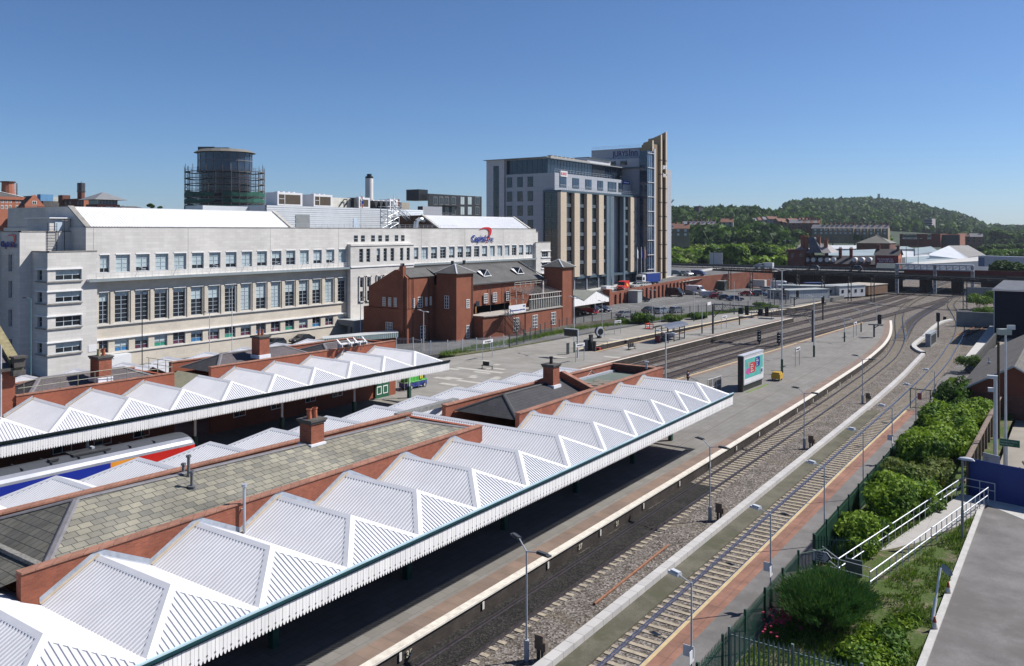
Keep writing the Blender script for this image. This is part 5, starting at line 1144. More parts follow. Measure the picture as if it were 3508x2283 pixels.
m=MB();zr2=zpy(cx - 6,cy + 20,w06(238));m.quad((cx - .2,cy,zt),(cx - .2,y1,zt),(cx - 7,y1 - 7,zr2),(cx - 7,cy,zr2),0);m.poly([(cx - .2,y1,zt),(cx - 14,y1,zt),(cx - 7,y1 - 7,zr2)],0);ridge_cap(m,[(cx - .2,y1,zt + .05),(cx - 7,y1 - 7,zr2 + .1)],.45,1)
m.box(cx - .3,cy,zt - .9,cx + .35,y1 + .2,zt,2);m.build('roof',[SLATEM,WHITE,FBR],t)
for (a,b) in ((352,408),(440,495)):
 for c,e in ((12,52),(72,110),(130,167),(228,262),(283,320)):
  ya,za=QX(z06(c),w06(b),cx);yb,zb_=QX(z06(e),w06(a),cx);fwin(t,cx,ya,yb,za,zb_)
c=atd(z06(117),793,262);m=MB();m.tube((c.x,c.y,10),(c.x,c.y,zpy(c.x,c.y,w06(110))),2.6,12,0,1.75);m.tube((c.x,c.y,zpy(c.x,c.y,w06(112))),(c.x,c.y,zpy(c.x,c.y,w06(95))),2.1,12,1,2.2)
tag(m.build('mill_chimney',[FBR,BRICKOLD],loc=(c.x,c.y,10)),'round brick mill chimney behind the orange mill roof','chimney')
c=atd(z06(247),793,400);m=MB();zt_=zpy(c.x,c.y,w06(120))
for dx,dy in ((-.5,-.5),(.5,-.5),(0,.6)):m.tube((c.x + dx,c.y + dy,10),(c.x + dx * .2,c.y + dy * .2,zt_),.12,4)
for k in range(12):z=zt_ - 1.5 * k;m.tube((c.x - .4,c.y - .4,z),(c.x + .4,c.y - .4,z - 1),.08,4)
tag(m.build('radio_mast',plain('mast_brown',(.2,.12,.1),.6),loc=(c.x,c.y,10)),'thin lattice radio mast beside the mill chimney','mast')
t,cx,cy,x0,y1,zt=cblock('gabled_house','orange brick house with a curved Dutch gable',z06(362),w06(455),255,z06(300),z06(650),[FBR,FBR])
g=[QX(z06(a),w06(b),cx) for a,b in ((362,455),(362,430),(455,330),(470,300),(500,290),(530,300),(545,335),(560,350),(650,455))]
m=MB();m.poly([(cx,a,b) for a,b in g],0);m.poly([(cx - .6,a,b) for a,b in g][::-1],0)
for i in range(1,len(g)):m.quad((cx,*g[i - 1]),(cx - .6,*g[i - 1]),(cx - .6,*g[i]),(cx,*g[i]),0)
zr2=g[3][1];m.quad((cx - .6,g[1][0],g[1][1] - 1),(cx - .6,g[4][0],zr2),(cx - 25,g[4][0],zr2),(cx - 25,g[1][0],g[1][1] - 1),1);m.build('gable',[FBR,SLATEM],t)
ya,za=QX(z06(470),w06(425),cx);yb,zb_=QX(z06(533),w06(380),cx);fwin(t,cx,ya,yb,za,zb_)
cblock('blue_building','bright blue flat roofed building among the distant brick roofs',z06(590),w06(280),300,z06(540),z06(775),[plain('lit_blue_clad',(.10,.24,.42),.5),plain('shaded_blue_clad',(.04,.10,.30),.5)])  # sunlit and shaded faces coloured as two blues
cblock('pale_building','small cream flat roofed building right of the blue one',z06(772),w06(318),310,z06(745),z06(862),[plain('cream_render',(.42,.42,.38),.8),plain('cream_render',(0,0,0))])
cblock('slate_roof_building','low building with a slate roof below the blue building',z06(628),w06(378),270,z06(590),z06(870),[SLATEM,SLATEM])
t,cx,cy,x0,y1,zt=cblock('shaded_brick_building','brick building with a parapet chimney, side painted dark as in shade facing the viewer',z06(1220),w06(340),240,z06(862),z06(1330),[FBR,BRICKOLD])  # shade on the near face put into a darker brick
m=MB();xa=QY(z06(862),793,cy)[0];xb=QY(z06(925),793,cy)[0];m.box(xa,cy - .3,zt - 1,xb,cy + 2,zpy(xa,cy,w06(296)));m.build('chimney',BRICKOLD,t)
for a in (945,1010,1125,1175):xa,za=QY(z06(a),w06(435),cy);xb,zb_=QY(z06(a + 26),w06(385),cy);m=MB();m.box(xa,cy - .05,za,xb,cy,zb_);m.build('window',plain('dull_glass',(.06,.06,.07),.3),t)
c=atd(z06(1182),793,262);t=thing('turret','octagonal brick turret with a pointed slate roof','turret',(c.x,c.y,15));z1_,z2_,z3_=(zpy(c.x,c.y,w06(v)) for v in (325,232,135))
r_=50 / 4.25 / 2845 * 262;m=MB();m.tube((c.x,c.y,12),(c.x,c.y,z2_),r_,8);m.build('wall',BRICKOLD,t);m=MB();m.tube((c.x,c.y,z2_ - .2),(c.x,c.y,z3_),r_ * 1.2,8,0,.05);m.build('roof',SLATED,t);m=MB();m.tube((c.x,c.y,z3_ - .3),(c.x,c.y,zpy(c.x,c.y,w06(92))),.08,5);m.build('finial',DARKST,t)
for k in range(8):
 an=math.pi / 4 * k;m=MB();m.obox((c.x + r_ * .93 * math.cos(an),c.y + r_ * .93 * math.sin(an),z1_ + 1.5),(.1,.9,3),an);m.build('window',plain('dull_glass',(0,0,0)),t)
t,cx,cy,x0,y1,zt=cblock('pavilion_roof_building','brick building with a glazed top storey and a pyramid slate roof',z06(1415),w06(425),225,z06(1250),z06(1745),[FBR,BRICKOLD])  # face away from the sun darkened by its brick colour
zt2=zpy(cx,cy,w06(358));m=MB();m.box(x0 + .5,cy + .5,zt,cx - .5,y1 - .5,zt2,0)
for k in range(14):y=cy + .5 + (y1 - cy - 1) * k / 13;m.box(cx - .55,y - .08,zt,cx - .4,y + .08,zt2,1)
m.build('glazed_storey',[GLASSD,GALV],t)
m=MB();A_=[(x0 - 1.5,cy - 1.5,zt2),(cx + 1.5,cy - 1.5,zt2),(cx + 1.5,y1 + 1.5,zt2),(x0 - 1.5,y1 + 1.5,zt2)];ap=((x0 + cx) / 2,(cy + y1) / 2,zpy((x0 + cx) / 2,(cy + y1) / 2,w06(250)))
for i in range(4):m.poly([A_[i],A_[(i + 1) % 4],ap],0)
m.poly(A_[::-1],0);m.build('roof',plain('light_slate',(.17,.175,.185),.7,.1,1),t)
for c_,e in ((1475,1495),(1540,1645),(1685,1708)):ya,za=QX(z06(c_),w06(497),cx);yb,zb_=QX(z06(e),w06(460),cx);fwin(t,cx,ya,yb,za,zb_)
t,cx,cy,x0,y1,zt=cblock('far_house','low slate roofed house right of the pavilion roofed building',z06(1850),w06(505),300,z06(1830),z06(2200),[FBR,BRICKOLD])  # shaded end drawn with darker brick than the sunny side
m=MB();zr2=zpy(cx - 6,cy + 5,w06(457));m.quad((cx + .3,cy - .3,zt),(cx + .3,y1,zt),(cx - 5,y1 - 3,zr2),(cx - 5,cy - .3,zr2),0);m.poly([(cx + .3,cy - .3,zt),(cx - 5,cy - .3,zr2),(cx - 10,cy - .3,zt)],1);m.build('roof',[SLATEM,BRICKOLD],t)
D0=330.0;sc_=D0 / 2845.0;c=atd(735,793,D0);u_=Vector((CA,SA,0));vv=Vector((-SA,CA,0))
st=thing('scaffolded_tower','round ended tower wrapped in scaffolding and green netting below a glass crown','building',(c.x,c.y,0))
def zs(py):return H - (py - 793) / 2845.0 * D0
def ell(a,b,n=28,ph=0):return [(c.x + (u_ * (a * math.cos(2 * math.pi * (i + .5) / n)) + vv * (b * math.sin(2 * math.pi * (i + .5) / n)) + vv * 12).x,c.y + (u_ * (a * math.cos(2 * math.pi * (i + .5) / n)) + vv * (b * math.sin(2 * math.pi * (i + .5) / n)) + vv * 12).y) for i in range(n)]
def px_(a):return a / 5.7375 + 580
ft=lambda py:470 + py / 5.7375
Wd=lambda p:(px_(p) - px_(890)) * sc_
m=MB();e=ell(Wd(1400),8.5,20);m.prism(e,0,zs(ft(650)),0);m.build('core',glassy('core_dark_glass',(.02,.022,.035)),st)
m=MB();m.prism(ell(Wd(1425),9,20),zs(ft(650)),zs(ft(250)),0);m.build('glass_crown',GLASSB,st)
m=MB();e1=ell(Wd(1430),9.1,20)
for p in e1:m.tube((p[0],p[1],zs(ft(650))),(p[0],p[1],zs(ft(250))),.09,4)
for py in (430,650):m.prism(ell(Wd(1435),9.15,20),zs(ft(py + 12)),zs(ft(py - 8)))
m.build('crown_frame',plain('crown_metal',(.12,.125,.14),.5),st)
m=MB();e2=ell(Wd(1500),11,20);zc=zs(ft(265));zc2=zs(ft(205));e3=ell(Wd(1380),9.5,20);n=20
m.add([(*p,zc) for p in e2] + [(*p,zc2) for p in e3],[(i,(i + 1) % n,n + (i + 1) % n,n + i) for i in range(n)] + [tuple(range(n))[::-1],tuple(range(n,2 * n))],0);m.build('crown_roof',plain('taupe_roof',(.15,.14,.12),.7),st)
for a,b in ((560,885),(925,1160)):
 q0=atd(px_(a),793,D0 + 8);q1=atd(px_(b),793,D0 + 8);m=MB();m.prism([(q0.x,q0.y),(q1.x,q1.y),(q1.x + vv.x * 8,q1.y + vv.y * 8),(q0.x + vv.x * 8,q0.y + vv.y * 8)],zc2 - .5,zs(ft(150)) - (0 if a < 600 else .3));m.build('roof_plant',plain('roof_plant',(.03,.05,.06),.3),st)
lifts=[655,785,905,1035,1165,1290,1400];SW=Wd(1680)
m=MB();eo=ell(SW,12.5,30);ei=ell(SW - 1.8,10.7,30)
for k,p in enumerate(eo):
 m.tube((*p,15),(*p,zs(ft(590 - (k * 37) % 90))),.09,4);m.tube((*ei[k],15),(*ei[k],zs(ft(640))),.08,4)
for py in lifts:
 for o_,rad in ((0,.08),(60,.05),(30,.05)):
  for i in range(30):m.tube((*eo[i],zs(ft(py - o_))),(*eo[(i + 1) % 30],zs(ft(py - o_))),rad,4)
rr=random.Random(4)
for i in range(0,30,2):
 for a,b in zip(lifts,lifts[1:]):
  if rr.random() < .35:m.tube((*eo[i],zs(ft(a))),(*eo[(i + 2) % 30],zs(ft(b))),.07,4)
m.build('scaffolding',plain('scaffold_tube',(.10,.085,.08),.6,.2,.3),st)
for py in lifts:
 m=MB()
 for i in range(30):m.quad((*eo[i],zs(ft(py))),(*eo[(i + 1) % 30],zs(ft(py))),(*ei[(i + 1) % 30],zs(ft(py))),(*ei[i],zs(ft(py))));m.quad((*eo[i],zs(ft(py)) - .25),(*eo[(i + 1) % 30],zs(ft(py)) - .25),(*eo[(i + 1) % 30],zs(ft(py))),(*eo[i],zs(ft(py))))
 m.build('scaffold_boards',plain('scaffold_board',(.09,.085,.075),.9,.4,.3),st)
m=MB();eg=ell(SW + .15,12.6,30)
for i in range(30):
 a,b=eg[i],eg[(i + 1) % 30]
 if i in (22,):continue
 for (t0,t1) in ((1050,1165),(1185,1290),(1310,1420)):
  w1=18 * math.sin(i * 1.3);w2=18 * math.sin(i * 1.3 + 1.3)
  m.quad((*a,zs(ft(t1 - 8))),(*b,zs(ft(t1 - 8))),(*b,zs(ft(t0 + 22 + w2))),(*a,zs(ft(t0 + 22 + w1))))
m.build('green_netting',plain('green_netting',(.012,.075,.055),.8,.45,.35),st)
c=atd(900 + 1497 / 4.1034,793,205);ztp=zpy(c.x,c.y,600 + 50 / 4.1034);t=thing('boiler_chimney','fat white cylindrical chimney with a black top','chimney',(c.x,c.y,10))
rd=58 / 4.1034 / 2845 * 205;m=MB();m.tube((c.x,c.y,10),(c.x,c.y,ztp),rd,24,0,rd * .96);m.build('shaft',plain('chimney_white',(.60,.58,.56),.7,.06,.5),t,smooth=False);m=MB();m.tube((c.x,c.y,ztp),(c.x,c.y,ztp + .5),rd * .95,20);m.tube((c.x,c.y,ztp + .5),(c.x,c.y,ztp + 1.1),rd * .6,16);m.build('black_top',BLACK,t)
t,cx,cy,x0,y1,zt=cblock('flats','black clad block of flats with balconies, left of the office block',850 + 1595 / 2.582,560 + 268 / 2.582,300,850 + 1590 / 2.582,850 + 2066 / 2.582,[plain('black_cladding',(.022,.024,.028),.5),plain('black_cladding',(0,0,0))])
zrow=[(298,365),(385,455)]
for (a,b) in zrow:
 for c_ in (1640,1690,1740,1800,1878,1942,2010):
  ya,za=QX(850 + c_ / 2.582,560 + b / 2.582,cx);yb,zb_=QX(850 + (c_ + 34) / 2.582,560 + a / 2.582,cx)
  fwin(t,cx,ya,yb,za,zb_,fm=plain('flat_frame',(.3,.31,.30),.5),gm=BLIND if c_ in (1878,1942) else GLASSD)
 ya=QX(850 + 1720 / 2.582,793,cx)[0];yb=QX(850 + 1850 / 2.582,793,cx)[0];zz=QX(850 + 1780 / 2.582,560 + b / 2.582,cx)[1];m=MB();m.box(cx,ya,zz - .6,cx + 1.5,yb,zz - .4);m.tube((cx + 1.5,ya,zz + .6),(cx + 1.5,yb,zz + .6),.05,4);m.build('balcony',DARKST,t)
m=MB();m.box(cx - 8,cy - 3,zt - 2.5,cx - 2,cy + 2,zt + 1.5);m.build('roof_box',BLACK,t)
for i,(a,b,c_,e,col,lb) in enumerate(((1795,1925,340,420,BRICKOLD,'dark brick rooftop block between the white chimney and the flats'),(1890,2060,385,470,plain('buff_block',(.33,.30,.25),.8),'low buff rooftop block behind the silver plant room'))):
 cblock('rooftop_block',lb,900 + (a + 60) / 4.1034,600 + c_ / 4.1034,240 + i * 6,900 + a / 4.1034,900 + b / 4.1034,[col,col])
cblock('dark_annex','grey panelled annex wall between the plant room and the flats',850 + 1545 / 2.582,560 + 380 / 2.582,262,850 + 1500 / 2.582,850 + 1715 / 2.582,[PANEL,BLACK])
# platform furniture
ZM={19:(1900,980,3.967),24:(2450,950,3.967),29:(2950,850,3.8728),20:(2000,820,3.967),25:(2550,800,3.967),26:(2600,1100,2.5815),13:(1300,1150,5.95),8:(850,860,1.983),2:(2500,1650,2.361),4:(1700,1700,2.38),17:(1700,1150,2.38),22:(2200,620,1.8196),33:(3200,1300,1.786),0:(0,1100,4.4257)}
def SX_(z,a):o=ZM[z];return o[0] + a[0] / o[2],o[1] + a[1] / o[2]
def PZ(z,a,h=0.9):return P(*SX_(z,a),h)
def ztop(x,y,z,py):return H - (SX_(z,(0,py))[1] - 793) / 2845.0 * (-SA * x + CA * y)
def lamp(label,x,y,zb,zt,arms,head,base=(0.9,DKGREEN,.09),pole=.055,mat=None,group='platform lamp posts',droop=0.0,sign=False):
 """arms: list of (dx, dy, rise); head: (l, w, h, material)"""
 mat=mat or GREYP
 t=thing('lamp_post',label,'lamp post',(x,y,zb),group)
 m=MB();m.tube((x,y,zb),(x,y,zt),pole,8,0,pole * .75);
 if base:m.tube((x,y,zb),(x,y,zb + base[0]),base[2],8,1)
 m.build('pole',[mat,base[1] if base else mat],t)
 for dx,dy,rise in arms:
  e=Vector((x + dx,y + dy,zt + rise));m=MB();m.tube((x,y,zt - .05),e,pole * .6,6);m.build('arm',mat,t)
  d=Vector((dx,dy,0)).normalized();l,w,h,hm=head;m=MB();c=e + d * l * .45;a=math.atan2(dy,dx)
  m.obox((c.x,c.y,c.z - h * .3),(l,w,h * .55),a,0);m.obox((c.x - d.x * l * .1,c.y - d.y * l * .1,c.z + h * .25),(l * .8,w * .7,h * .35),a,0);m.obox((c.x,c.y,c.z - h * .36),(l * .8,w * .8,h * .06),a,1)
  m.build('lamp_head',[hm,WHITE],t)
 return t
HW=plain('lamp_head_pale',(.50,.52,.55),.4);HD=plain('lamp_head_dark',(.05,.055,.06),.45)
desc6=['nearest the bottom edge','second nearest','third nearest','fourth, with a white sign plate','fifth, beside the wide bushes','sixth, by the gate at the far platform end','seventh, beyond the platform end']
X6=-12.75
for i,(sx,sy) in enumerate([(2369,1995),(2640,1760),(2824,1600),(2957,1482),(2600 + 1178 / 2.5815,1100 + 770 / 2.5815),(2600 + 1388 / 2.5815,1100 + 580 / 2.5815),(2600 + 1552 / 2.5815,1100 + 445 / 2.5815)]):
 y,z=QX(sx,sy,X6)
 t=lamp('slim one armed lamp on the red edged platform, ' + desc6[i],X6,y,.9,z,[(-.62,.25,.05)],(.55,.26,.2,HW),base=(1.0,DKGREEN,.075),pole=.045,mat=plain('pale_pole',(.42,.44,.47),.4),group='single arm platform lamps')
 if i in (0,1,4):
  m=MB();m.box(X6 + .05,y - .35,2.6,X6 + .07,y + .1,3.1);m.box(X6 - .35,y - .02,2.75,X6 + .1,y,3.2);m.build('sign_plate',WHITE,t)
labs=['nearest the viewer','second nearest','third nearest','farthest']
for i,(x,y) in enumerate([(-20.91,31.42),(-20.85,53.64),(-20.79,76.18),(-20.82,99.95)]):
 t=lamp('twin headed lamp standing in the ballast between two tracks, ' + labs[i],x,y,0,5.0,[(-.62,.32,.32),(.72,-.12,.1)],(.72,.24,.13,HD),base=(.95,plain('base_grey',(.35,.36,.39)),.12),pole=.05,group='twin lamps between the tracks')
 m=MB();m.box(x + .35,y + .3,0,x + .47,y + .45,1.15,0);m.box(x + .55,y + .35,0,x + .67,y + .5,1.15,0);m.box(x + .3,y + .2,.55,x + .75,y + .32,1.2,1);m.box(x + .7,y + .25,.5,x + .85,y + .5,.9,1)
 tag(m.build('trackside_box',[plain('weathered_timber',(.10,.085,.07),.9),plain('rusty_box',(.12,.09,.07),.8)],loc=(x + .5,y + .35,0)),'weathered trackside cable box on two posts beside a twin headed lamp, %s' % labs[i],'trackside box','trackside boxes by the twin lamps')
LW=plain('light_pole',(.55,.56,.57),.4)
def tall(z,base,topy,lab,arms=((-.7,.5,.1),(.7,-.5,.1)),zb=.9,head=(.75,.25,.12,HW),grp='tall platform lamp posts',bs=(1.6,DKGREEN,.12),pole=.075):
 x,y=PZ(z,base,zb);zt=ztop(x,y,z,topy);return lamp(lab,x,y,zb,zt,arms,head,base=bs,pole=pole,mat=LW,group=grp)
tall(19,(265,905),160,'tall white lamp by the hanging train indicator, left of the buffers',arms=((-.8,.5,.1),(.8,-.5,-.05)))
tall(19,(645,640),215,'slim twin armed lamp behind the round fan cabinet',bs=None,pole=.05)
tall(19,(1434,520),270,'slim lamp left of the curved glass shelter',bs=None,pole=.05)
tall(19,(1325,510),60,'tall white lamp rising from the red and white barrier',arms=((-.6,.4,.1),(.6,-.4,.1)))
tall(19,(1893,480),75,'tall white lamp with a dark green foot near the car park fence',arms=())
tall(19,(2003,645),190,'white lamp beside the small lattice gantry leg',arms=())
tall(24,(258,505),60,'white lamp on the left platform strip by the weeds',arms=());tall(24,(330,650),215,'white lamp on the left platform past the small sign',arms=())
tall(24,(749,430),40,'tall white floodlight mast near the portable cabins',arms=((.3,.3,.2),(-.3,.2,.1)))
tall(24,(908,1315),-90,'tallest white lamp, right behind the advertising board',arms=((-.9,.6,.15),(.9,-.6,.15)),bs=(1.9,DKGREEN,.15),pole=.09)
tall(24,(1343,1085),270,'tall white lamp in the middle of the long platform',arms=((-.9,.6,.15),(.9,-.6,.15)),bs=(1.7,DKGREEN,.15),pole=.09)
tall(24,(1757,880),570,'short twin armed lamp on the far half of the long platform',arms=((-.8,.5,.25),(.8,-.5,.1)))
tall(24,(1983,745),460,'twin armed lamp near the tip of the long platform',arms=((-.8,.5,.2),(.8,-.5,.15)))
tall(24,(2188,590),370,'last twin armed lamp beyond the signal at the platform tip',arms=((-1.2,.8,.25),(1.0,-.6,.15)),bs=None)
x,y=-36.3,79.3
for _ in range(1):
 r0=ray(*SX_(19,(1510,640)));t_=79.3 / r0[1];x=r0[0] * t_;zt=H + r0[2] * t_
lamp('big twin headed white lamp behind the flat roofed end of the near building',x,79.3,.9,zt,((-.9,.55,.1),(.95,-.6,.1)),(.85,.28,.14,HW),base=(1.6,DKGREEN,.13),pole=.085,mat=LW,group='tall platform lamp posts')
tall(8,(1192,700),410,'twin headed white lamp in front of the red brick building',arms=((-.9,.3,.1),(.9,-.4,.0)),bs=None,zb=.5)
for (a,b,c,lab,k) in ((0,(690,860),-60,'slender lamp in front of the shaded corner block',0),):
 x,y=-107,50.5;zz=ztop(x,y,0,-150 - 60);lamp(lab,x,y,1.0,11.2,((-.4,-.3,.1),),(.5,.25,.12,HD),base=None,pole=.06,mat=plain('teal_pole',(.10,.22,.24),.4),group='street lamps along the stone building')
for i,(px,top) in enumerate(((487,1000),(718,1072),(795,980),(1235,1020))):
 x=-100.0 if i else -92.0;y,z=QX(px,top,x);mt=[BLACK,LW,LW,LW][i]
 lamp(['black lamp column in front of the tall stone windows, left','twin headed street lamp before the stone building','thin tall street lamp right of the twin headed one','slender lamp column in front of the centre bay'][i],x,y,1.0,z,[((.5,.3,.15),(-.4,-.3,.1)) if i == 1 else ((.35,.2,.05),)][0] if i else [(.2,.1,.05)],(.45,.2,.12,HD),base=None,pole=.06,mat=mt,group='street lamps along the stone building')
SGN=plain('sign_text_dark',(.03,.03,.04),.6)
def namesign(a,b,h,lab,n='Nottingham'):
 (x0,y0),(x1,y1)=a,b;t=thing('station_sign',lab,'sign',(x0,y0,.9),'station name signs')
 for q in (a,b):m=MB();m.tube((*q,.9),(*q,.9 + h),.045,6);m.build('post',GREYP,t)
 d=Vector((x1 - x0,y1 - y0,0));L=d.length;d.normalize();nrm=d.cross(Vector((0,0,1)));m=MB();c=Vector(((x0 + x1) / 2,(y0 + y1) / 2,.9 + h - .48)) + nrm * .06
 m.obox(c,(L + .12,.05,.46),math.atan2(d.y,d.x));m.build('board',WHITE,t)
 text(n,.34,SGN,Vector((x0,y0,.9 + h - .36)) + nrm * .09 + d * (L / 2 - .85),d,(0,0,1),t,bold=.006);return t
for z,a,b,h,lab in ((13,(2105,490),(2300,445),2.75,'station name sign on two posts near the black bench on the wide platform'),(19,(285,1040),(400,1015),2.6,'station name sign in front of the train indicator'),
 (19,(815,660),(897,648),2.5,'station name sign right of the round fan cabinet'),(19,(2265,590),(2335,575),2.5,'station name sign beside the small lattice gantry leg'),
 (24,(1090,1220),(1145,1195),2.6,'station name sign right of the advertising board'),(24,(1880,820),(1918,800),2.6,'station name sign near the tip of the long platform')):
 namesign(PZ(z,a),PZ(z,b),h,lab)
x,y=PZ(19,(2077,450));m=MB();m.tube((x,y,.9),(x,y,4.4),.05,6,0);m.box(x - .1,y - .1,3.8,x + .05,y + 2.0,4.4,1);tag(m.build('platform_board',[GREYP,WHITE],loc=(x,y,.9)),'white board on a single tall post at the weedy edge of the left platform','sign')
def bench(a,b,lab,seats):
 t=thing('bench',lab,'bench',(a[0],a[1],.9),'metal platform benches');d=Vector((b[0] - a[0],b[1] - a[1],0));L=d.length;d.normalize();n=d.cross(Vector((0,0,1)));an=math.atan2(d.y,d.x)
 A_=Vector((*a,0))
 for s in (.1,L - .1):c=A_ + d * s;m=MB();m.obox((c.x,c.y,.9),(.07,.5,.06),an);m.obox((c.x,c.y,.96),(.07,.07,.4),an);m.build('leg',BLACK,t)
 m=MB();c=A_ + d * L / 2;m.obox((c.x,c.y,1.28),(L,.08,.08),an);m.build('beam',BLACK,t)
 for s in seats:
  c=A_ + d * (s * L) + n * .05;m=MB();m.obox((c.x,c.y,1.36),(.5,.46,.04),an);q=c - n * .24;m.obox((q.x,q.y,1.38),(.5,.04,.48),an);m.obox((q.x + d.x * .25 + n.x * .2,q.y + d.y * .25 + n.y * .2,1.55),(.04,.4,.04),an);m.build('seat',BLACK,t)
bench(PZ(13,(2080,670)),PZ(13,(2310,690)),'black metal bench with two seats left on the wide pale platform',(.2,.48));bench(PZ(19,(1000,875)),PZ(19,(1095,855)),'black metal bench with three seats between the bay and the through tracks',(.2,.5,.8))
x0,y0=PZ(19,(1530,775));x1,y1=PZ(19,(1770,720));t=thing('glass_shelter','dark blue framed platform shelter with a curved ribbed roof','shelter',(x0 - 1,y0,.9))
SB=plain('shelter_navy',(.012,.02,.05),.4);W_=2.0;ys=[y0 - .3,y0 + 2.2,y0 + 4.6,y1 + .3]
for y in ys:
 for x in (x0 + .3 - .02 * (y - y0),x0 - W_):m=MB();m.box(x - .06,y - .06,.9,x + .06,y + .06,3.3);m.build('post',SB,t)
m=MB();n=10
for i in range(n):
 a0,a1=math.pi * i / n,math.pi * (i + 1) / n;c=x0 - W_ / 2 + .15;r=W_ / 2 + .45
 p,q=(c + r * math.cos(a0),3.25 + .55 * math.sin(a0)),(c + r * math.cos(a1),3.25 + .55 * math.sin(a1))
 m.quad((p[0],ys[0] - .5,p[1]),(p[0],ys[-1] + .5,p[1]),(q[0],ys[-1] + .5,q[1]),(q[0],ys[0] - .5,q[1]),0)
 for k in range(14):y=ys[0] - .5 + k * (ys[-1] - ys[0] + 1) / 13;m.quad((p[0],y - .05,p[1] + .03),(p[0],y + .05,p[1] + .03),(q[0],y + .05,q[1] + .03),(q[0],y - .05,q[1] + .03),1)
m.build('curved_roof',[plain('smoked_roof',(.16,.17,.20),.3),SB],t)
m=MB()
for z in (1.0,1.9,2.9):m.box(x0 - W_ - .03,ys[0],z,x0 - W_ + .03,ys[-1],z + .08);m.box(x0 + .2,ys[1],z,x0 + .26,ys[-1],z + .08);m.box(x0 - W_,ys[-1] - .03,z,x0 + .2,ys[-1] + .03,z + .08);m.box(x0 - W_,ys[0] - .03,z,x0 + .2,ys[0] + .03,z + .08)
m.box(x0 - 1.6,y0 + 1,1.3,x0 - 1.2,y0 + 5,1.4);m.build('frame',SB,t)
m=MB();m.box(x0 - W_ - .02,ys[1],1.1,x0 - W_,ys[-1],2.0);m.build('panel',plain('navy_poster',(.02,.035,.10),.3),t)
m=MB();m.box(x0 - 1.9,y0 - .6,.9,x0 - 1.2,y0 + .1,2.0);tag(m.build('vending_bin',plain('dark_red_bin',(.16,.02,.025),.5),loc=(x0 - 1.5,y0 - .2,.9)),'dark red bin standing in the near corner of the curved shelter','bin')
x,y=PZ(19,(313,975));t=thing('train_indicator','large dark train indicator hung from a grey post at the head of the bay','indicator',(x,y,.9))
m=MB();m.box(x - .1,y - .1,.9,x + .1,y + .1,5.1);m.build('post',GREYP,t);m=MB();m.box(x - 2.2,y - .2,4.0,x - .05,y + .2,5.0,0);m.box(x - 2.1,y - .22,4.1,x - .15,y - .2,4.75,1);m.box(x - 2.2,y - .25,5.0,x + .1,y + .25,5.08,2);m.build('display',[plain('indicator_dark',(.02,.025,.04),.3),plain('indicator_screen',(.035,.03,.03),.2),GREYP],t)
def cab(nm,lab,cat,c,s,mat,z=.9,grp=None,rz=0):m=MB();m.obox((c[0],c[1],z),(s[0],s[1],s[2] * .94),rz,0);m.obox((c[0],c[1],z + s[2] * .94),(s[0] + .06,s[1] + .06,s[2] * .06),rz,0);m.obox((c[0] + s[0] / 2,c[1],z + s[2] * .12),(.02,s[1] * .8,s[2] * .7),rz,1);return tag(m.build(nm,[mat,plain('panel_dark',(.03,.035,.04),.4)],loc=(c[0],c[1],z)),lab,cat,grp)
cab('help_point','small black leaning information board on two thin legs','notice board',PZ(19,(180,930)),(.1,.7,1.7),DARKST)
cab('ticket_cabinet','dark blue grey cabinet with pale sides at the end of the bay track','cabinet',PZ(19,(440,880)),(.6,1.1,1.7),plain('cabinet_blue',(.06,.075,.10),.4));cab('information_pillar','tall narrow black information pillar by the buffers','information pillar',PZ(19,(493,880)),(.35,.7,2.5),BLACK);cab('pillar_bin','slim dark litter bin with a domed top beside the black pillar','bin',PZ(19,(543,882)),(.4,.4,1.5),DARKST)
bx,by=PZ(19,(590,870));m=MB();m.box(bx - 2.0,by + .3,.1,bx + .1,by + .7,1.2,0);m.tube((bx - 1.6,by + .7,1.0),(bx - 1.6,by + 1.3,1.0),.18,8,1);m.tube((bx - .3,by + .7,1.0),(bx - .3,by + 1.3,1.0),.18,8,1)
tag(m.build('buffer_stop',[plain('buffer_red',(.35,.03,.02),.5),BLACK],loc=(bx - 1,by,.1)),'red buffer stop closing the bay track','buffer stop')
m=MB();c0=PZ(19,(340,850));
for a,b in (((330,850),(640,810)),((330,790),(640,768))):pass
q0,q1=PZ(19,(330,870)),PZ(19,(660,860))
for z in (1.5,2.0):m.tube((q0[0] - 1.5,q0[1] + 1,z),(q1[0],q1[1] + 1.4,z),.03,5)
for f in (0,.33,.66,1):xx=q0[0] - 1.5 + (q1[0] - q0[0] + 1.5) * f;yy=q0[1] + 1 + (q1[1] + .4 - q0[1]) * f;m.tube((xx,yy,.9),(xx,yy,2.0),.03,5)
tag(m.build('guard_rail',DARKST,loc=(q0[0],q0[1],.9)),'thin dark guard rail around the end of the bay track','railing')
x,y=PZ(19,(620,712));m=MB();m.box(x - .5,y - .3,.9,x + .1,y + .3,1.5,1);d=Vector((.85,-.5,.05)).normalized();c=Vector((x,y,2.05));m.tube(c - d * .5,c,.85,18,1);m.tube(c,c + d * .12,.85,18,0,.8);m.tube(c + d * .12,c + d * .14,.55,14,1)
tag(m.build('fan_cabinet',[plain('silver_ring',(.5,.52,.55),.3),BLACK],loc=(x,y,.9)),'round silver rimmed dark drum standing on the platform','drum');x2,y2=PZ(19,(676,700));m=MB();m.tube((x2,y2,.9),(x2,y2,2.3),.03,5,0);m.box(x2 - .3,y2 - .02,1.9,x2 + .05,y2 + .02,2.6,1);tag(m.build('yellow_sign',[GREYP,plain('sign_yellow',(.6,.42,.03),.5)],loc=(x2,y2,.9)),'small yellow sign behind the round drum','sign')
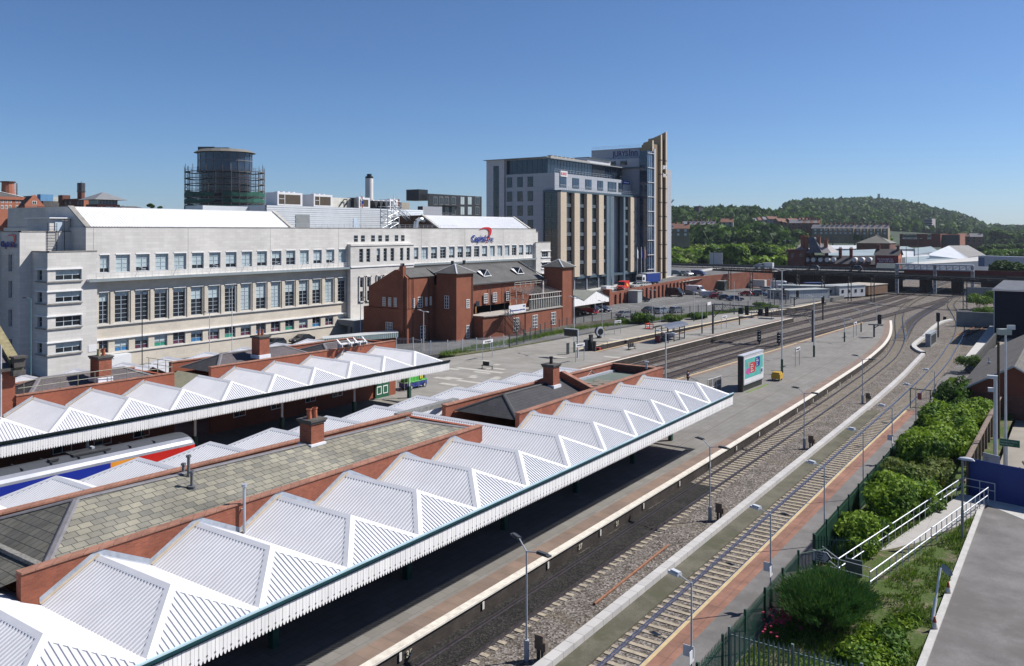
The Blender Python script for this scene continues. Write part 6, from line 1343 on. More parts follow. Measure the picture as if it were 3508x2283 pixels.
x,y=PZ(19,(1305,585));t=thing('barrier','red and white plastic barrier round the foot of a lamp','barrier',(x,y,.9))
m=MB()
for k in range(3):m.box(x - .9,y - .5 + k * .0,.9 + .4 * k,x - .8,y + 1.2,1.05 + .4 * k,k % 2);m.box(x - .9,y - .5,.9 + .4 * k,x + .8,y - .4,1.05 + .4 * k,k % 2)
for (a,b) in ((-.85,-.45),(-.85,.4),(-.85,1.15),(0,-.45),(.75,-.45)):m.box(x + a - .06,y + b - .06,.9,x + a + .06,y + b + .06,2.0,0)
m.build('rails',[plain('barrier_red',(.6,.06,.03),.5),WHITE],t)
a,b=P(2546,1344,.9),P(2614,1317,.9);d=Vector((b[0] - a[0],b[1] - a[1],0));L=d.length;d.normalize();nrm=d.cross(Vector((0,0,1)));A0=Vector((*a,.9))
t=thing('advertising_board','large framed advertising board with a turquoise poster on the long platform','billboard',(a[0],a[1],.9));an=math.atan2(d.y,d.x)
def bp(s,z,o=0):v=A0 + d * s + nrm * o;return (v.x,v.y,.9 + z)
def brect(m,s0,s1,z0,z1,o,mi):m.quad(bp(s0,z0,o),bp(s1,z0,o),bp(s1,z1,o),bp(s0,z1,o),mi)
m=MB();c=A0 + d * L / 2 - nrm * .3;m.obox((c.x,c.y,1.5),(L + .1,.5,3.55),an,0);m.obox((c.x,c.y,5.0),(L + .3,.7,.12),an,1);m.obox((c.x,c.y,.9),(L - .1,.35,.7),an,2);q=A0 - d * .05 - nrm * .3;m.obox((q.x,q.y,.9),(.18,.6,4.1),an,2)
for (s0,s1,z0,z1) in ((0,L,3.85,4.05),(0,L,.75,.9),(0,.15,.75,4.05),(L - .15,L,.75,4.05)):c=A0 + d * (s0 + s1) / 2;m.obox((c.x,c.y,.9 + z0),(s1 - s0,.14,z1 - z0),an,1)
m.build('frame',[plain('board_body',(.03,.03,.035)),plain('silver_frame',(.42,.43,.46),.4),BLACK],t)
m=MB();brect(m,.15,L - .15,.9,3.85,.08,0);brect(m,.3,L - .3,1.45,3.7,.09,1)
def blob(m,cs,cz,rs,rz_,o,mi,n=18,p=2.0):
 pts=[]
 for i in range(n):t_=2 * math.pi * i / n;pts.append(bp(cs + rs * math.copysign(abs(math.cos(t_)) ** (2 / p),math.cos(t_)),cz + rz_ * math.copysign(abs(math.sin(t_)) ** (2 / p),math.sin(t_)),o))
 m.poly(pts,mi)
blob(m,L * .42,2.55,L * .14,.62,.10,2,24,5);blob(m,L * .68,3.05,L * .11,.58,.11,3,24,5);blob(m,L * .2,2.25,L * .10,.38,.10,4);blob(m,L * .185,3.1,L * .035,.36,.11,5)
blob(m,L * .88,1.85,L * .055,.36,.12,0,20,4);blob(m,L * .88,1.85,L * .04,.25,.13,3)
m.build('poster',[WHITE,plain('turquoise',(.08,.36,.33),.5),plain('bubble_red',(.42,.03,.03),.5),plain('bubble_navy',(.012,.03,.20),.5),plain('poster_pink',(.45,.06,.25),.5),plain('poster_skin',(.35,.24,.18),.6)],t)
for i,s in enumerate(("I've got a",'small need.','Can you','upgrade me?')):text(s,.21,WHITE,bp(L * .31,2.85 - i * .25,.125),d,(0,0,1),t,bold=.008,xs=.62 * L / 4.2)
for i,s in enumerate(('YES','MICRO','and','now!')):text(s,.20,WHITE,bp(L * .60,3.33 - i * .24,.125),d,(0,0,1),t,bold=.008,xs=.75 * L / 4.2)
m=MB();c=A0 + d * (L / 2 + .2) + nrm * .45;m.obox((c.x,c.y,.9),(L + .4,.3,.02),an);struct('grass_strip',m,plain('grass_strip',(.11,.17,.03),.9,.3,4))
x,y=PZ(24,(835,1420));x,y=P(2661,1304,.9);t=thing('generator','small yellow generator on wheels standing on the long platform','generator',(x,y,.9));YG=plain('generator_yellow',(.45,.28,.03),.5)
m=MB();m.box(x - .55,y - .5,1.15,x + .55,y + .8,1.75,0);m.box(x - .45,y - .4,1.75,x + .45,y + .7,1.95,0);m.tube((x - .7,y,2.05),(x + .8,y + .3,2.1),.03,4,1);m.build('body',[YG,BLACK],t)
for dx in (-.4,.4):
 for dy in (-.35,.6):m=MB();m.tube((x + dx - .05,y + dy,1.05),(x + dx + .05,y + dy,1.05),.15,10);m.build('wheel',BLACK,t)
m=MB();q0,q1=P(2310,1345,.9),P(2471,1338,.9);x0_,y0_=P(2425,1355,.9);x1_,y1_=P(2470,1340,.9)
for f in (0,.33,.66,1):m.box(x0_ + (x1_ - x0_) * f - .04,y0_ + (y1_ - y0_) * f - .04,.9,x0_ + (x1_ - x0_) * f + .04,y0_ + (y1_ - y0_) * f + .04,2.7,0)
for z in (.95,1.7,2.65):m.tube((x0_,y0_,z),(x1_,y1_,z),.05,4,0)
m.quad((x0_,y0_,1),(x1_,y1_,1),(x1_,y1_,2.6),(x0_,y0_,2.6),1);tag(m.build('poster_frame',[LW,plain('poster_dull',(.16,.15,.14),.3,.5,3)],loc=(x0_,y0_,.9)),'row of white framed poster panels just beyond the end of the near canopy','notice board')
x,y=PZ(13,(640,1085));y += .6;t=thing('baggage_tug','green and blue baggage tug loaded with green and yellow crates inside a wire cage','tug',(x,y,.9))
m=MB();m.box(x - .7,y - 1.9,1.2,x + .6,y + 1.6,1.75,0);m.box(x - .75,y - 2,1.75,x + .65,y + 1.7,1.85,1);m.box(x - .6,y - 1.7,1.85,x + .5,y - .1,2.9,1);m.box(x - .6,y,1.85,x + .5,y + 1.0,2.4,1);m.build('body',[plain('tug_blue',(.03,.05,.22),.4),plain('tug_green',(.07,.36,.05),.5)],t)
for dy in (-1.3,1.1):
 for dx in (-.6,.55):m=MB();m.tube((x + dx,y + dy,1.22),(x + dx + .14,y + dy,1.22),.32,14,0);m.tube((x + dx + .14,y + dy,1.22),(x + dx + .16,y + dy,1.22),.17,12,1);m.build('wheel',[BLACK,GALV],t)
for k in range(2):m=MB();m.box(x + .05,y + .35,2.0 + k * .45,x + .6,y + .85,2.38 + k * .45);tag(m.build('yellow_crate',plain('crate_yellow',(.55,.45,.04),.5),loc=(x + .3,y + .6,2 + k * .45)),'yellow crate on the green baggage tug, %s of the two' % ('lower','upper')[k],'crate','yellow crates on the tug')
m=MB();cg=[PZ(13,q) for q in [(375,1130),(510,1150),(655,1115),(800,1090),(940,1060)]]
for q in cg:m.tube((*q,.9),(*q,3.1),.03,5)
for a,b in zip(cg,cg[1:]):
 for z in (1.0,1.9,3.05):m.tube((*a,z),(*b,z),.018,4)
tag(m.build('wire_cage',GALV,loc=(cg[0][0],cg[0][1],.9)),'thin grey wire cage enclosing the green baggage tug','cage')
x,y=PZ(13,(895,940));m=MB();m.box(x - .12,y - .12,.9,x + .12,y + .12,2.6,0);m.box(x + .1,y - .1,2.0,x + .6,y + .1,2.7,1);tag(m.build('help_pillar',[DKGREEN,plain('dark_brown_box',(.06,.03,.025),.5)],loc=(x,y,.9)),'dark green pillar with a brown box, right of the baggage tug','pillar')
def person(x,y,z,lab,rz,shirt,trousers,hair,pose='walk'):
 t=thing('person',lab,'person',(x,y,z));skin=plain('skin',(.42,.25,.18),.6)
 def figure(nm,joints,edges,rad,mat):
  me=bpy.data.meshes.new(nm);me.from_pydata(joints,edges,[]);o=bpy.data.objects.new(nm,me);COL.objects.link(o);o.parent=t;o.rotation_euler=(0,0,rz)
  md=o.modifiers.new('skin','SKIN');sv_=me.skin_vertices[0].data
  for i,r_ in enumerate(rad):sv_[i].radius=(r_,r_ * .85)
  sv_[0].use_root=True;sb=o.modifiers.new('sub','SUBSURF');sb.levels=sb.render_levels=1;me.materials.append(mat);return o
 figure('body',[(0,0,.95),(0,.01,1.2),(0,0,1.42),(0,.01,1.5),(0,.02,1.64),(.18,0,1.4),(.25,.04,1.15),(.22,.16,.95),(-.18,0,1.4),(-.25,-.03,1.15),(-.24,.08,.92),(.1,0,.9),(.1,.1,.5),(.1,.05,.08),(-.1,0,.9),(-.1,-.08,.5),(-.1,-.16,.1),(0,.015,1.74),(.1,.17,.04),(-.1,-.04,.05)],
  [(0,1),(1,2),(2,3),(3,4),(2,5),(5,6),(6,7),(2,8),(8,9),(9,10),(0,11),(11,12),(12,13),(0,14),(14,15),(15,16),(4,17),(13,18),(16,19)],[.14,.13,.13,.055,.085,.06,.045,.035,.06,.045,.035,.09,.065,.045,.09,.065,.045,.07,.04,.04],skin)
 figure('shirt',[(0,0,.93),(0,.01,1.2),(0,0,1.41),(.19,0,1.39),(.245,.03,1.2),(-.19,0,1.39),(-.245,-.02,1.2)],[(0,1),(1,2),(2,3),(3,4),(2,5),(5,6)],[.17,.16,.15,.085,.075,.085,.075],shirt)
 figure('trousers',[(0,0,.96),(.1,0,.88),(.1,.1,.5),(.1,.05,.12),(-.1,0,.88),(-.1,-.08,.5),(-.1,-.16,.14)],[(0,1),(1,2),(2,3),(0,4),(4,5),(5,6)],[.16,.105,.085,.07,.105,.085,.07],trousers)
 m=MB();m.tube((0,-.02,1.66),(0,-.02,1.80),.095,10,0,.06);m.tube((0,-.02,1.56),(0,-.02,1.68),.085,10,0,.1);h=m.build('hair',hair,t,smooth=True);h.data.transform(Matrix.Translation(WL[t.name]));h.rotation_euler=(0,0,rz)
 return t
px,py=P(2357,1318,.9);person(px,py,.9,'person in a dark blue top walking on the platform behind the near canopy',1.2,plain('navy_top',(.012,.02,.08),.8),plain('dark_trousers',(.02,.02,.025),.8),plain('brown_hair',(.10,.05,.02),.7))
NUM=plain('number_paint',(.45,.42,.32),.8)
for px_n,py_n,s in ((1398,1864,'35'),(1989,1867,'37'),(2117,1786,'36')):
 y,z=QX(px_n - 8,py_n,-25.2);tag(text(s,.42,NUM,(-25.17,y,.28),(0,1,0),(0,0,1),None,'wall_number',.005,bold=.01),'painted number %s on the sooty platform wall' % s,'painted number')
m=MB()
for i in range(16):
 y=27.6 + i * 6.2;m.box(-25.19,y,.3,-25.17,y + .16,.68)
tag(m.build('distance_marker',plain('marker_white',(.5,.48,.44),.7),loc=(-25.18,70,.3)),'row of small white marker plates along the long platform wall','marker',kind='stuff')
DG=plain('gantry_grey',(.05,.055,.065),.6,.2);SIG=plain('signal_black',(.012,.012,.014),.5)
def truss(m,a,b,h,w,r,n):
 a,b=Vector(a),Vector(b);d=b - a;s=d.cross(Vector((0,0,1))).normalized() * w / 2;up_=Vector((0,0,h))
 for o in (s,-s):
  m.tube(a + o,b + o,r,4);m.tube(a + o + up_,b + o + up_,r,4)
  for i in range(n):p,q=a + d * i / n,a + d * (i + 1) / n;m.tube(p + o + (up_ if i % 2 else Vector()),q + o + (Vector() if i % 2 else up_),r * .7,4)
 for i in range(n + 1):p=a + d * i / n;m.tube(p + s,p - s,r * .6,4);m.tube(p + s + up_,p - s + up_,r * .6,4)
def signal(parent,x,y,z,lights=3,rz=0.0):
 m=MB();m.box(x - .3,y - .2,z,x + .3,y + .1,z + .45 * lights + .3,0)
 for k in range(lights):zc=z + .35 + .45 * k;m.tube((x,y - .2,zc),(x,y - .55,zc + .02),.17,10,0,.19);m.tube((x,y - .22,zc),(x,y - .23,zc),.12,10,1)
 m.build('signal_head',[SIG,plain('signal_lens',(.08,.09,.09),.2)],parent)
g0=PZ(19,(2152,650));g1=PZ(24,(1325,880));t=thing('signal_gantry','low grey lattice gantry carrying two dark signals across the sooty tracks','gantry',(*g0,.9));zg=ztop(*g0,19,330)
m=MB();truss(m,(*g0,zg),(*g1,zg),1.1,.9,.055,22);m.build('lattice_beam',DG,t)
for q,bz in ((g0,.9),(g1,.9)):
 m=MB();m.box(q[0] - .14,q[1] - .14,bz,q[0] + .14,q[1] + .14,zg + 1.1);dd=(Vector((*g1,0)) - Vector((*g0,0))).normalized() * (1 if q is g0 else -1);m.tube((q[0],q[1],zg - 1.4),(q[0] + dd.x * 1.4,q[1] + dd.y * 1.4,zg),.07,5);m.build('leg',DG,t)
for f in (.355,.555):
 x,y=g0[0] + (g1[0] - g0[0]) * f,g0[1] + (g1[1] - g0[1]) * f;signal(t,x + .3,y - .7,zg - .4);m=MB();m.box(x - 1.2,y - .9,zg - .9,x + 1.2,y + .6,zg - .8);m.tube((x - 1.2,y - .9,zg - .8),(x - 1.2,y - .9,zg + .3),.04,4);m.tube((x + 1.2,y - .9,zg - .8),(x + 1.2,y - .9,zg + .3),.04,4);m.box(x - 1.2,y - .8,zg - .3,x - .5,y - .2,zg + .8);m.build('signal_cage',SIG,t)
def psig(z,base,topy,lab,zb=0.0,bracket=0.0,lights=3):
 x,y=PZ(z,base,zb);zt=ztop(x,y,z,topy);t=thing('signal',lab,'signal',(x,y,zb),'colour light signals');m=MB();m.box(x - .13,y - .13,zb,x + .13,y + .13,zt - 1.6 if not bracket else zt - 2.0);
 if bracket:m.box(x - .9,y - .4,zt - 2.15,x + bracket + .6,y + .4,zt - 2.0);m.tube((x,y,zt - 2.7),(x + .8,y,zt - 2.1),.08,5)
 m.build('post',DG,t);signal(t,x + bracket,y,zt - 1.9,lights);return t
psig(24,(2160,815),485,'signal on a black bracket post at the tip of the long platform',.9,.9);psig(24,(1465,585),240,'signal on a grey post in the ballast left of the platform tip');psig(24,(1075,430),165,'signal before the ribbed portable cabins',.3,.8);psig(24,(905,385),130,'signal with its back turned, near the compound gate',.3,.4)
psig(29,(1022,1185),840,'thin signal post in the weeds by the kinked trough',0,0);psig(29,(1110,960),870,'short dark signal with a cage at the crossover',0,0,2)
for i,q in enumerate([(600,915),(868,935)]):
 x,y=PZ(24,q,0);m=MB();m.box(x - .1,y - .1,0,x + .1,y + .1,.5,0);signal_z=.4;m.box(x - .3,y - .25,.5,x + .3,y + .1,2.4,0)
 for k in range(4):m.tube((x,y - .25,.75 + .45 * k),(x,y - .6,.8 + .45 * k),.18,8,0,.2);m.box(x - .25,y - .62,.9 + .45 * k,x + .25,y - .3,.95 + .45 * k,1)
 tag(m.build('ground_signal',[SIG,WHITE],loc=(x,y,0)),'stubby dark signal standing between the sooty tracks, %s one' % ('left','right')[i],'signal','ground signals')
Lg,Rg=(-54.7,244.5),(-25.0,236.0);dirg=Vector((Rg[0] - Lg[0],Rg[1] - Lg[1],0)).normalized()
t=thing('pipe_gantry','long low dark lattice gantry spanning car park and tracks before the bridge','gantry',(-60,247,0));A_=Vector((*Lg,6.9)) - dirg * 46;B_=Vector((*Rg,6.9)) + dirg * 9.5
m=MB();truss(m,A_,B_,.8,1.2,.09,60);m.build('lattice_beam',SIG,t)
m=MB();m.quad(*[tuple(v) for v in (A_ + Vector((0,-.5,.1)),B_ + Vector((0,-.5,.1)),B_ + Vector((0,-.5,.55)),A_ + Vector((0,-.5,.55)))]);m.tube(A_ + Vector((0,.3,.9)),B_ + Vector((0,.3,.9)),.14,6);m.build('pipes',plain('pipe_dark',(.03,.028,.028),.7,.4,.6),t)
for s in (-40,-32,-24,-16,-8,0,6.6,30.5):
 for off_ in (0,.9):
  c=Vector((*Lg,0)) + dirg * (s + off_);m=MB();m.box(c.x - .09,c.y - .09,0,c.x + .09,c.y + .09,6.9);
  if off_:
   for k in range(6):m.tube((c.x,c.y,.4 + k * 1.08),(c.x - dirg.x * .9,c.y - dirg.y * .9,1.45 + k * 1.08),.05,4)
  m.build('leg',SIG,t)
PG=plain('portal_silver',(.30,.32,.36),.45,.15,.8,metal=.2)
t=thing('silver_portal','silver box girder portal straddling the tracks at the bridge mouth','portal',(-38,283,0));pp=[(-49.0,284.3),(-38.4,285.6),(-28.3,287.0)]
for x,y in pp:
 m=MB();m.box(x - .45,y - .45,0,x + .45,y + .45,9.3,0)
 for k in range(6):m.box(x - .3,y - .5,.8 + k * 1.35,x + .3,y - .45,1.7 + k * 1.35,1)
 m.build('leg',[PG,plain('portal_recess',(.16,.17,.19),.6)],t)
m=MB();m.box(-49.5,283.6,9.0,-27.8,286.4,9.35,0);m.box(-49.5,283.6,7.45,-27.8,286.4,7.75,0)
for i in range(13):x=-49.4 + i * 1.78;m.box(x,283.6,7.7,x + .28,283.8,9.0,0);m.tube((x,283.7,7.75),(x + 1.78,283.7,9.0),.1,4,0) if i < 12 else None
m.build('box_girder',[PG],t)
m=MB()
for x in (-43,-41.6,-40.2):m.tube((x,283.4,8.4),(x,283.4,7.9),.08,6,0,.32)
m.build('hanging_lamps',WHITE,t)
# road bridge
DB=bricky('bridge_brick_in_shade',(.045,.026,.024),(.035,.022,.02),(.025,.018,.018),.5,.25,blotch=.3,bscale=.3);RP=bricky('dark_red_parapet',(.12,.03,.028),(.095,.026,.025),(.05,.02,.02),.5,.25,blotch=.2,bscale=.3)  # pier and wall brick coloured near black for the shade under the bridge
BL=thing('road_bridge','brick road bridge, shade painted into its walls, with two low openings over the tracks','bridge',(-45,294,0));yb0,yb1=291.0,304.0
m=MB();m.prism([(-140,yb0),(-24,yb0),(20,yb0 + 3),(20,yb1 + 3),(-24,yb1),(-140,yb1)],4.45,6.05);m.build('deck',DARKST,BL)
for x0,x1 in ((-60,-50.5),(-43.6,-41.6),(-34.6,-32.4),(-26.5,20)):m=MB();m.box(x0,yb0 + .2,-.2,x1,yb1 - .2,4.5);m.build('pier',DB,BL)
m=MB();m.box(-140,yb0 + 3,-.2,-58,yb0 + 4,4.5,0)  # solid dark wall stands in for the shade below the deck
for i in range(16):m.box(-138 + i * 5,yb0 + 2.4,0,-137 + i * 5,yb0 + 3,4.4,0)
m.build('underbridge_shade_wall',DB,BL)
m=MB();m.box(-48,yb0 - .2,6.05,20,yb0 + .25,7.35,0);m.box(-48,yb0 - .25,7.35,20,yb0 + .3,7.5,0);m.build('parapet',RP,BL)
m=MB();m.box(-140,yb0 - .1,6.05,-48,yb0 + .1,6.3,0)
for i in range(46):m.box(-140 + i * 2,yb0 - .08,6.3,-139.9 + i * 2,yb0,7.1,0)
m.box(-140,yb0 - .08,7.05,-48,yb0,7.15,0);m.build('railing',SIG,BL)
m=MB();m.prism([(-140,yb0 + .3),(20,yb0 + .3),(20,yb1 + 20),(-140,yb1 + 20)],5.5,6.1);m.box(-140,yb1,6.1,20,yb1 + .3,7.0);struct('bridge_road',m,ROADM)
m=MB();pts=[(150,1.02),(165,1.6),(185,3.1),(200,3.7),(220,4.15),(245,4.9),(270,5.5),(291,6.05)];
rx=lambda y:-98.3 if y < 238 else -98.3 + (y - 238) * .28
for (a,za),(b,zb_) in zip(pts,pts[1:]):m.quad((rx(a) - (.3 if a > 178 else 0),a,za),(rx(b) - .3,b,zb_),(-150,b,zb_),(-150,a,za))
struct('raised_street',m,ROADM)
m=MB()
for (a,za),(b,zb_) in zip(pts[2:],pts[3:]):m.quad((-108.6,a,za + .12),(-108.6,b,zb_ + .12),(-112,b,zb_ + .12),(-112,a,za + .12));m.quad((rx(a) - 2.6,a,za + .1),(rx(b) - 2.6,b,zb_ + .1),(rx(b) - .35,b,zb_ + .1),(rx(a) - .35,a,za + .1)) ;m.quad((-108.6,a,za),(-108.6,b,zb_),(-108.6,b,zb_ + .12),(-108.6,a,za + .12))
struct('pavement',m,CONC)
RW=bricky('retaining_brick',(.25,.085,.05),(.20,.065,.042),(.15,.07,.05),.23,.075,blotch=.35,bscale=.25)
t=thing('retaining_wall','long orange brick retaining wall with buttresses between car park and raised street','wall',(-98,212,1));m=MB()
prev=None
for i in range(19):
 y=186 + i * 5.2;zz=1.0;
 for (a,za),(b,zb_) in zip(pts,pts[1:]):
  if a <= y <= b:zz=za + (zb_ - za) * (y - a) / (b - a)
 cur=(rx(y),y,zz + .85)
 if prev:m.quad((prev[0],prev[1],.9),(cur[0],cur[1],.9),cur,prev);m.quad(prev,cur,(cur[0] - .45,cur[1],cur[2]),(prev[0] - .45,prev[1],prev[2]));m.quad((prev[0] - .45,prev[1],prev[2]),(cur[0] - .45,cur[1],cur[2]),(cur[0] - .45,cur[1],.9),(prev[0] - .45,prev[1],.9))
 if y < 238:
  for k in (0,1):yy=y + k * 2.6;m.box(rx(yy) - .1,yy - .35,.9,rx(yy) + .4,yy + .35,zz + .35)
 prev=cur
m.build('wall',RW,t)
m=MB();m.box(-99.6,184.0,1,-97.6,185.4,5.0);m.box(-100.5,184,1,-99.6,184.4,3.6);tag(m.build('brick_pier',RW,loc=(-98.5,184.6,1)),'square brick pier at the near end of the retaining wall','wall')
m=MB();MK=plain('marking_white',(.42,.41,.39),.9,.2,2)
def line(a,b,w=.12,z=1.0,mm=None):a,b=PZ(20,a,z),PZ(20,b,z);d=Vector((b[0] - a[0],b[1] - a[1],0));n_=Vector((-d.y,d.x,0)).normalized() * w / 2;(mm or m).quad(*[(v.x,v.y,z + .006) for v in (Vector((*a,0)) + n_,Vector((*a,0)) - n_,Vector((*b,0)) - n_,Vector((*b,0)) + n_)])
line((1250,797),(830,870));line((1640,822),(980,932));line((600,940),(240,1020));line((1380,797),(900,880),.08);line((600,898),(770,922),.15);line((400,905),(600,940),.1)
for i in range(9):a=(900 + i * 42,858 - i * 7.2);line(a,(a[0] - 60,a[1] - 22),.1)
for i in range(14):a=(1060 + i * 42,918 - i * 7);line(a,(a[0] + 70,a[1] + 14),.1)
for i in range(7):a=(330 + i * 40,990 - i * 9);line(a,(a[0] - 90,a[1] - 14),.1)
struct('road_marking',m,MK)
# vehicles
def car_proto(col,kind='hatch'):
 t=thing('parked_car','','car',(0,0,0));WL[t.name]=Vector((0,0,0));pm=plain('car_paint_' + '_'.join('%03d' % int(c * 100) for c in col),col,.22,.03,1,spec=.6)
 if kind == 'saloon':lower=[(-2.2,.35),(-2.25,.65),(-2.15,.92),(-1.3,.98),(1.0,.98),(2.1,.80),(2.25,.6),(2.2,.35)];cab=[(-1.75,.95),(-1.0,1.40),(.25,1.43),(1.15,.96)]
 elif kind == 'cab':lower=[(-2.2,.35),(-2.25,.7),(-2.1,1.05),(-1.3,1.08),(.8,1.08),(2.0,.95),(2.25,.7),(2.2,.35)];cab=[(-2.0,1.05),(-1.55,1.72),(.35,1.72),(.95,1.06)]
 else:lower=[(-1.95,.35),(-2.0,.7),(-1.9,1.0),(-1.2,1.02),(.9,1.0),(1.85,.85),(2.0,.6),(1.95,.35)];cab=[(-1.85,.98),(-1.5,1.42),(.15,1.48),(1.05,.98)]
 m=MB();n=len(lower)
 for w0,w1,i0 in ((.86,.86,0),):
  vs=[(-.86 + (.04 if z < .5 else 0),y,z) for y,z in lower] + [(.86 - (.04 if z < .5 else 0),y,z) for y,z in lower];m.poly(vs[:n]);m.poly(vs[n:][::-1])
  for i in range(n):j=(i + 1) % n;m.quad(vs[i],vs[n + i],vs[n + j],vs[j])
 r=[(-.62,cab[1][0] + .05,cab[1][1] + .03),(.62,cab[1][0] + .05,cab[1][1] + .03),(.62,cab[2][0] - .05,cab[2][1] + .03),(-.62,cab[2][0] - .05,cab[2][1] + .03)];m.poly(r)
 for s in (-1,1):
  for (a,b) in ((0,1),(2,3)):m.tube((s * .80,cab[a][0],cab[a][1]) if a == 0 else (s * .64,cab[a][0],cab[a][1]),(s * .64,cab[b][0],cab[b][1]) if a == 0 else (s * .80,cab[b][0],cab[b][1]),.045,4)
  m.tube((s * .64,*cab[1]),(s * .64,*cab[2]),.045,4);m.tube((s * .8,(cab[0][0] + cab[3][0]) / 2,.97),(s * .64,(cab[1][0] + cab[2][0]) / 2,cab[1][1]),.05,4)
 m.build('body',pm,t)
 m=MB();vs=[(-.80,*cab[0]),(-.63,*cab[1]),(-.63,*cab[2]),(-.80,*cab[3]),(.80,*cab[0]),(.63,*cab[1]),(.63,*cab[2]),(.80,*cab[3])];m.add(vs,[(3,2,1,0),(4,5,6,7),(0,1,5,4),(1,2,6,5),(2,3,7,6)]);m.build('window',GLASSD,t)
 for sx in (-1,1):
  for sy in (-1.3,1.3):m=MB();m.tube((sx * .72,sy,.32),(sx * .89,sy,.32),.32,14,0);m.tube((sx * .88,sy,.32),(sx * .90,sy,.32),.19,10,1);m.build('wheel',[BLACK,GALV],t)
  m=MB();e=max(p[0] for p in lower);m.box(sx * .5 - .16,e - .12,.62,sx * .5 + .16,e + .01,.76);m.build('headlight',WHITE,t)
  m=MB();m.box(sx * .62 - .13,-e - .01,.68,sx * .62 + .13,-e + .12,.82);m.build('tail_light',RED,t)
 return t
def van_proto(col,L_=5.4,W_=1.95,Hh=2.4,nm='parked_van',cat='van',glass_side=False):
 t=thing(nm,'',cat,(0,0,0));WL[t.name]=Vector((0,0,0));pm=plain('van_paint_' + '_'.join('%03d' % int(c * 100) for c in col),col,.3,.04,1)
 e=L_ / 2;pr=[(-e,.4),(-e,Hh - .08),(-e + .1,Hh),(e - 1.75,Hh),(e - 1.35,Hh - .12),(e - .75,1.35),(e - .1,1.08),(e,.8),(e,.4)];n=len(pr);w=W_ / 2;m=MB();top=lambda z:w - max(0,z - 1.3) * .09
 vs=[(-top(z),y,z) for y,z in pr] + [(top(z),y,z) for y,z in pr];m.poly(vs[:n]);m.poly(vs[n:][::-1])
 for i in range(n):j=(i + 1) % n;m.quad(vs[i],vs[n + i],vs[n + j],vs[j])
 m.build('body',pm,t)
 m=MB();m.quad((-.82,e - 1.30,Hh - .22),(.82,e - 1.30,Hh - .22),(.88,e - .76,1.42),(-.88,e - .76,1.42))
 m.v=[(x,y + .025,z + .02) for x,y,z in m.v]
 for s in (-1,1):
  m.quad((s * (top(1.4) + .012),e - 1.0,1.38),(s * (top(1.4) + .012),e - 1.95,1.38),(s * (top(2) + .012),e - 1.95,Hh - .35),(s * (top(2) + .012),e - 1.38,Hh - .35))
  if glass_side:m.quad((s * (top(1.4) + .012),e - 2.1,1.38),(s * (top(1.4) + .012),-e + .3,1.38),(s * (top(2) + .012),-e + .3,Hh - .4),(s * (top(2) + .012),e - 2.1,Hh - .4))
 m.build('window',GLASSD,t)
 for sx in (-1,1):
  for sy in (-e + 1.05,e - .95):m=MB();m.tube((sx * (w - .2),sy,.35),(sx * (w + .01),sy,.35),.35,14,0);m.tube((sx * w,sy,.35),(sx * (w + .02),sy,.35),.2,10,1);m.build('wheel',[BLACK,GALV],t)
  m=MB();m.box(sx * .72 - .14,e - .08,.72,sx * .72 + .14,e + .02,.92);m.build('headlight',WHITE,t)
 return t
PROTO={}
def veh(kind,col,xy,z,ang,lab,scale=None,grp=None,nm=None,cat=None):
 k=(kind,col)
 if k not in PROTO:PROTO[k]=[(van_proto(col,glass_side=(kind == 'minibus')) if kind in ('van','minibus') else van_proto(col,4.4,1.75,1.85) if kind == 'smallvan' else car_proto(col,kind)),True]
 o=place(PROTO[k][0],PROTO[k][1],(xy[0],xy[1],z),ang,lab,grp or 'parked cars and vans',scale);PROTO[k][1]=False
 if cat:o['category']=cat
 return o
PIh=math.pi / 2
veh('van',(.02,.022,.028),(-96.2,220.2),1.0,-PIh,'black high roofed van parked below the retaining wall',1.05);veh('van',(.62,.63,.65),(-94.3,231.6),1.0,-PIh - .1,'white high roofed van behind the compound fence',1.08)
for i,(a,k,c,lab) in enumerate((((1690,795),'smallvan',(.40,.41,.43),'small silver van in the row below the white van'),((1808,808),'hatch',(.30,.02,.025),'red hatchback in the row by the compound'),((1920,825),'hatch',(.05,.06,.09),'dark grey blue hatchback right of the red one'),((2052,838),'saloon',(.03,.055,.14),'dark blue saloon at the right end of the row'))):
 veh(k,c,PZ(20,a,1.0),1.0,-.9,lab)
veh('saloon',(.16,.17,.19),PZ(20,(1440,755),1.0),1.0,-PIh,'grey saloon in the shade behind the black van')
veh('hatch',(.02,.022,.028),PZ(20,(790,850),1.0),1.0,-.7,'black hatchback beside the grey steel cabin')
veh('smallvan',(.55,.56,.58),(-104.6,196.0),3.2,0,'white van half hidden behind the brick pier at the street entrance')
for a,k,c,lab in (((45,1015),'minibus',(.33,.02,.03),'dark red minibus under the white gabled canopy'),((145,990),'hatch',(.03,.035,.045),'black hatchback between the minibus and a dark blue car'),((250,985),'saloon',(.03,.045,.09),'dark blue car at the open end of the gabled canopy')):veh(k,c,PZ(20,a,1.0),1.0,-PIh - .2,lab)
x,y=P(1990,1080,1.0);veh('hatch',(.03,.035,.045),(x - 1,y),1.0,-PIh,'dark hatchback at the near corner under the gabled canopy')
for a,k,c,lab in (((900,1000),'saloon',(.03,.035,.045),'dark car behind the fence, right of the tall bush'),((560,1060),'saloon',(.22,.23,.25),'silver grey car behind the fence, left of the tall bush'),((1260,1000),'hatch',(.16,.17,.19),'grey car behind the fence among the weeds'),((1060,1010),'hatch',(.22,.26,.32),'pale blue car behind the fence between two bushes')):veh(k,c,PZ(20,a,1.0),1.0,-.2,lab)
def zst(y):
 for (a,za),(b,zb_) in zip(pts,pts[1:]):
  if a <= y <= b:return za + (zb_ - za) * (y - a) / (b - a)
 return 6.05
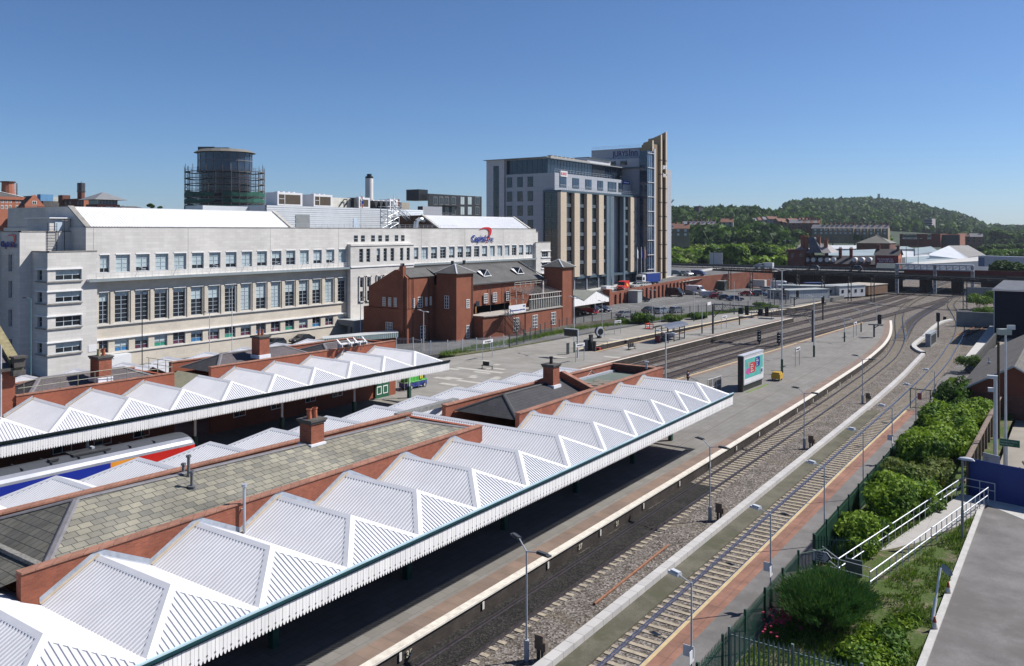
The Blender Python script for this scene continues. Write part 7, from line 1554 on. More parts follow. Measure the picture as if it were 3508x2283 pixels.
def onst(a,k,c,ang,lab,sc=None,**kw):
 x,y=PZ(20,a,4.0)
 for _ in range(4):x,y=PZ(20,a,zst(y))
 return veh(k,c,(x,y),zst(y),ang,lab,sc,'vehicles on the raised street',**kw)
rv=onst((535,688),'van',(.42,.02,.015),math.pi + .15,'red courier van with a yellow flash on the raised street')
m=MB();m.add([(.985,-1.7,.9),(.985,-.6,.9),(.96,.3,1.7),(.96,-.8,1.7)],[(0,1,2,3)],0);m.quad((-.985,-1.7,.9),(-.985,-.6,.9),(-.96,.3,1.7),(-.96,-.8,1.7),0);m.quad((-.6,2.02,1.25),(.6,2.02,1.25),(.6,1.92,1.42),(-.6,1.92,1.42),0);WL[rv.name]=Vector();o_=m.build('yellow_flash',YEL,rv)
onst((710,660),'hatch',(.50,.52,.50),math.pi - .2,'white hatchback in front of the blue lorry, left of two');onst((830,652),'hatch',(.50,.52,.50),math.pi - .2,'white hatchback in front of the blue lorry, right of two')
x,y=PZ(20,(870,622),4.2);t=thing('lorry','lorry with a white cab and a blue curtain sided body outside the hotel','lorry',(x,y,zst(y)));z0_=zst(y);WL[t.name]=Vector((0,0,0))
m=MB();m.box(-1.2,-4.6,1.0,1.2,2.3,3.5,0);m.box(-1.22,-4.62,3.45,1.22,2.32,3.58,1);m.build('curtain_body',[plain('lorry_blue',(.015,.04,.20),.4),GREYP],t)
m=MB();m.box(-1.1,2.6,.7,1.1,4.3,2.9);m.box(-1.0,2.6,2.9,1.0,4.0,3.15);m.build('cab',WHITE,t);m=MB();m.box(-.95,4.3,1.7,.95,4.33,2.6);m.box(1.1,3.2,1.7,1.12,4.1,2.5);m.box(-1.12,3.2,1.7,-1.1,4.1,2.5);m.build('windscreen',GLASSD,t)
for sy in (-3.4,-1.2,3.4):
 for sx in (-1,1):m=MB();m.tube((sx * .85,sy,.48),(sx * 1.15,sy,.48),.48,14);m.build('wheel',BLACK,t)
m=MB();m.box(-.5,-4.4,.6,.5,3,.9);m.build('chassis',DARKST,t);t.rotation_euler=(0,0,math.pi - .15)
onst((1385,500),'saloon',(.30,.32,.34),-PIh - .4,'silver saloon turning at the road junction behind the retaining wall',1.15);onst((1240,500),'smallvan',(.06,.10,.12),-PIh + .3,'dark teal van at the junction left of the silver saloon');onst((1555,500),'smallvan',(.02,.04,.12),-PIh,'dark blue van at the junction, partly behind the gantry')
def onbr(px,py,k,c,ang,lab,sc=None,**kw):
 z_=6.1;x,y=P(*SX_(25,(px,py)),z_);r0=ray(*SX_(25,(px,py)));y=296.5;t_=y / r0[1];return veh(k,c,(r0[0] * t_,y),z_,ang,lab,sc,'vehicles on the bridge road',**kw)
onbr(930,535,'hatch',(.04,.055,.07),PIh,'dark estate car crossing the bridge, left one',1.12);onbr(1505,535,'cab',(.015,.018,.02),PIh,'black taxi crossing the bridge',1.1,cat='taxi')
onbr(210,520,'smallvan',(.30,.32,.35),PIh,'grey pickup near the white lorry cab');onbr(300,510,'van',(.60,.61,.62),PIh,'white box van in front of the old chimneyed building',.9)
for a,k,c,ang,lab,s in (((160,745),'van',(.45,.44,.42),PIh,'pale box van parked in the yard, left',1.15),((500,760),'van',(.62,.63,.65),-PIh + .1,'white high roofed van in the yard, right',1.1),((220,850),'hatch',(.03,.055,.14),-PIh,'blue car by the compound gate',1.1),((330,785),'saloon',(.45,.47,.50),-PIh,'silver car in front of the white yard van',1.0),((650,740),'hatch',(.60,.61,.62),-PIh,'white car at the right end of the yard',1.0),((20,850),'hatch',(.30,.02,.025),PIh,'red car at the left of the compound',1.0),((110,850),'saloon',(.02,.022,.028),PIh,'black car between the red and blue ones',1.0)):
 veh(k,c,PZ(25,a,1.0),1.0,ang,lab,s)
for k,(px,py,c,lab) in enumerate(((150,398,(.03,.035,.045),'black car half hidden by canopy peaks, left of the grey shelter'),(535,335,(.02,.022,.028),'black car right of the first, below the grey shelter'))):veh('saloon' if k else 'hatch',c,P(900 + px / 3.967,1080 + (py + 45) / 3.967,1.0),1.0,.1 + math.pi,lab)
x,y=P(385,1262,1.0);veh('smallvan',(.60,.61,.62),(x,y),1.0,math.pi,'white van behind the brick chimney with two pots')
# yard sheds and cabins
def shed(nm,lab,cat,a,b,wy,h,mats,z=.5,grp=None,wins=0,rz=None):
 a,b=Vector((*a,0)),Vector((*b,0));d=b - a;L_=d.length;an=math.atan2(d.y,d.x);d.normalize();n_=Vector((-d.y,d.x,0));c=(a + b) / 2 + n_ * wy / 2;t=thing(nm,lab,cat,(a.x,a.y,z),grp)
 m=MB();m.obox((c.x,c.y,z),(L_,wy,h),an,0);m.build('wall',mats[0],t);m=MB();m.obox((c.x,c.y,z + h),(L_ + .3,wy + .3,.15),an,0);m.build('roof',mats[1],t)
 for i in range(wins):q=a + d * (L_ * (i + .5) / wins) - n_ * .03;m=MB();m.obox((q.x,q.y,z + 1.2),(.9,.05,.9),an);m.build('window',GLASSD,t)
 return t
RIB=bricky('ribbed_pale_panel',(.40,.42,.43),(.36,.38,.39),(.12,.13,.14),1.1,9,ms=.05,blotch=.05,bscale=.3,off=0)
shed('portable_cabin','long pale ribbed portable cabin beside the tracks','cabin',(-66.0,227.5),(-58.5,239.5),5,2.9,(RIB,plain('cabin_roof',(.27,.29,.29),.7)),grp='portable cabins');shed('portable_cabin','grey portable cabin left of the ribbed one','cabin',(-72.9,230.5),(-66.2,227.6),6,2.7,(plain('cabin_grey',(.20,.22,.25),.6),plain('cabin_roof',(0,0,0))),grp='portable cabins',wins=3)
shed('portable_cabin','white portable cabin with dark windows under the gantry','cabin',(-58.3,250.0),(-53.4,260.0),7,3.1,(plain('cabin_white',(.50,.51,.52),.6),plain('cabin_roof',(0,0,0))),grp='portable cabins',wins=4);shed('portable_cabin','pale long cabin with dark windows behind the white one','cabin',(-74,244.5),(-59.5,249.5),6,3.0,(plain('cabin_beige',(.34,.34,.33),.6),plain('cabin_roof',(0,0,0))),grp='portable cabins',wins=6)
shed('timber_store','pale roofed store with brown timber doors by the bridge','shed',(-53.2,263.5),(-50.4,277),9,2.7,(plain('brown_timber',(.13,.075,.045),.8,.3,2),plain('tan_roof',(.32,.28,.24),.8)));shed('steel_cabin','grey steel cabin standing alone by the retaining wall','cabin',PZ(20,(600,862),1.0),PZ(20,(732,868),1.0),3.2,3.0,(plain('steel_grey',(.27,.29,.29),.5),plain('steel_roof',(.33,.35,.35),.5)),z=1.0)
shed('dark_container','long dark green container in the yard','container',PZ(20,(1610,690),1),PZ(20,(1910,700),1),3,2.9,(plain('dark_green_box',(.04,.055,.045),.6),plain('white_strip',(.40,.41,.40),.6)),z=1.0);shed('cream_container','cream and green site container with yellow struts','container',PZ(20,(1965,660),1),PZ(20,(2150,640),1),3,3.2,(plain('cream_green',(.26,.27,.20),.6),plain('teal_strip',(.05,.14,.11),.6)),z=1.0);shed('blue_container','dark blue container behind the yard vans','container',(-70.5,262),(-66.5,265),3,3.0,(plain('box_blue',(.015,.03,.10),.6),plain('box_blue2',(.02,.04,.12),.6)),z=.5)
m=MB();rr=random.Random(9)
for i in range(26):q=PZ(20,(1640 + rr.uniform(0,260),745 + rr.uniform(0,40)),1.0);m.obox((q[0],q[1],1.0),(rr.uniform(.5,1.6),rr.uniform(.4,1.2),rr.uniform(.3,1.4)),rr.random() * 3,i % 3)
tag(m.build('scrap_heap',[DARKST,GREYP,plain('scrap_brown',(.12,.09,.07),.9)],loc=(-88,232,1)),'heap of grey and brown scrap beside the compound fence','scrap heap',kind='stuff')
def fence(nm,lab,pts,h,step,mat,z=.95,posts=2.6,pr=.05,rails=(.15,.9),bar=.018,grp='metal fences',flat=True):
 t=thing(nm,lab,'fence',(*pts[0],z),grp);rs=resample(pts,step);m=MB()
 for (a,b) in zip(rs,rs[1:]):
  d=Vector((b[0] - a[0],b[1] - a[1],0)).normalized() * bar;m.quad((a[0] - d.x,a[1] - d.y,z),(a[0] + d.x,a[1] + d.y,z),(a[0] + d.x,a[1] + d.y,z + h),(a[0] - d.x,a[1] - d.y,z + h))
 for f in rails:
  for a,b in zip(pts,pts[1:]):m.tube((*a,z + h * f),(*b,z + h * f),.025,4)
 m.build('palings',mat,t)
 for q in resample(pts,posts):m=MB();m.box(q[0] - pr,q[1] - pr,z,q[0] + pr,q[1] + pr,z + h + .08);m.build('post',mat,t)
 return t
fence('railing_fence','silver railing fence in front of the red brick building',[(-88.2,96.0),(-86,97.5),(-81.4,95.8),(-79.4,98.2),(-76.1,107.5),(-75.9,109)],2.0,.22,GALV,.95,2.6,.05);fence('railing_fence','dark railing fence running from the red brick building past the weeds',[(-75.8,109),(-77.4,117),(-80.6,128),(-80.9,136),(-80.5,144),(-79.0,151.5),(-77.5,157.6)],2.1,.22,plain('dark_fence',(.05,.06,.065),.5),.95,3.0,.06)
fence('railing_fence','dark car park fence with weeds below it, up to the cabins',[(-77.5,157.6),(-72.9,174),(-68.7,189.3),(-64.9,198),(-62.0,216)],1.9,.3,plain('dark_fence',(0,0,0)),.95,3.0,.06);fence('railing_fence','tall grey compound fence in front of the cabins',[(-74.5,221),(-69,222.5),(-64,218.5)],2.4,.25,plain('grey_fence',(.22,.25,.28),.5),.95,3,.07)
m=MB();m.prism([(-81.0,121),(-80.6,121),(-80.7,136),(-80.3,144),(-78.8,151.5),(-79.2,151.5),(-80.8,144),(-81.2,136)],.9,1.7);tag(m.build('low_wall',plain('grimy_wall',(.10,.09,.075),.9,.4,.7),loc=(-80.8,136,.9)),'low grimy wall below the dark fence, overgrown with grass','wall')
# foliage
def leaves(m,c,r,n,s,rnd,mi=0,shell=.55,up=0.0,asp=.6,zmin=None):
 cx,cy,cz=c
 for _ in range(n):
  u,v,w=rnd.gauss(0,1),rnd.gauss(0,1),rnd.gauss(0,1);l=math.sqrt(u * u + v * v + w * w) or 1;k=(shell + (1 - shell) * rnd.random()) / l
  px,py,pz=cx + u * k * r[0],cy + v * k * r[1],cz + w * k * r[2]
  if zmin is not None and pz < zmin:continue
  a=Vector((u / l + rnd.gauss(0,.6),v / l + rnd.gauss(0,.6),w / l + rnd.gauss(0,.6) + up)).normalized();b=a.cross(Vector((rnd.gauss(0,1),rnd.gauss(0,1),rnd.gauss(0,1)))).normalized();d=a.cross(b);q=s * (.6 + .8 * rnd.random())
  o=len(m.v);p=Vector((px,py,pz));m.v += [tuple(p - b * q - d * q * asp),tuple(p + b * q - d * q * asp),tuple(p + b * q + d * q * asp),tuple(p - b * q + d * q * asp)];m.f.append((o,o + 1,o + 2,o + 3));m.m.append(mi)
LFD=leafy('leaves_dark',(.018,.045,.010),(.045,.095,.018));LFM=leafy('leaves_mid',(.040,.095,.012),(.10,.18,.022));LFL=leafy('leaves_light',(.10,.18,.014),(.20,.30,.03));LFO=leafy('leaves_olive',(.07,.11,.018),(.15,.18,.045));BARK=plain('bark',(.07,.05,.035),.9,.3,3)
LFB=leafy('broom_needles',(.018,.06,.016),(.045,.12,.03),scale=1.5)
def bush(lab,blobs,n,s,mats,seed=1,zmin=.9,grp='bushes on the verge',up=.2,asp=.6,nm='bush',core=True):
 rnd=random.Random(seed);c=blobs[0][0];t=thing(nm,lab,'bush',(c[0],c[1],zmin),grp);m=MB();tot=sum(b[1][0] * b[1][1] for b in blobs)
 for i,(cc,r) in enumerate(blobs):
  k=int(n * r[0] * r[1] / tot)
  for q in range(14):# sub-clumps give an uneven outline with gaps
   a=rnd.random() * 6.28;e=rnd.uniform(-.3,1);cl=(cc[0] + r[0] * .68 * math.cos(a) * math.sqrt(1 - max(0,e) ** 2 * .6),cc[1] + r[1] * .68 * math.sin(a) * math.sqrt(1 - max(0,e) ** 2 * .6),cc[2] + r[2] * .62 * e)
   leaves(m,cl,(r[0] * .42,r[1] * .42,r[2] * .42),k // 18,s,rnd,rnd.randrange(len(mats)),.5,up,asp,zmin)
  leaves(m,cc,[v * .8 for v in r],k // 5,s * 1.2,rnd,0,.3,up,asp,zmin)
 m.build('foliage',mats,t)
 b=MB()
 for cc,r in blobs:
  for q in range(5):a=q * 1.26;b.tube((cc[0],cc[1],zmin),(cc[0] + r[0] * .5 * math.cos(a),cc[1] + r[1] * .5 * math.sin(a),cc[2] + r[2] * .3),.05,5,0,.015)
 b.build('stem',BARK,t);return t
rnd=random.Random(8);t=thing('bush','big dark green broom bush spreading behind the pale palisade fence','bush',(-9.9,40.2,1.0),'bushes on the verge');m=MB();st_=MB()
for _ in range(420):
 a=rnd.random() * 6.283;rr_=math.sqrt(rnd.random()) * 1.0;e=rnd.uniform(.9,1.05);bx,by=-9.95 + .6 * math.cos(a) * rr_,40.3 + .9 * math.sin(a) * rr_
 tip=Vector((-9.95 + 2.35 * math.cos(a) * rr_ + rnd.gauss(0,.12),40.3 + 3.0 * math.sin(a) * rr_ + rnd.gauss(0,.15),1.15 + (1.25 + .95 * (1 - rr_ ** 2)) * e));base=Vector((bx,by,1.0));mid=(base + tip) / 2 + Vector((0,0,.45))
 if rnd.random() < .35:st_.tube(base,mid,.018,4,0,.01)
 for k in range(64):
  f=.35 + .65 * rnd.random();p=base * (1 - f) ** 2 + mid * 2 * f * (1 - f) + tip * f * f;p=p + Vector((rnd.gauss(0,.13),rnd.gauss(0,.13),rnd.gauss(0,.07)));d=(tip - mid).normalized() * .14 + Vector((rnd.gauss(0,.05),rnd.gauss(0,.05),.09));s=d.cross(Vector((rnd.gauss(0,1),rnd.gauss(0,1),.3))).normalized() * .016
  o=len(m.v);m.v += [tuple(p - s),tuple(p + s),tuple(p + d)];m.f.append((o,o + 1,o + 2));m.m.append(0 if rnd.random() < .75 else 1)
m.build('foliage',[LFB,LFM],t);st_.build('stem',BARK,t)
bush('bright low weeds on the bank, right of the dark broom bush',[((-7.4,38.2,1.35),(1.5,2.8,.6)),((-7.0,42.0,1.3),(.8,1.2,.4))],7000,.075,[LFL,LFM],3,1.1)
bush('rounded light green bush right behind the green fence, nearest of the hedge',[((-10.9,52.6,1.8),(1.5,2.3,1.3)),((-10.7,50.4,1.4),(1.1,1.4,.8))],7500,.085,[LFL,LFM,LFL],4)
bush('taller light green bush in the hedge left of the ramp rail',[((-10.1,57.6,2.2),(2.0,3.0,1.7)),((-8.8,60.2,1.9),(1.3,2.2,1.3))],9500,.095,[LFM,LFL,LFL],5)
bush('dull olive bush in the middle of the hedge, with dry stems',[((-10.4,64.0,2.0),(2.0,3.2,1.5)),((-8.6,66.5,1.9),(1.5,2.5,1.3))],8000,.10,[LFO,LFM,LFO],6)
bush('broad bright bush in the hedge beside the sloping timber fence',[((-10.4,72.5,2.4),(2.1,4.6,1.9)),((-8.4,76.0,2.4),(1.6,4.0,1.8))],10500,.11,[LFL,LFM,LFL],7)
bush('yellow green bush at the far end of the hedge',[((-10.0,82.0,2.5),(2.4,4.6,1.9)),((-8.4,87.5,2.4),(1.8,3.6,1.7))],9000,.12,[LFL,LFL,LFM],9)
bush('dark green buddleia at the far end of the red edged platform',[((-11.0,97.0,2.3),(2.0,5.0,1.9)),((-8.2,101,2.3),(2.6,4.0,1.7))],8500,.13,[LFD,LFM],10)
bush('dark green bush under the tiled shed roof',[((-9.5,91.5,2.0),(1.5,2.4,1.4))],4000,.12,[LFD,LFM],11)
for i,(x,y,r,h,mt,lab) in enumerate(((-73.8,152,1.9,2.4,[LFM,LFD],'bushy green shrub in front of the car park fence, the largest'),(-76.6,149.5,1.0,1.2,[LFM],'small green shrub left of the largest one by the car park fence'),(-70.4,159.5,1.6,1.4,[LFM,LFO],'green shrub behind the slim lamps by the car park fence'),(-68.0,166.5,1.6,1.4,[LFM,LFD],'rounded shrub by the car park fence, right of two'),(-66.0,203,1.8,1.1,[LFO,LFM],'weedy shrub at the left platform tip'),(-22.0,236.0,2.6,3.0,[LFL,LFM],'light green bush by the tall blue shed near the bridge'),(-18.3,206,2.2,2.4,[LFM,LFL],'green bush at the corner of the tall blue shed'),(-19.0,243,2.8,3.4,[LFM,LFD],'darker bush between the bridge and the blue shed'),(-13.2,128.5,1.8,1.7,[LFM,LFD],'dark green shrub beside the far corner of the tiled shed'),(-79.9,106.0,1.1,.5,[LFO,LFM],'low weeds at the end of the short stub track'))):
 bush(lab,[((x,y,.9 + h * .5),(r,r * 1.2,h * .6)),((x + .5 * r,y + r,.9 + h * .35),(r * .7,r * .9,h * .45))],2600,.13 if y > 140 else .08,mt,20 + i,.1 if x > -30 else .9,'shrubs beside the railway')
m=MB();rnd=random.Random(12)
def tuft(x,y,z,h,mi,k=3):
 for _ in range(k):
  a=rnd.random() * 6.28;w=.02 + .02 * rnd.random();dx,dy=math.cos(a) * w,math.sin(a) * w;lx_,ly_=rnd.gauss(0,.35) * h,rnd.gauss(0,.35) * h;o=len(m.v);x_,y_=x + rnd.gauss(0,.05),y + rnd.gauss(0,.05)
  m.v += [(x_ - dx,y_ - dy,z),(x_ + dx,y_ + dy,z),(x_ + lx_,y_ + ly_,z + h)];m.f.append((o,o + 1,o + 2));m.m.append(mi)
for _ in range(21000):
 x,y=rnd.uniform(-12.2,-5.75),rnd.uniform(28,66)
 g_=noise.noise(Vector((x * .7,y * .5,3)))
 if g_ < -.10 and x > -9:continue
 rxl=-10.6 + (y - 46) * .205
 if 45.3 < y < 64.5 and rxl - .1 < x < rxl + 1.9:continue
 tuft(x,y,vh(x,y),.10 + .25 * max(0,g_) + .08 * rnd.random(),rnd.choice((0,0,1,2)),2)
for _ in range(9000):
 x,y=rnd.uniform(-81,-62),rnd.uniform(96,205);
 e=-80.0 if y < 140 else -79.3 + (y - 140) * .235
 x=e + abs(rnd.gauss(0,1.0)) + .2
 if x > e + 3:continue
 tuft(x,y,.95,.35 + .4 * rnd.random(),rnd.choice((0,1,2)),2)
for _ in range(1800):x=-13.0 - rnd.random() * .9;y=rnd.uniform(97,122);tuft(x - (y - 97) * .03,y,.25,.3,rnd.choice((1,2)),2)
tag(m.build('grass',[LFM,LFL,LFO]),'tufts of rough grass growing along the verges','grass',kind='stuff')
m=MB()
for _ in range(260):x,y=-11.6 + rnd.gauss(0,.35),40.6 + rnd.gauss(0,1.6);m.obox((x,y,1.3 + rnd.random() * .5),(.09,.09,.07),rnd.random())
tag(m.build('pink_flowers',plain('flower_pink',(.35,.03,.07),.7)),'pink valerian flowers by the green fence','flowers',kind='stuff')
# ramp, fences and street furniture on the right
PGN=plain('palisade_green',(.010,.045,.028),.5,.2);PGL=plain('palisade_pale_green',(.13,.17,.155),.5,.15)
def palis(lab,pts,h,z,mat,step=.155,w=.035,posts=2.75,grp='palisade fences'):
 t=thing('palisade_fence',lab,'fence',(*pts[0],z),grp);m=MB();rs=resample(pts,step)
 for (a,b) in zip(rs,rs[1:]):
  d=Vector((b[0] - a[0],b[1] - a[1],0)).normalized();n_=Vector((-d.y,d.x,0)) * .012;p=Vector((*a,z));q=p + d * w * 2
  m.add([p,q,q + Vector((0,0,h - .12)),(p + q) / 2 + Vector((0,0,h)),p + Vector((0,0,h - .12))],[(0,1,2,3,4)]);m.add([p + n_,q + n_,q + n_ + Vector((0,0,h - .12)),(p + q) / 2 + n_ + Vector((0,0,h)),p + n_ + Vector((0,0,h - .12))],[(4,3,2,1,0)]);m.quad(q,q + n_,q + n_ + Vector((0,0,h - .12)),q + Vector((0,0,h - .12)))
 for f in (.15,.86):
  for a,b in zip(pts,pts[1:]):m.tube((*a,z + h * f),(*b,z + h * f),.028,4)
 m.build('palings',mat,t)
 for q in resample(pts,posts):m=MB();m.box(q[0] - .05,q[1] - .05,z,q[0] + .05,q[1] + .05,z + h + .05);m.build('post',mat,t)
palis('dark green palisade fence behind the red edged platform, up to the gate',[(-12.37,14),(-12.37,44.3)],1.85,.92,PGN);palis('dark green palisade fence from the gate to the far platform end',[(-12.37,47.2),(-12.37,72),(-12.3,96)],1.85,.92,PGN,.125,.045)
palis('pale green palisade fence across the bank at the bottom of the view',[(-12.25,33.7),(-5.9,33.7)],2.0,.95,PGL,.2,.04,2.6);palis('short green palisade panel beside the gate and the direction sign',[(-12.3,47.2),(-10.7,48.2)],1.8,.92,PGN,.16)
m=MB();gx_,gy_=-12.37,44.3;o2=(-11.4,45.9)
for z in (1.0,1.7,2.6):m.tube((gx_,gy_,z),(*o2,z),.03,5)
for i in range(9):f=i / 8;m.tube((gx_ + (o2[0] - gx_) * f,gy_ + (o2[1] - gy_) * f,1.0),(gx_ + (o2[0] - gx_) * f,gy_ + (o2[1] - gy_) * f,2.6),.018,4)
tag(m.build('gate',PGN,loc=(gx_,gy_,.95)),'open dark green metal gate at the foot of the ramp','gate')
t=thing('end_gate','thin wire gate across the far end of the red edged platform','gate',(-15.3,95.6,.9));m=MB()
for x in (-15.2,-13.3,-12.9):m.tube((x,95.7,.9),(x,95.7,3.0),.05,5)
for z in (1.0,2.95):m.tube((-15.2,95.7,z),(-12.4,95.7,z),.035,5)
for k in range(24):m.tube((-15.2 + k * .12,95.7,1),(-15.2 + k * .12,95.7,2.95),.006,3)
m.build('frame',DKGREEN,t);m=MB();m.box(-14.5,95.6,1.9,-14.1,95.65,2.6);m.build('warning_sign',plain('warn_sign',(.4,.12,.1),.6),t)
rt=thing('access_ramp','pale concrete ramp with galvanised double handrails climbing from the platform to the car park','ramp',(-8,55,.9))
rL=[(-10.85,46.3),(-9.9,50.5),(-7.0,64.2)];rR=[(-9.1,45.4),(-8.15,50.2),(-5.3,62.9)];zz_=(1.0,1.12,1.55);m=MB()
n_=24
def lerp2(A,f):return tuple(A[0][k] + (A[2][k] - A[0][k]) * f for k in (0,1))
for i in range(n_):
 f0,f1=i / n_,(i + 1) / n_;a,b,c,d=lerp2(rR,f0),lerp2(rR,f1),lerp2(rL,f1),lerp2(rL,f0);z0_,z1_=1.0 + .56 * f0,1.0 + .56 * f1
 m.quad((*a,z0_),(*b,z1_),(*c,z1_),(*d,z0_));m.quad((*a,.5),(*b,.5),(*b,z1_),(*a,z0_));m.quad((*c,.5),(*d,.5),(*d,z0_),(*c,z1_))
m.build('slope',bricky('ramp_planks',(.36,.345,.33),(.33,.32,.305),(.22,.21,.20),4,.28,'roofy',ms=.012,blotch=.1,bscale=1,off=0),rt)
for nm,A_,side in (('left',rL,0),('right',rR,1)):
 m=MB();n2=20 if side == 0 else 22
 for i in range(n2 + 1):f=i / n2;p=lerp2(A_,f);z=1.0 + .56 * f;m.tube((*p,z - .25),(*p,z + 1.05),.028,5)
 for k in (.55,1.05):m.tube((*lerp2(A_,0),1.0 + k),(*lerp2(A_,1),1.56 + k),.032,6)
 if side == 0:
  for k in (.55,1.05):m.tube((-10.85,46.3,1 + k),(-12.0,47.6,1 + k),.032,6);m.tube((-9.2,46.1,1 + k - .05),(-11.3,46.4,1 + k - .05),.02,5)
 m.build('handrail',GALV,rt)
m=MB()
for z in (2.15,2.65):m.tube((-6.9,64.3,z),(-5.0,63.9,z),.03,6)
for x in (-6.9,-5.9,-5.0):m.tube((x,64.3 - (x + 6.9) * .2,1.5),(x,64.3 - (x + 6.9) * .2,2.65),.03,6)
m.build('end_barrier',GALV,rt)
t=thing('direction_sign','grey arrow shaped sign reading access to the car park, on a black post','sign',(-11.6,45.75,.9));m=MB();m.tube((-11.6,45.75,.9),(-11.6,45.75,2.5),.045,6);m.build('post',BLACK,t)
sx0,sz=-12.02,1.92;m=MB();arr=[(0,0),(.72,0),(.98,.28),(.72,.56),(0,.56)];m.add([(sx0 + a,45.68,sz + b) for a,b in arr] + [(sx0 + a,45.72,sz + b) for a,b in arr],[(0,1,2,3,4),(9,8,7,6,5),(0,5,6,1),(1,6,7,2),(2,7,8,3),(3,8,9,4)]);m.build('board',plain('sign_face',(.40,.42,.47),.5),t)
m=MB();m.poly([(sx0 + .66,45.675,sz + .03),(sx0 + .74,45.675,sz + .03),(sx0 + .95,45.675,sz + .28),(sx0 + .74,45.675,sz + .53),(sx0 + .66,45.675,sz + .53),(sx0 + .85,45.675,sz + .28)]);m.build('chevron',BLACK,t)
for i,s in enumerate(('Access to','Queens','Road','Car Park')):text(s,.125,BLACK,(sx0 + .35,45.67,sz + .44 - i * .13),(1,0,0),(0,0,1),t,bold=.003,align='CENTER',ext=.003)
m=MB();m.box(-10.6,46.75,.9,-9.75,46.85,2.0);tag(m.build('notice_board',plain('grey_board_back',(.06,.075,.08),.5,.2),loc=(-10.2,46.8,.9)),'dark grey back of a notice board at the foot of the ramp','notice board')
t=thing('lamp_post','grey lamp column with an oval head beside the ramp landing','lamp post',(-5.95,55.0,1.3));m=MB();m.tube((-5.95,55,1.2),(-5.95,55,6.15),.06,8);m.tube((-5.95,55,1.2),(-5.95,55,3.2),.085,8);m.build('pole',plain('green_grey_pole',(.16,.18,.17),.5),t)
def ovalhead(t,c,d,s=.45,mats=None):
 m=MB();d=Vector(d).normalized();n=14;sd=d.cross(Vector((0,0,1))).normalized();vs=[]
 for k,(f,zz) in enumerate(((1,0),(.8,.10),(.35,.15))):vs += [tuple(Vector(c) + d * (s * f * math.cos(6.283 * i / n)) + sd * (s * .38 * f * math.sin(6.283 * i / n)) + Vector((0,0,zz))) for i in range(n)]
 m.add(vs,[(i + k * n,(i + 1) % n + k * n,(i + 1) % n + (k + 1) * n,i + (k + 1) * n) for k in (0,1) for i in range(n)] + [tuple(range(2 * n,3 * n))],0);m.poly([Vector(v) - Vector((0,0,.02)) for v in vs[:n]][::-1],1);return m.build('lamp_head',mats or [HW,WHITE],t)
ovalhead(t,(-5.75,55.0,6.15),(1,.05,0))
b0=Vector((-5.85,42.3,1.2));r0=ray(3222,1945);t_=43.6 / r0[1];b1=Vector((r0[0] * t_,43.6,H + r0[2] * t_));t=thing('broken_lamp','broken white lamp column leaning over the bank with a hanging oval head','lamp post',tuple(b0));m=MB();mid=b0 + (b1 - b0) * .5;m.tube(b0,mid,.075,8);m.tube(mid,b1,.05,8);m.build('pole',plain('white_column',(.62,.63,.63),.35),t)
o=ovalhead(t,(0,0,0),(1,0,0),.42,[BLACK,plain('lamp_glass',(.25,.28,.27),.2)]);o.data.transform(Matrix.Translation(b0));o.rotation_euler=(R(-118),R(12),R(-52));o.location=(b1 - b0) + Vector((.25,.1,-.1))
m=MB();m.obox((b0.x,b0.y,1.0),(.5,.5,.35),.3)
for i,(x,y,z) in enumerate(((-5.62,46.2,1.35),(-5.62,41.7,1.35))):
 t=thing('traffic_cone',('worn orange and white traffic cone by the kerb, the farther one','worn orange and white traffic cone at the foot of the broken lamp')[i],'traffic cone',(x,y,z),'traffic cones');m=MB();CR=plain('cone_orange',(.30,.06,.02),.7,.3,8);CW=plain('cone_white',(.5,.48,.45),.7,.2,8)
 for (a,b,mi) in ((.05,.25,0),(.25,.5,1),(.5,.75,0)):m.tube((x,y,z + a),(x,y,z + b),.19 - a * .2,12,mi,.19 - b * .2)
 m.build('cone',[CR,CW],t);m=MB();m.obox((x,y,z),(.42,.42,.05),.2);m.build('base',BLACK,t)
t=thing('hoarding','tall plain dark blue hoarding behind the ramp landing','hoarding',(-4,64.5,1.5));HB=plain('hoarding_blue',(.010,.030,.175),.5,.06,.5);m=MB();hp=[(-6.6,64.7),(-4.8,64.2),(-3.0,63.9),(0,63.6),(6,63.2)]
for i,((a,b),(c,d)) in enumerate(zip(hp,hp[1:])):za,zb_=3.95 - i * .02,3.93 - i * .02;m.quad((a,b,1.4),(c,d,1.4),(c,d,zb_),(a,b,za));m.quad((c,d + .05,1.4),(a,b + .05,1.4),(a,b + .05,za),(c,d + .05,zb_));m.quad((a,b,za),(c,d,zb_),(c,d + .05,zb_),(a,b + .05,za))
m.build('panel',HB,t);m=MB();m.box(-6.75,64.5,1.3,-6.6,64.75,4.0);m.build('post',BARK,t)
t=thing('timber_fence','weathered sloping timber fence with thick rails behind the hedge','fence',(-6.8,78,1));m=MB();
for i in range(11):y=67 + i * 2.5;m.box(-6.95,y - .12,.9,-6.75,y + .12,3.3);
TB=plain('weathered_fence_timber',(.16,.12,.095),.9,.3,3);m.build('posts',TB,t);m=MB();m.box(-7.08,66,3.0,-6.95,93.5,3.4);m.box(-7.0,66,3.4,-6.7,93.5,3.46);m.box(-7.04,66,1.8,-6.95,93.5,2.0);m.build('rails',TB,t)
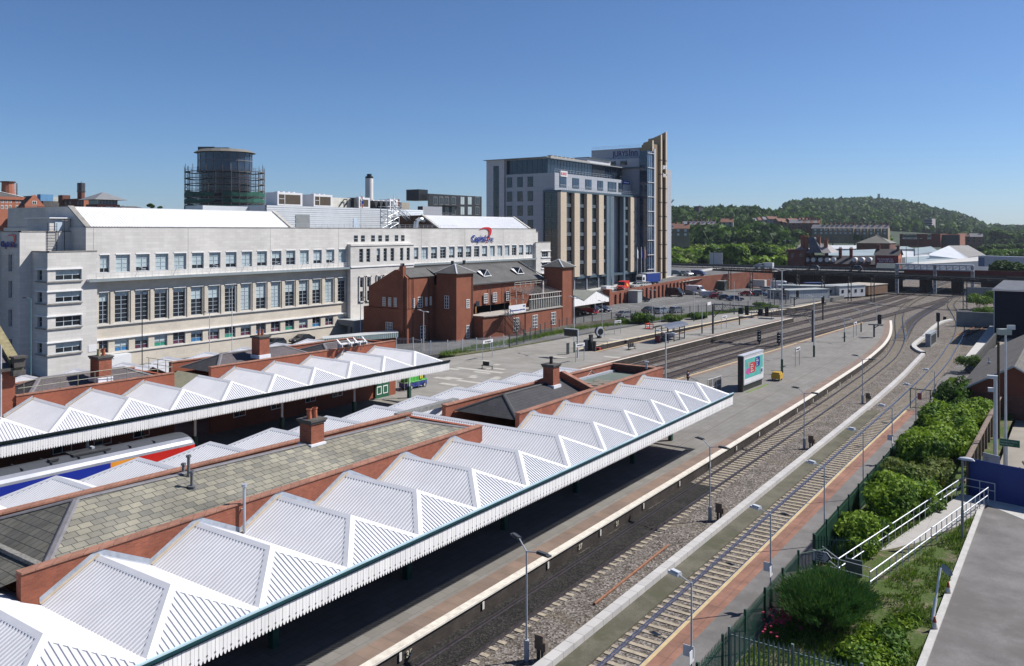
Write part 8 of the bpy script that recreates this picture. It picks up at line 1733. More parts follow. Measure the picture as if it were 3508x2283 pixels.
for nm_,lab,x,y,z1,r_ in (('cctv_column','thick pale grey camera column behind the blue hoarding',-5.67,73,8.25,.16),('floodlight_mast','tall slim mast with a square floodlight behind the blue hoarding',-5.1,74.5,11.6,.10),('telegraph_pole','dark timber pole behind the camera column',-6.3,84,9.8,.13)):
 t=thing(nm_,lab,'mast',(x,y,1));m=MB();m.tube((x,y,1),(x,y,z1),r_,10,0,r_ * .8);m.build('pole',LW if 'timber' not in lab else BARK,t)
 if nm_ == 'floodlight_mast':m=MB();m.obox((x - .1,y,z1 - .1),(.9,.5,.45),.6,0);m.obox((x + .35,y + .2,z1 + .3),(.6,.12,.35),.6,1);m.tube((x,y,1),(x,y,3.2),.17,8,1);m.build('lantern',[plain('lantern_green',(.30,.34,.31),.4),LW],t)
 if nm_ == 'cctv_column':m=MB();m.obox((x - .2,y,z1),(.7,.3,.25),.1);m.obox((x - .3,y,z1 - 1.0),(.4,.3,.3),.1);m.build('camera',LW,t)
t=thing('assembly_sign','dark green sign with pale words fixed to the slim mast','sign',(-5.1,74.3,3));m=MB();m.box(-5.5,74.2,2.95,-4.15,74.25,3.5);m.build('board',plain('sign_green',(.01,.09,.05),.5),t)
for i,s in enumerate(('Nottingham Station','Assembly Point')):text(s,.145,plain('pale_words',(.35,.45,.40),.6),(-5.45,74.19,3.28 - i * .2),(1,0,0),(0,0,1),t,ext=.003)
m=MB();m.add([(-6.35,71.0,1.4),(-5.2,70.8,1.4),(-5.2,70.8,2.9),(-6.35,71.0,3.0),(-6.35,71.05,1.4),(-5.2,70.85,1.4),(-5.2,70.85,2.9),(-6.35,71.05,3.0)],[(0,1,2,3),(7,6,5,4),(3,2,6,7)],0)
for k in range(9):m.box(-6.2,70.93,2.65 - k * .12,-5.4 - .1 * (k % 3),70.95,2.69 - k * .12,1)
tag(m.build('printed_board',[plain('pale_panel',(.42,.43,.48),.6),plain('faint_lines',(.25,.25,.28),.7)],loc=(-5.8,71,1.4)),'large pale printed board just behind the blue hoarding','notice board')
m=MB();rnd=random.Random(2)
for k in range(14):a=rnd.random() * 6;c=Vector((-3.9 + rnd.gauss(0,.4),71.5 + rnd.gauss(0,.8),1.1 + rnd.random() * .9));d=Vector((math.cos(a),math.sin(a),rnd.uniform(-.3,.6))) * .8;m.tube(c - d,c + d,.09,5)
tag(m.build('log_pile',TB,loc=(-3.9,71.5,.9)),'pile of brown logs and old stumps in the yard behind the hoarding','log pile')
TILE=bricky('grey_tiles',(.125,.115,.105),(.10,.093,.087),(.05,.047,.045),.33,.33,'roofx',ms=.014,blotch=.22,bscale=.4,bump=.4)
t=thing('tiled_shed','long low red brick shed with a grey tiled roof at the right edge','shed',(-6,112,.9));m=MB();m.box(-10.3,95.5,.9,-1.2,131,3.4);m.build('wall',BRICKOLD,t)
m=MB();rz_=6.2;x0,x1,xm=-10.9,-.6,-5.8;m.quad((x0,95.0,3.2),(x0,131.5,3.2),(xm,131.5,rz_),(xm,95,rz_));m.quad((x1,131.5,3.2),(x1,95,3.2),(xm,95,rz_),(xm,131.5,rz_));m.build('roof',TILE,t)
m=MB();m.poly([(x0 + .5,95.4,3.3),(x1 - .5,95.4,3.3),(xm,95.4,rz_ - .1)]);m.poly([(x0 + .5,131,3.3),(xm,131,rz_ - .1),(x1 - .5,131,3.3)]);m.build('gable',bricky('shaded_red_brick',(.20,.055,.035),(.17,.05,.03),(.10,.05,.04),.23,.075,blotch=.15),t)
m=MB();m.tube((x0 - .05,94.95,3.15),(xm,94.95,rz_ + .05),.09,5);m.tube((xm,94.95,rz_ + .05),(x1,94.95,3.15),.09,5);m.build('bargeboard',GREYP,t)
m=MB();m.tube((-9.2,110,3.9),(-9.2,110,5.0),.07,8);m.tube((-9.2,110,4.3),(-9.2,110,4.45),.2,8);m.build('flue_pipe',GREYP,t)
t=thing('navy_shed','tall windowless dark navy shed with a pale ribbed roof at the right edge','shed',(-5,180,0));m=MB();m.box(-13.2,168,0,14,193,9.1);m.build('wall',bricky('navy_clad',(.006,.010,.026),(.006,.009,.023),(.003,.004,.01),.9,30,ms=.03,blotch=.1,off=0),t)
m=MB();corrugate(m,[(-13.6,167.6,9.12),(14.4,167.6,9.12),(14.4,193.4,9.5),(-13.6,193.4,9.5)],(1,0,0),1.2,.18);m.build('roof',plain('pale_shed_roof',(.26,.26,.27),.6,.15,.4),t);m=MB();m.tube((-13.25,167.9,0),(-13.25,167.9,9),.1,6);m.build('corner_pipe',GREYP,t)
m=MB();m.prism([(-15.0,142),(-12.6,142),(-12.9,195),(-15.9,195)],0,.55);struct('service_path',m,CONC);
m=MB();m.box(-12.75,131,0,-12.45,168,2.2);tag(m.build('dark_wall',plain('dark_render_wall',(.03,.03,.032),.8),loc=(-12.6,150,0)),'low dark wall running between the tiled shed and the navy shed','wall')
m=MB();m.box(-22,193,0,-12.5,193.4,3.0);m.box(-27.5,262,0,-17,262.5,4.0);tag(m.build('panel_fence',plain('grey_panels',(.20,.22,.23),.6),loc=(-17,193.2,0)),'grey panel fence standing behind the bushes at the bridge foot','fence')
cab('relay_cabinet','tall grey relay cabinet between the kinked trough and the right hand tracks','cabinet',(-21.9,158.5),(.8,7.0,2.2),plain('relay_grey',(.24,.26,.27),.5),0)
# hills, woods and town beyond
def zz(a):return SX_(22,a)
SKY=[(-900,185),(-300,190),(0,190),(150,195),(250,205),(330,222),(420,214),(520,208),(640,212),(780,214),(860,198),(960,172),(1050,156),(1130,146),(1250,146),(1370,136),(1480,142),(1560,150),(1650,166),(1750,186),(1850,204),(1950,232),(2050,264),(2110,290),(2150,310),(2380,316),(2700,318)]
def skyy(px):
 for (a,b),(c,d) in zip(SKY,SKY[1:]):
  if a <= px <= c:return b + (d - b) * (px - a) / (c - a)
 return SKY[-1][1]
def ridge_d(px):return 1150 if px < 700 else 1150 + min(1,(px - 700) / 500) * 1000
def hz_(px,d):
 dr=ridge_d(px);top=H - (620 + (skyy(px) + 9) / 1.8196 - 793) / 2845 * dr;base=2.0;d0=470 if px < 1100 else 700
 f=max(0,min(1,(d - d0) / (dr - d0)));f=f * f * (3 - 2 * f) * .45 + f * .55
 if d > dr:f=max(0,1 - (d - dr) / 700)
 return base + (top - base) * f
pxs=[-900 + 60 * i for i in range(61)];ds=[430,500,600,700,800,920,1050,1150,1300,1450,1600,1750,1900,2050,2150,2300,2600,2900]
m=MB();V_=[]
for px in pxs:
 sx=2200 + px / 1.8196
 for d in ds:p=atd(sx,793,d);V_.append((p.x,p.y,hz_(px,d)))
k=len(ds);m.add(V_,[(i * k + j,(i + 1) * k + j,(i + 1) * k + j + 1,i * k + j + 1) for i in range(len(pxs) - 1) for j in range(k - 1)])
o=m.build('hills',plain('hill_ground',(.02,.035,.012),.95,.3,.01),smooth=True);tag(o,kind='structure')
def crown_tmpl(seed,nleaf,s):
 rnd=random.Random(seed);m=MB();leaves(m,(0,0,.55),(.8,.8,.6),nleaf,s,rnd,0,.75,.5,.8);return m
rnd=random.Random(31);m=MB();T_=[crown_tmpl(i,34,.34) for i in range(6)]
def addcrown(m,T,x,y,z,r,h,mi,a):
 ca,sa=math.cos(a) * r,math.sin(a) * r;o=len(m.v);m.v += [(x + ca * v[0] - sa * v[1],y + sa * v[0] + ca * v[1],z + v[2] * h) for v in T.v];m.f += [tuple(i + o for i in f) for f in T.f];m.m += [mi] * len(T.f)
cnt=0
while cnt < 4300:
 px=rnd.uniform(100,2400);dr=ridge_d(px);d=dr * (1 - rnd.random() ** 1.6 * .5) if px > 900 else rnd.uniform(560,1160)
 if px > 2130:d=rnd.uniform(900,2200)
 y_s=793 - (hz_(px,d) - H) / d * 2845;zy=(y_s - 620) * 1.8196
 if 120 < px < 1700 and 286 < zy < 312 and rnd.random() < .7:continue
 sx=2200 + px / 1.8196;p=atd(sx,793,d);r=rnd.uniform(5,8.5) * (1.25 if d > 1500 else .95);addcrown(m,rnd.choice(T_),p.x,p.y,hz_(px,d) - 2,r,r * rnd.uniform(1.3,1.8),rnd.choice((0,0,1)),rnd.random() * 6);cnt += 1
tag(m.build('woodland',[LFD,LFM]),'dense woods covering the hill and the slopes below it','woodland',kind='stuff')
def tree_proto(seed,mats,n=2600,s=.34):
 rnd=random.Random(seed);t=thing('tree','','tree',(0,0,0));WL[t.name]=Vector((0,0,0));m=MB()
 for q in range(26):
  a,e=rnd.random() * 6.28,rnd.uniform(-.55,1);rr_=2.6 * math.sqrt(max(.05,1 - e * e * .8));leaves(m,(rr_ * math.cos(a),rr_ * math.sin(a),5.2 + 3.0 * e),(1.7,1.7,1.3),n // 26,s,rnd,rnd.randrange(len(mats)),.6,.4,.75)
 m.build('crown',mats,t);m=MB();m.tube((0,0,-.5),(0,0,3.2),.32,8,0,.22)
 for q in range(6):a=q * 1.05;m.tube((0,0,2.4 + .2 * q),(1.8 * math.cos(a),1.8 * math.sin(a),5 + .3 * q),.14,5,0,.05)
 m.build('trunk',BARK,t);return t
TP=[tree_proto(1,[LFD,LFM]),tree_proto(2,[LFM,LFL]),tree_proto(3,[LFL,LFO]),tree_proto(4,[LFD,LFD,LFM])];used_=[True] * 4
def tree(px,py_base,d,hpx,kind,lab,wr=1.0):
 sx,sy=px,py_base;p=atd(sx,793,d);zb=H - (sy - 793) / 2845 * d;h=hpx / 2845 * d;s=h / 9.3
 o=place(TP[kind],used_[kind],(p.x,p.y,zb),px * 7 % 6.28,lab,'trees beyond the yard and bridge',(s * wr,s * wr,s));used_[kind]=False;return o
tl=[(2690,3,400,90,'dark rounded tree left of the old chimneyed building'),(2600,0,390,95,'large dark tree behind the bright orange tinged one')]
z20p=lambda a,b:(2000 + a / 3.967,820 + b / 3.967)
for i,(a,b,d,h,k,w,lab) in enumerate(((2080,440,350,94,1,1.15,'largest rounded tree, yellow green, right of the white road sign'),(1790,430,360,86,0,1.2,'dark green tree left of the largest one, over the road'),(1640,420,335,50,3,1.1,'low dark tree with autumn tints behind the white road sign'),(2330,430,385,98,0,1.2,'tall dark tree right of the largest one'),(2480,430,370,80,3,1.2,'dark tree near the street floodlight'),(1480,400,420,70,1,1.4,'light green tree right of the hotel, in the park'),(1290,400,430,68,1,1.3,'light green tree beside the hotel corner, second of three'),(1170,400,400,60,2,1.2,'pale green tree touching the hotel corner'),(1380,420,380,42,2,1.4,'low pale green tree in front of the park trees'),(1230,420,370,36,1,1.5,'low bushy tree at the foot of the hotel'),(1560,400,450,62,2,1.3,'light green tree between the park and the dark road tree'))):
 tree(*z20p(a,b),d,h,k,lab,w)
z25p=lambda a,b:(2550 + a / 3.967,800 + b / 3.967)
for i,(a,b,d,h,k,w,lab) in enumerate(((170,430,400,78,3,1.3,'dark tree left of the old building, behind the bridge road'),(320,430,430,70,1,1.3,'mid green tree just left of the old building tower'),(440,420,450,50,2,1.5,'pale bushy slope tree beside the old building'),(1390,520,322,50,1,1.2,'green tree in front of the old building wing'),(60,200,560,60,0,1.5,'dark far tree above the yellow green one'),(700,190,600,60,0,1.6,'dark far tree behind the tall chimneys'),(1500,180,620,46,0,1.6,'dark far tree left of the hipped brown building'),(1900,170,640,40,1,1.6,'far tree behind the hipped brown building'),(1200,160,640,44,3,1.6,'dark far tree over the white station roof'))):
 tree(*z25p(a,b),d,h,k,lab,w)
for i,(a,b,d,h,k,w,lab) in enumerate(((2250,640,262,78,3,1.3,'dark tree rising behind the navy shed, left half'),(2330,640,258,72,3,1.3,'dark tree rising behind the navy shed, right half'),(2240,385,900,46,0,2.2,'broad tree on the flat land at far right'),(2330,385,950,40,3,2.0,'second broad tree on the flat land at far right'),(2150,460,620,36,3,2.0,'dark tree row end beyond the pale sheds'),(2270,460,600,36,0,2.2,'dark tree in the row beyond the pale sheds'),(2370,458,600,38,3,2.2,'dark tree at the right edge of the row beyond the sheds'))):
 tree(*zz((a,b)),d,h,k,lab,w)
for i,(a,b,h) in enumerate(((1780,508,14),(2195,508,22),(2330,510,14),(200,0,0))):
 if h:tree(a / 4.25,600 + b / 4.25,420,h,0,'dark tree top peeping over the white roof, %s of three' % ('left','middle','right')[i],1.4)
m=MB();rnd=random.Random(5);T2=[crown_tmpl(40 + i,90,.2) for i in range(4)]
for _ in range(520):
 sx=rnd.uniform(2265,2760);d=rnd.uniform(345,560);p=atd(sx,793,d)
 if p.y < 312 and p.x > -120:continue
 r=rnd.uniform(2.0,4.5);addcrown(m,rnd.choice(T2),p.x,p.y,3.0 + (d - 345) * .012,r,r * 1.2,rnd.choice((0,1,1,2)),rnd.random() * 6)
for _ in range(260):sx=rnd.uniform(3380,3560);d=rnd.uniform(520,800);p=atd(sx,793,d);addcrown(m,rnd.choice(T2),p.x,p.y,0,5,6,0,rnd.random() * 6)
tag(m.build('scrub',[LFM,LFL,LFO]),'light green scrub and young trees between street and woods','scrub',kind='stuff')
# helper for buildings seen square on
def yb_(nm,lab,y,x0p,x1p,ytop,ybase,mat,depth=12,zm=25,cat='building',side=None,grp=None):
 """block with its front on a plane y = const; pixel columns x0p..x1p, rows ytop..ybase in the zoom frame"""
 S0,S1=SX_(zm,(x0p,ytop)),SX_(zm,(x1p,ytop));(xa,za),(xb,_)=QY(*S0,y),QY(*S1,y);zb=max(-2,QY(*SX_(zm,(x0p,ybase)),y)[1]);t=thing(nm,lab,cat,(xa,y,zb),grp)
 m=MB();m.quad((xa,y,zb),(xb,y,zb),(xb,y,za),(xa,y,za),0);m.quad((xb,y,zb),(xb,y + depth,zb),(xb,y + depth,za),(xb,y,za),1);m.quad((xa,y + depth,zb),(xa,y,zb),(xa,y,za),(xa,y + depth,za),0);m.quad((xb,y + depth,zb),(xa,y + depth,zb),(xa,y + depth,za),(xb,y + depth,za),0);m.quad((xa,y,za),(xb,y,za),(xb,y + depth,za),(xa,y + depth,za),0)
 m.build('wall',[mat,side or mat],t);return t,xa,xb,za,zb
def ridge_roof(t,xa,xb,y0,y1,z,h,mat,ends=None,hip=0.0,o=.4):
 ym=(y0 + y1) / 2;m=MB();m.quad((xa - o,y0 - o,z),(xb + o,y0 - o,z),(xb - hip + o * (not hip),ym,z + h),(xa + hip - o * (not hip),ym,z + h),0);m.quad((xb + o,y1 + o,z),(xa - o,y1 + o,z),(xa + hip - o * (not hip),ym,z + h),(xb - hip + o * (not hip),ym,z + h),0)
 m.poly([(xb + o * (hip > 0),y0 - o * (hip > 0),z),(xb + o * (hip > 0),y1 + o * (hip > 0),z),(xb - hip,ym,z + h)],1 if not hip else 0);m.poly([(xa,y1,z),(xa,y0,z),(xa + hip,ym,z + h)],1 if not hip else 0);m.build('roof',[mat,ends or mat],t)
def chim(t,x,y,z0,z1,w=.9,pots=3,mat=None):
 m=MB();m.box(x - w / 2,y - .4,z0,x + w / 2,y + .4,z1,0);m.box(x - w / 2 - .12,y - .5,z1 - .4,x + w / 2 + .12,y + .5,z1,0)
 for i in range(pots):m.tube((x - w / 2 + w * (i + .5) / pots,y,z1),(x - w / 2 + w * (i + .5) / pots,y,z1 + .6),.13,6,1)
 m.build('chimney',[mat or OLDBR,POT],t)
OLDBR=bricky('far_old_brick',(.17,.06,.045),(.14,.05,.04),(.10,.05,.045),.5,.25,blotch=.25,bscale=.2);SLPALE=plain('pale_old_slate',(.23,.215,.215),.8,.12,.5);SLDK=plain('dark_old_slate',(.055,.05,.052),.8,.2,.5);ZINC=plain('zinc_roof',(.25,.30,.31),.5,.15,.12);ZW=plain('pale_shed_white',(.42,.44,.46),.6,.12,.2)
yy=330.0;t,xa,xb,za,zb=yb_('old_station','old brick station building with tall chimneys, pale steep roofs and a row of dormers',yy,820,1785,405,535,OLDBR,9)
zr_=QY(*SX_(25,(1200,300)),yy + 4.5)[1];ridge_roof(t,xa,xb,yy,yy + 9,za,zr_ - za,SLDK)
for px in (850,935,1030,1120,1205,1490,1590,1690):
 x,z=QY(*SX_(25,(px,385)),yy);m=MB();m.box(x - .75,yy + .2,z - .9,x + .75,yy + 3,z + .7,0);m.tube((x,yy + .1,z + .7),(x,yy + 3,z + .7),.85,12,1);m.box(x - .4,yy + .12,z - .7,x + .4,yy + .2,z + .6,2);m.build('dormer',[OLDBR,WHITE,GLASSD],t)
for px,py in ((930,200),(1120,205),(1305,205),(1452,205)):x,z=QY(*SX_(25,(px,py)),yy + 3.5);chim(t,x,yy + 3.5,za + 1.5,z,1.1)
t2,xa2,xb2,za2,zb2=yb_('old_station_tower','tall square end block of the old station with steep pale roof and clustered chimneys',yy - 2,590,820,225,535,OLDBR,14);m=MB();m.box(xa2 - .4,yy - 2.4,za2 - .6,xb2 + .4,yy + 12,za2 + .2);m.build('cornice',BRICKOLD,t2)
x0_,x1_=QY(*SX_(25,(690,215)),yy)[0],QY(*SX_(25,(1180,215)),yy)[0];zt1=QY(*SX_(25,(760,145)),yy + 6)[1];m=MB()
for (pa,pb,pt,py) in ((680,860,765,145),(830,1100,1010,150),(1010,1200,1100,140)):
 a_,b_=QY(*SX_(25,(pa,240)),yy)[0],QY(*SX_(25,(pb,240)),yy)[0];c_,z_=QY(*SX_(25,(pt,py)),yy + 5);m.add([(a_,yy - 1.9,za2 - 1),(b_,yy - 1.9,za2 - 1),(b_,yy + 11,za2 - 1),(a_,yy + 11,za2 - 1),(c_,yy + 4,z_),(c_,yy + 8,z_)],[(0,1,4),(1,2,5,4),(2,3,5),(3,0,4,5)],0)
a_,b_=QY(*SX_(25,(945,250)),yy)[0],QY(*SX_(25,(1075,250)),yy)[0];c0,zt_=QY(*SX_(25,(888,52)),yy + 3);c1,_=QY(*SX_(25,(965,52)),yy + 3);d0_,_=QY(*SX_(25,(880,110)),yy)
m.add([(a_ - 1,yy - 2,za2 - 1),(b_,yy - 2,za2 - 1),(b_,yy + 8,za2 - 1),(d0_,yy + 8,za2 - 1),(c0,yy + 1,zt_),(c1,yy + 1,zt_),(c1,yy + 4,zt_),(c0,yy + 4,zt_)],[(0,1,5,4),(1,2,6,5),(2,3,7,6),(3,0,4,7),(4,5,6,7)],1);m.build('steep_roof',[SLPALE,plain('mansard_slate',(.07,.075,.095),.7,.3,.6)],t2)
for px,py,w in ((790,45,1.3),(822,48,.9),(855,48,.9),(1008,50,1.4),(1110,88,1.3)):x,z=QY(*SX_(25,(px,py)),yy + 2);chim(t2,x,yy + 2,za2 - 1,z,w,3,plain('chimney_orange_brick',(.24,.09,.055),.85,.15,2))
for px in (650,770):
 for py in (300,460):x,z=QY(*SX_(25,(px,py)),yy - 2);m=MB();m.box(x - .5,yy - 2.05,z - .9,x + .5,yy - 2,z + .8);m.build('window',GLASSD,t2)
t,xa,xb,za,zb=yb_('club_building','gabled building with a dark red painted wall carrying pale lettering',yy - 8,1778,2092,298,535,plain('club_red',(.13,.012,.02),.7,.1),7,side=plain('club_orange_brick',(.36,.13,.07),.8,.1));ridge_roof(t,xa,xb,yy - 8,yy - 1,za,QY(*SX_(25,(1950,213)),yy - 4.5)[1] - za,SLDK,plain('club_orange_brick',(0,0,0)),o=.5)
for px,py in ((1822,165),(2115,170)):x,z=QY(*SX_(25,(px,py)),yy - 5);chim(t,min(x,xb - .6),yy - 5,za + 2,z,1.0,2)
PL=plain('pale_lilac_letters',(.42,.36,.45),.6);x,z=QY(*SX_(25,(1805,362)),yy - 8);text('Virgin Active Health Club',1.15,PL,(x,yy - 8.06,z),(1,0,0),(0,0,1),t,bold=.02,xs=(xb - xa) * .78 / 13.6);x,z=QY(*SX_(25,(1830,390)),yy - 8);text('0845 270 4080',.8,PL,(x,yy - 8.06,z),(1,0,0),(0,0,1),t,bold=.02)
for k,px in enumerate((2113,2150)):x,z=xb,za - 3;m=MB();m.box(xb,yy - 7 + k * 2.8,za - 4.5,xb + .06,yy - 6.2 + k * 2.8,za - 1.2);m.build('window',DARKBLUE,t)
t,xa,xb,za,zb=yb_('green_roofed_hut','low hut with a grey green roof in front of the red painted wall',yy - 16,1800,2060,490,540,plain('hut_wall',(.05,.06,.06),.7),5);ridge_roof(t,xa,xb,yy - 16,yy - 11,za,2.2,plain('hut_roof',(.11,.13,.13),.7))
def roofshed(lab,pts,wall_px=None,mat=ZINC,zbase=0,nm='pale_roofed_shed',depth=420.0):
 """roof outline given as photo points with a depth each; walls drop to the ground"""
 P3=[atd(*zz((a,b)),d) for a,b,d in pts];c=sum(P3,Vector()) / len(P3);t=thing(nm,lab,'shed',(c.x,c.y,0),'pale roofed sheds');m=MB();m.poly([tuple(p) for p in P3]);m.build('roof',mat,t)
 m=MB()
 for i,p in enumerate(P3):q=P3[(i + 1) % len(P3)];m.quad((q.x,q.y,q.z - .15),(p.x,p.y,p.z - .15),(p.x,p.y,zbase),(q.x,q.y,zbase))
 m.build('wall',ZW,t);return t
roofshed('long low pale roof behind the station chimneys',[(1130,470,345),(1460,466,345),(1480,425,375),(1180,437,380)]);roofshed('blue white flat roofed block behind the old station',[(1160,424,400),(1335,424,400),(1335,402,430),(1165,402,430)],mat=ZW)
roofshed('wide pale green shed roof right of the red painted wall',[(1640,512,350),(1990,497,365),(1890,462,395),(1640,478,385)]);roofshed('pale shed roof with a white ridge above the red painted wall',[(1530,428,430),(1700,425,430),(1650,408,470),(1560,408,470)]);roofshed('broad grey white shed roof, second from the right',[(1620,478,392),(1800,470,400),(1700,430,440),(1620,430,436)],mat=ZW)
roofshed('low white shed roof along the road at right',[(1640,525,330),(2160,497,345),(2090,475,365),(1700,508,345)],mat=plain('cream_roof',(.44,.43,.40),.6,.1,.2));roofshed('blue grey shed roof between two pale ones',[(1700,460,400),(1850,440,415),(1800,408,450),(1700,420,440)])
t=roofshed('large gabled shed at the right with a white wall and grey roof',[(1912,404,420),(2032,402,440),(2140,462,400),(2030,478,380)],mat=plain('grey_shed_roof',(.17,.165,.155),.7,.1,.2))
g_=[atd(*zz(q),d) for q,d in (((1790,465),372),((2030,492),378),((2030,478),380),((1912,404),392),((1790,455),374))];m=MB();m.poly([tuple(p) for p in g_]);m.poly([(g_[1].x,g_[1].y,0),(g_[0].x,g_[0].y,0),tuple(g_[0]),tuple(g_[1])][::-1]);m.build('gable_wall',plain('gable_white',(.36,.39,.44),.7,.08,.3),t)
t,xa,xb,za,zb=yb_('derelict_factory','roofless dark brick factory with arched window openings',520,1605,1860,331,412,OLDBR,25,22,side=plain('sunlit_factory_brick',(.22,.09,.06),.85,.2,.3))  # sunlight on the side put into a lighter brick colour
for i in range(5):x,z=QY(*zz((1636 + i * 22 if i < 3 else 1700 + (i - 3) * 90,347)),520);m=MB();m.box(x - 1,519.9,z - 1.6,x + 1,519.98,z + .6);m.tube((x,519.9,z + .6),(x,519.98,z + .6),1,10);m.build('arched_opening',plain('lit_opening',(.40,.37,.30),.8),t)
t,xa,xb,za,zb=yb_('factory_wing','sunlit-coloured brown brick wing of the derelict factory with regular windows',524,1862,1980,334,420,plain('sunlit_factory_brick',(0,0,0)),25,22)
for i in range(6):
 for j in (352,372,392):x,z=QY(*zz((1874 + i * 18,j)),524);m=MB();m.box(x - .8,523.9,z - 1,x + .8,523.97,z + 1);m.build('window',plain('dull_glass',(0,0,0)),t)
t,xa,xb,za,zb=yb_('hipped_building','brown brick building with a hipped grey green roof',420,1338,1542,388,432,BRICKOLD,16,22);ridge_roof(t,xa,xb,420,436,za,4.0,plain('grey_green_slate',(.13,.125,.11),.8,.15,.3),hip=8)
t,xa,xb,za,zb=yb_('tower_block','grey and pink tower block of flats below the hill',1250,1757,1805,236,330,plain('block_blue_grey',(.13,.155,.20),.7),34,22,side=plain('block_pink',(.30,.26,.27),.7));m=MB()
for j in range(11):
 for i in range(5):x=xa + (xb - xa) * (i + .3) / 5;z=za - 4 - j * 3.3;m.box(x,1249.6,z,x + 2.2,1249.9,z + 1.6)
m.build('window',DARKBLUE,t)
t,xa,xb,za,zb=yb_('dark_tower','dark square church tower standing among the trees on the skyline',900,322,352,163,250,plain('tower_dark',(.012,.013,.016),.9),14,22,side=plain('tower_dark2',(.018,.018,.02),.9));m=MB();m.box(xa - .5,899.5,za,xb + .5,914.5,za + .8);m.box(xb + .01,906,za - 16,xb + .15,907.5,za - 7);m.build('parapet',plain('tower_dark',(0,0,0)),t)
HB_=[plain('house_red_brick',(.20,.085,.06),.85,.2,.1),plain('house_buff',(.24,.19,.13),.85,.2,.1),plain('house_pale',(.30,.27,.24),.85,.1,.1)];HR=[plain('house_slate',(.16,.155,.165),.8,.15,.1),plain('house_tile',(.17,.08,.055),.85,.15,.1),plain('house_roof_pale',(.28,.28,.30),.7,.1,.1)]
HP={}
def house(px,py,d,w,mi,ri,lab,lx_=9.0,ly_=8.0,hh=5.2):
 p=atd(*zz((px,py)),d);key=(mi,ri,lx_,ly_,hh)
 if key not in HP:
  t=thing('house','','house',(0,0,0));WL[t.name]=Vector((0,0,0));m=MB();m.box(-lx_ / 2,-ly_ / 2,-6,lx_ / 2,ly_ / 2,hh);m.build('wall',HB_[mi],t);ridge_roof(t,-lx_ / 2,lx_ / 2,-ly_ / 2,ly_ / 2,hh,2.8,HR[ri],HB_[mi]);chim(t,lx_ / 2 - .5,0,hh + 1,hh + 4.2,1.2,2,HB_[0])
  for x in (-2.6,1.6):
   for z in (1,3.4):m=MB();m.box(x,-ly_ / 2 - .05,z,x + 1.4,-ly_ / 2,z + 1.4);m.build('window',WHITE if mi == 1 else GLASSD,t)
  HP[key]=[t,True]
 o=place(HP[key][0],HP[key][1],tuple(p),w,lab,'houses on the slope');HP[key][1]=False
hs=[]
for i in range(6):hs.append((285 + i * 28,312,700,-.1,0,2))
for i in range(9):hs.append((860 + i * 24,288 + (i % 3) * 5,760,.9,0,1))
for i in range(6):hs.append((960 + i * 22,306,640,.2,0,i % 2))
for i in range(6):hs.append((655 + i * 30,292 - i * 4,800,.7,2,i % 2))
for i in range(6):hs.append((510 + i * 26,215,1120,.8,0,1))
for i in range(7):hs.append((1105 + i * 30,340,620,0,1,0))
for i in range(5):hs.append((1330 + i * 42,342,620,0,1,0))
hs += [(205,345,520,.4,1,1),(245,352,500,.4,1,1),(175,352,520,0,1,0),(530,300,640,.3,2,1),(2010,385,700,.2,0,1),(2080,388,690,.2,0,0)]
ordn=['first','second','third','fourth','fifth','sixth','seventh','eighth','ninth']
rows_n=[(6,'pale roofed terrace house below the dark square tower'),(9,'red roofed terrace house climbing the slope'),(6,'terrace house in the lower row behind the old station'),(6,'pale house with a bright gable on the slope'),(6,'red house on the skyline ridge'),(7,'long buff block with a slate roof behind the station chimneys'),(5,'buff block near the hipped brown building')]
lbs=[l + ', %s from the left' % ordn[i] for n,l in rows_n for i in range(n)] + ['brown roofed buff house right of the hotel, left one','brown roofed buff house right of the hotel, right one','grey roofed buff house touching the hotel edge','orange roofed pale house among dark trees','red roofed house beyond the factory, left one','grey roofed house beyond the factory, right one']
for (px,py,d,w,mi,ri),lb in zip(hs,lbs):house(px,py,d,w,mi,ri,lb)
p=atd(*zz((1249,250)),1500);m=MB();m.tube((p.x,p.y,p.z),(p.x,p.y,p.z + 4),8.5,6,0,8.5);m.tube((p.x,p.y,p.z + 3),(p.x,p.y,p.z + 11),9.5,6,0,.4);tag(m.build('marquee',WHITE,loc=tuple(p)),'white pointed marquee on the green slope','marquee')
p=atd(*zz((1240,226)),1600);m=MB();m.obox((p.x,p.y,p.z),(40,8,2),.3,0);m.obox((p.x,p.y,p.z - 5),(38,6,5),.3,1);tag(m.build('grandstand',[WHITE,DARKST],loc=tuple(p)),'long low building with a white roof edge above the marquee','building')
p=atd(*zz((1060,236)),1600);m=MB();m.obox((p.x,p.y,p.z - 4),(75,10,6),.2,0);m.obox((p.x,p.y,p.z + 2),(60,10,1),.2,1);tag(m.build('school_building',[DARKST,plain('dull_red_roof',(.2,.06,.05),.8)],loc=tuple(p)),'long dark flat building with a dull red roof on the slope','building')
p=atd(*zz((1475,140)),2130);m=MB();zt_=H - (620 + 85 / 1.8196 - 793) / 2845 * 2130
for k in range(4):a=k * 1.57;m.tube((p.x + 3 * math.cos(a),p.y + 3 * math.sin(a),p.z - 5),(p.x + math.cos(a),p.y + math.sin(a),zt_),.35,4)
for k in range(9):z=p.z + (zt_ - p.z) * k / 9;m.tube((p.x - 2.5,p.y,z),(p.x + 2.5,p.y,z + 3),.3,4)
m.tube((p.x,p.y,p.z + 14),(p.x,p.y,p.z + 24),3.0,8);tag(m.build('hilltop_mast',plain('mast_grey',(.25,.27,.30),.6),loc=tuple(p)),'lattice telecom mast on the hilltop','mast')
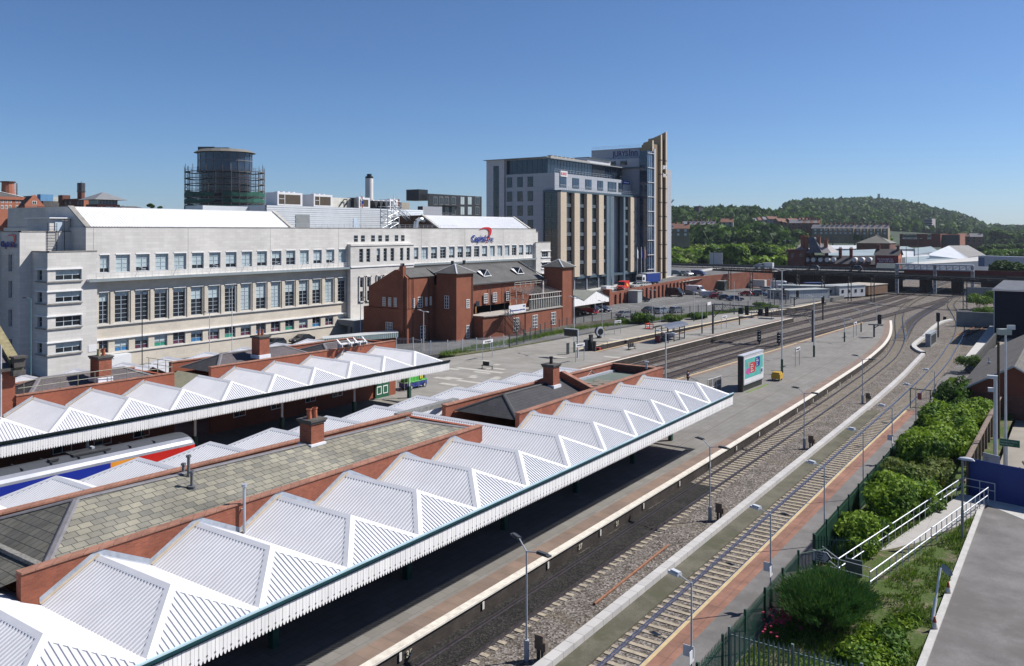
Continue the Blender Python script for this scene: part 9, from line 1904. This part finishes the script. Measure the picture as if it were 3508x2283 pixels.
p=atd(*zz((172,195)),1150);t=thing('windmill','dark windmill with white crossed sails on the skyline beside the hotel','windmill',tuple(p));m=MB();m.tube((p.x,p.y,p.z - 8),(p.x,p.y,p.z + 7),3.2,10,0,2.2);m.tube((p.x,p.y,p.z + 7),(p.x,p.y,p.z + 9.5),2.3,10,0,.5);m.build('tower',DARKST,t)
hub=Vector((p.x - .5,p.y - 3,p.z + 7.5));fx=Vector((CA,SA,0));m=MB()
for k in range(4):a=R(50) + k * math.pi / 2;d=fx * math.cos(a) + Vector((0,0,math.sin(a)));n_=fx * -math.sin(a) + Vector((0,0,math.cos(a)));m.quad(hub + d * 1.5 - n_ * .1,hub + d * 12,hub + d * 12 + n_ * 1.9,hub + d * 2.5 + n_ * 1.7);m.tube(hub,hub + d * 12,.25,4)
m.build('sails',LW,t)
p=atd(*zz((2110,545)),318);q=atd(*zz((2420,545)),300);m=MB();d=(q - p);d.z=0;L=d.length;c=(p + q) / 2;m.obox((c.x,c.y,6.2),(L,2.6,4.0),math.atan2(d.y,d.x),0);d.normalize();m.obox((p.x + d.x * 1.3,p.y + d.y * 1.3,6.15),(2.6,2.7,3.4),math.atan2(d.y,d.x),1);tag(m.build('lorry_trailer',[plain('trailer_white',(.42,.45,.50),.4),plain('tractor_blue',(.10,.15,.25),.4)],loc=(c.x,c.y,6.2)),'long white lorry trailer on the road at far right','lorry')
x,y=atd(*z20p(1780,440),330).xy;m=MB();m.box(x - 2,y,4,x - 1.8,y + .2,10.5,0);m.box(x + 1.5,y,4,x + 1.7,y + .2,10.5,0);m.box(x - 2.2,y - .1,6.5,x + 3.2,y,11.0,1);tag(m.build('road_sign_back',[GREYP,plain('sign_back',(.42,.43,.44),.6)],loc=(x,y,4)),'large pale back of a road sign among the trees','sign')
for i,(a,b,d,h,lab) in enumerate(((1765,130,300,34,'left one, beside the white sign back'),(2012,40,305,60,'before the largest tree'),(2095,110,300,40,'just right of the largest tree top'))):
 p=atd(*z20p(a,430),d);zt_=H - (820 + b / 3.967 - 793) / 2845 * d;lamp('green street lamp column in the park, ' + lab,p.x,p.y,4.5,zt_,[(.8,.3,.1)],(.9,.3,.15,HW),None,.1,mat=plain('green_column',(.02,.06,.045),.5),group='street lamps by the trees')
for i,(a,b) in enumerate(((583,105),(2200,75),(2362,75))):
 p=atd(*z25p(a,480),318);zt_=H - (800 + b / 3.967 - 793) / 2845 * 318;lamp('tall thin lamp column beyond the bridge, %s of three' % ('left','middle','right')[i],p.x,p.y,6,zt_,[(.6,.2,.1),(-.6,-.2,.1)],(.9,.3,.2,HW),None,.1,mat=plain('green_column',(0,0,0)),group='tall lamps beyond the bridge')
g=MB();p0,p1,p2,p3=atd(3370,793,420),atd(3700,793,420),atd(3750,793,560),atd(3380,793,560);g.poly([(p.x,p.y,.1) for p in (p0,p1,p2,p3)]);struct('meadow',g,plain('dry_grass',(.16,.16,.06),.95,.25,.05))
# thin summer haze
m=MB();m.box(-4800,-260,-1.5,3300,3400,125);hm=bpy.data.materials.new('haze_air');hm.use_nodes=True;nt=hm.node_tree;nt.nodes.clear();vo=nt.nodes.new('ShaderNodeVolumePrincipled');vo.inputs['Density'].default_value=.00006;vo.inputs['Color'].default_value=(.75,.85,1,1);vo.inputs['Anisotropy'].default_value=.2;mo=nt.nodes.new('ShaderNodeOutputMaterial');nt.links.new(vo.outputs[0],mo.inputs['Volume'])
tag(m.build('haze',hm),'faint blue summer haze over the distance','haze',kind='stuff')
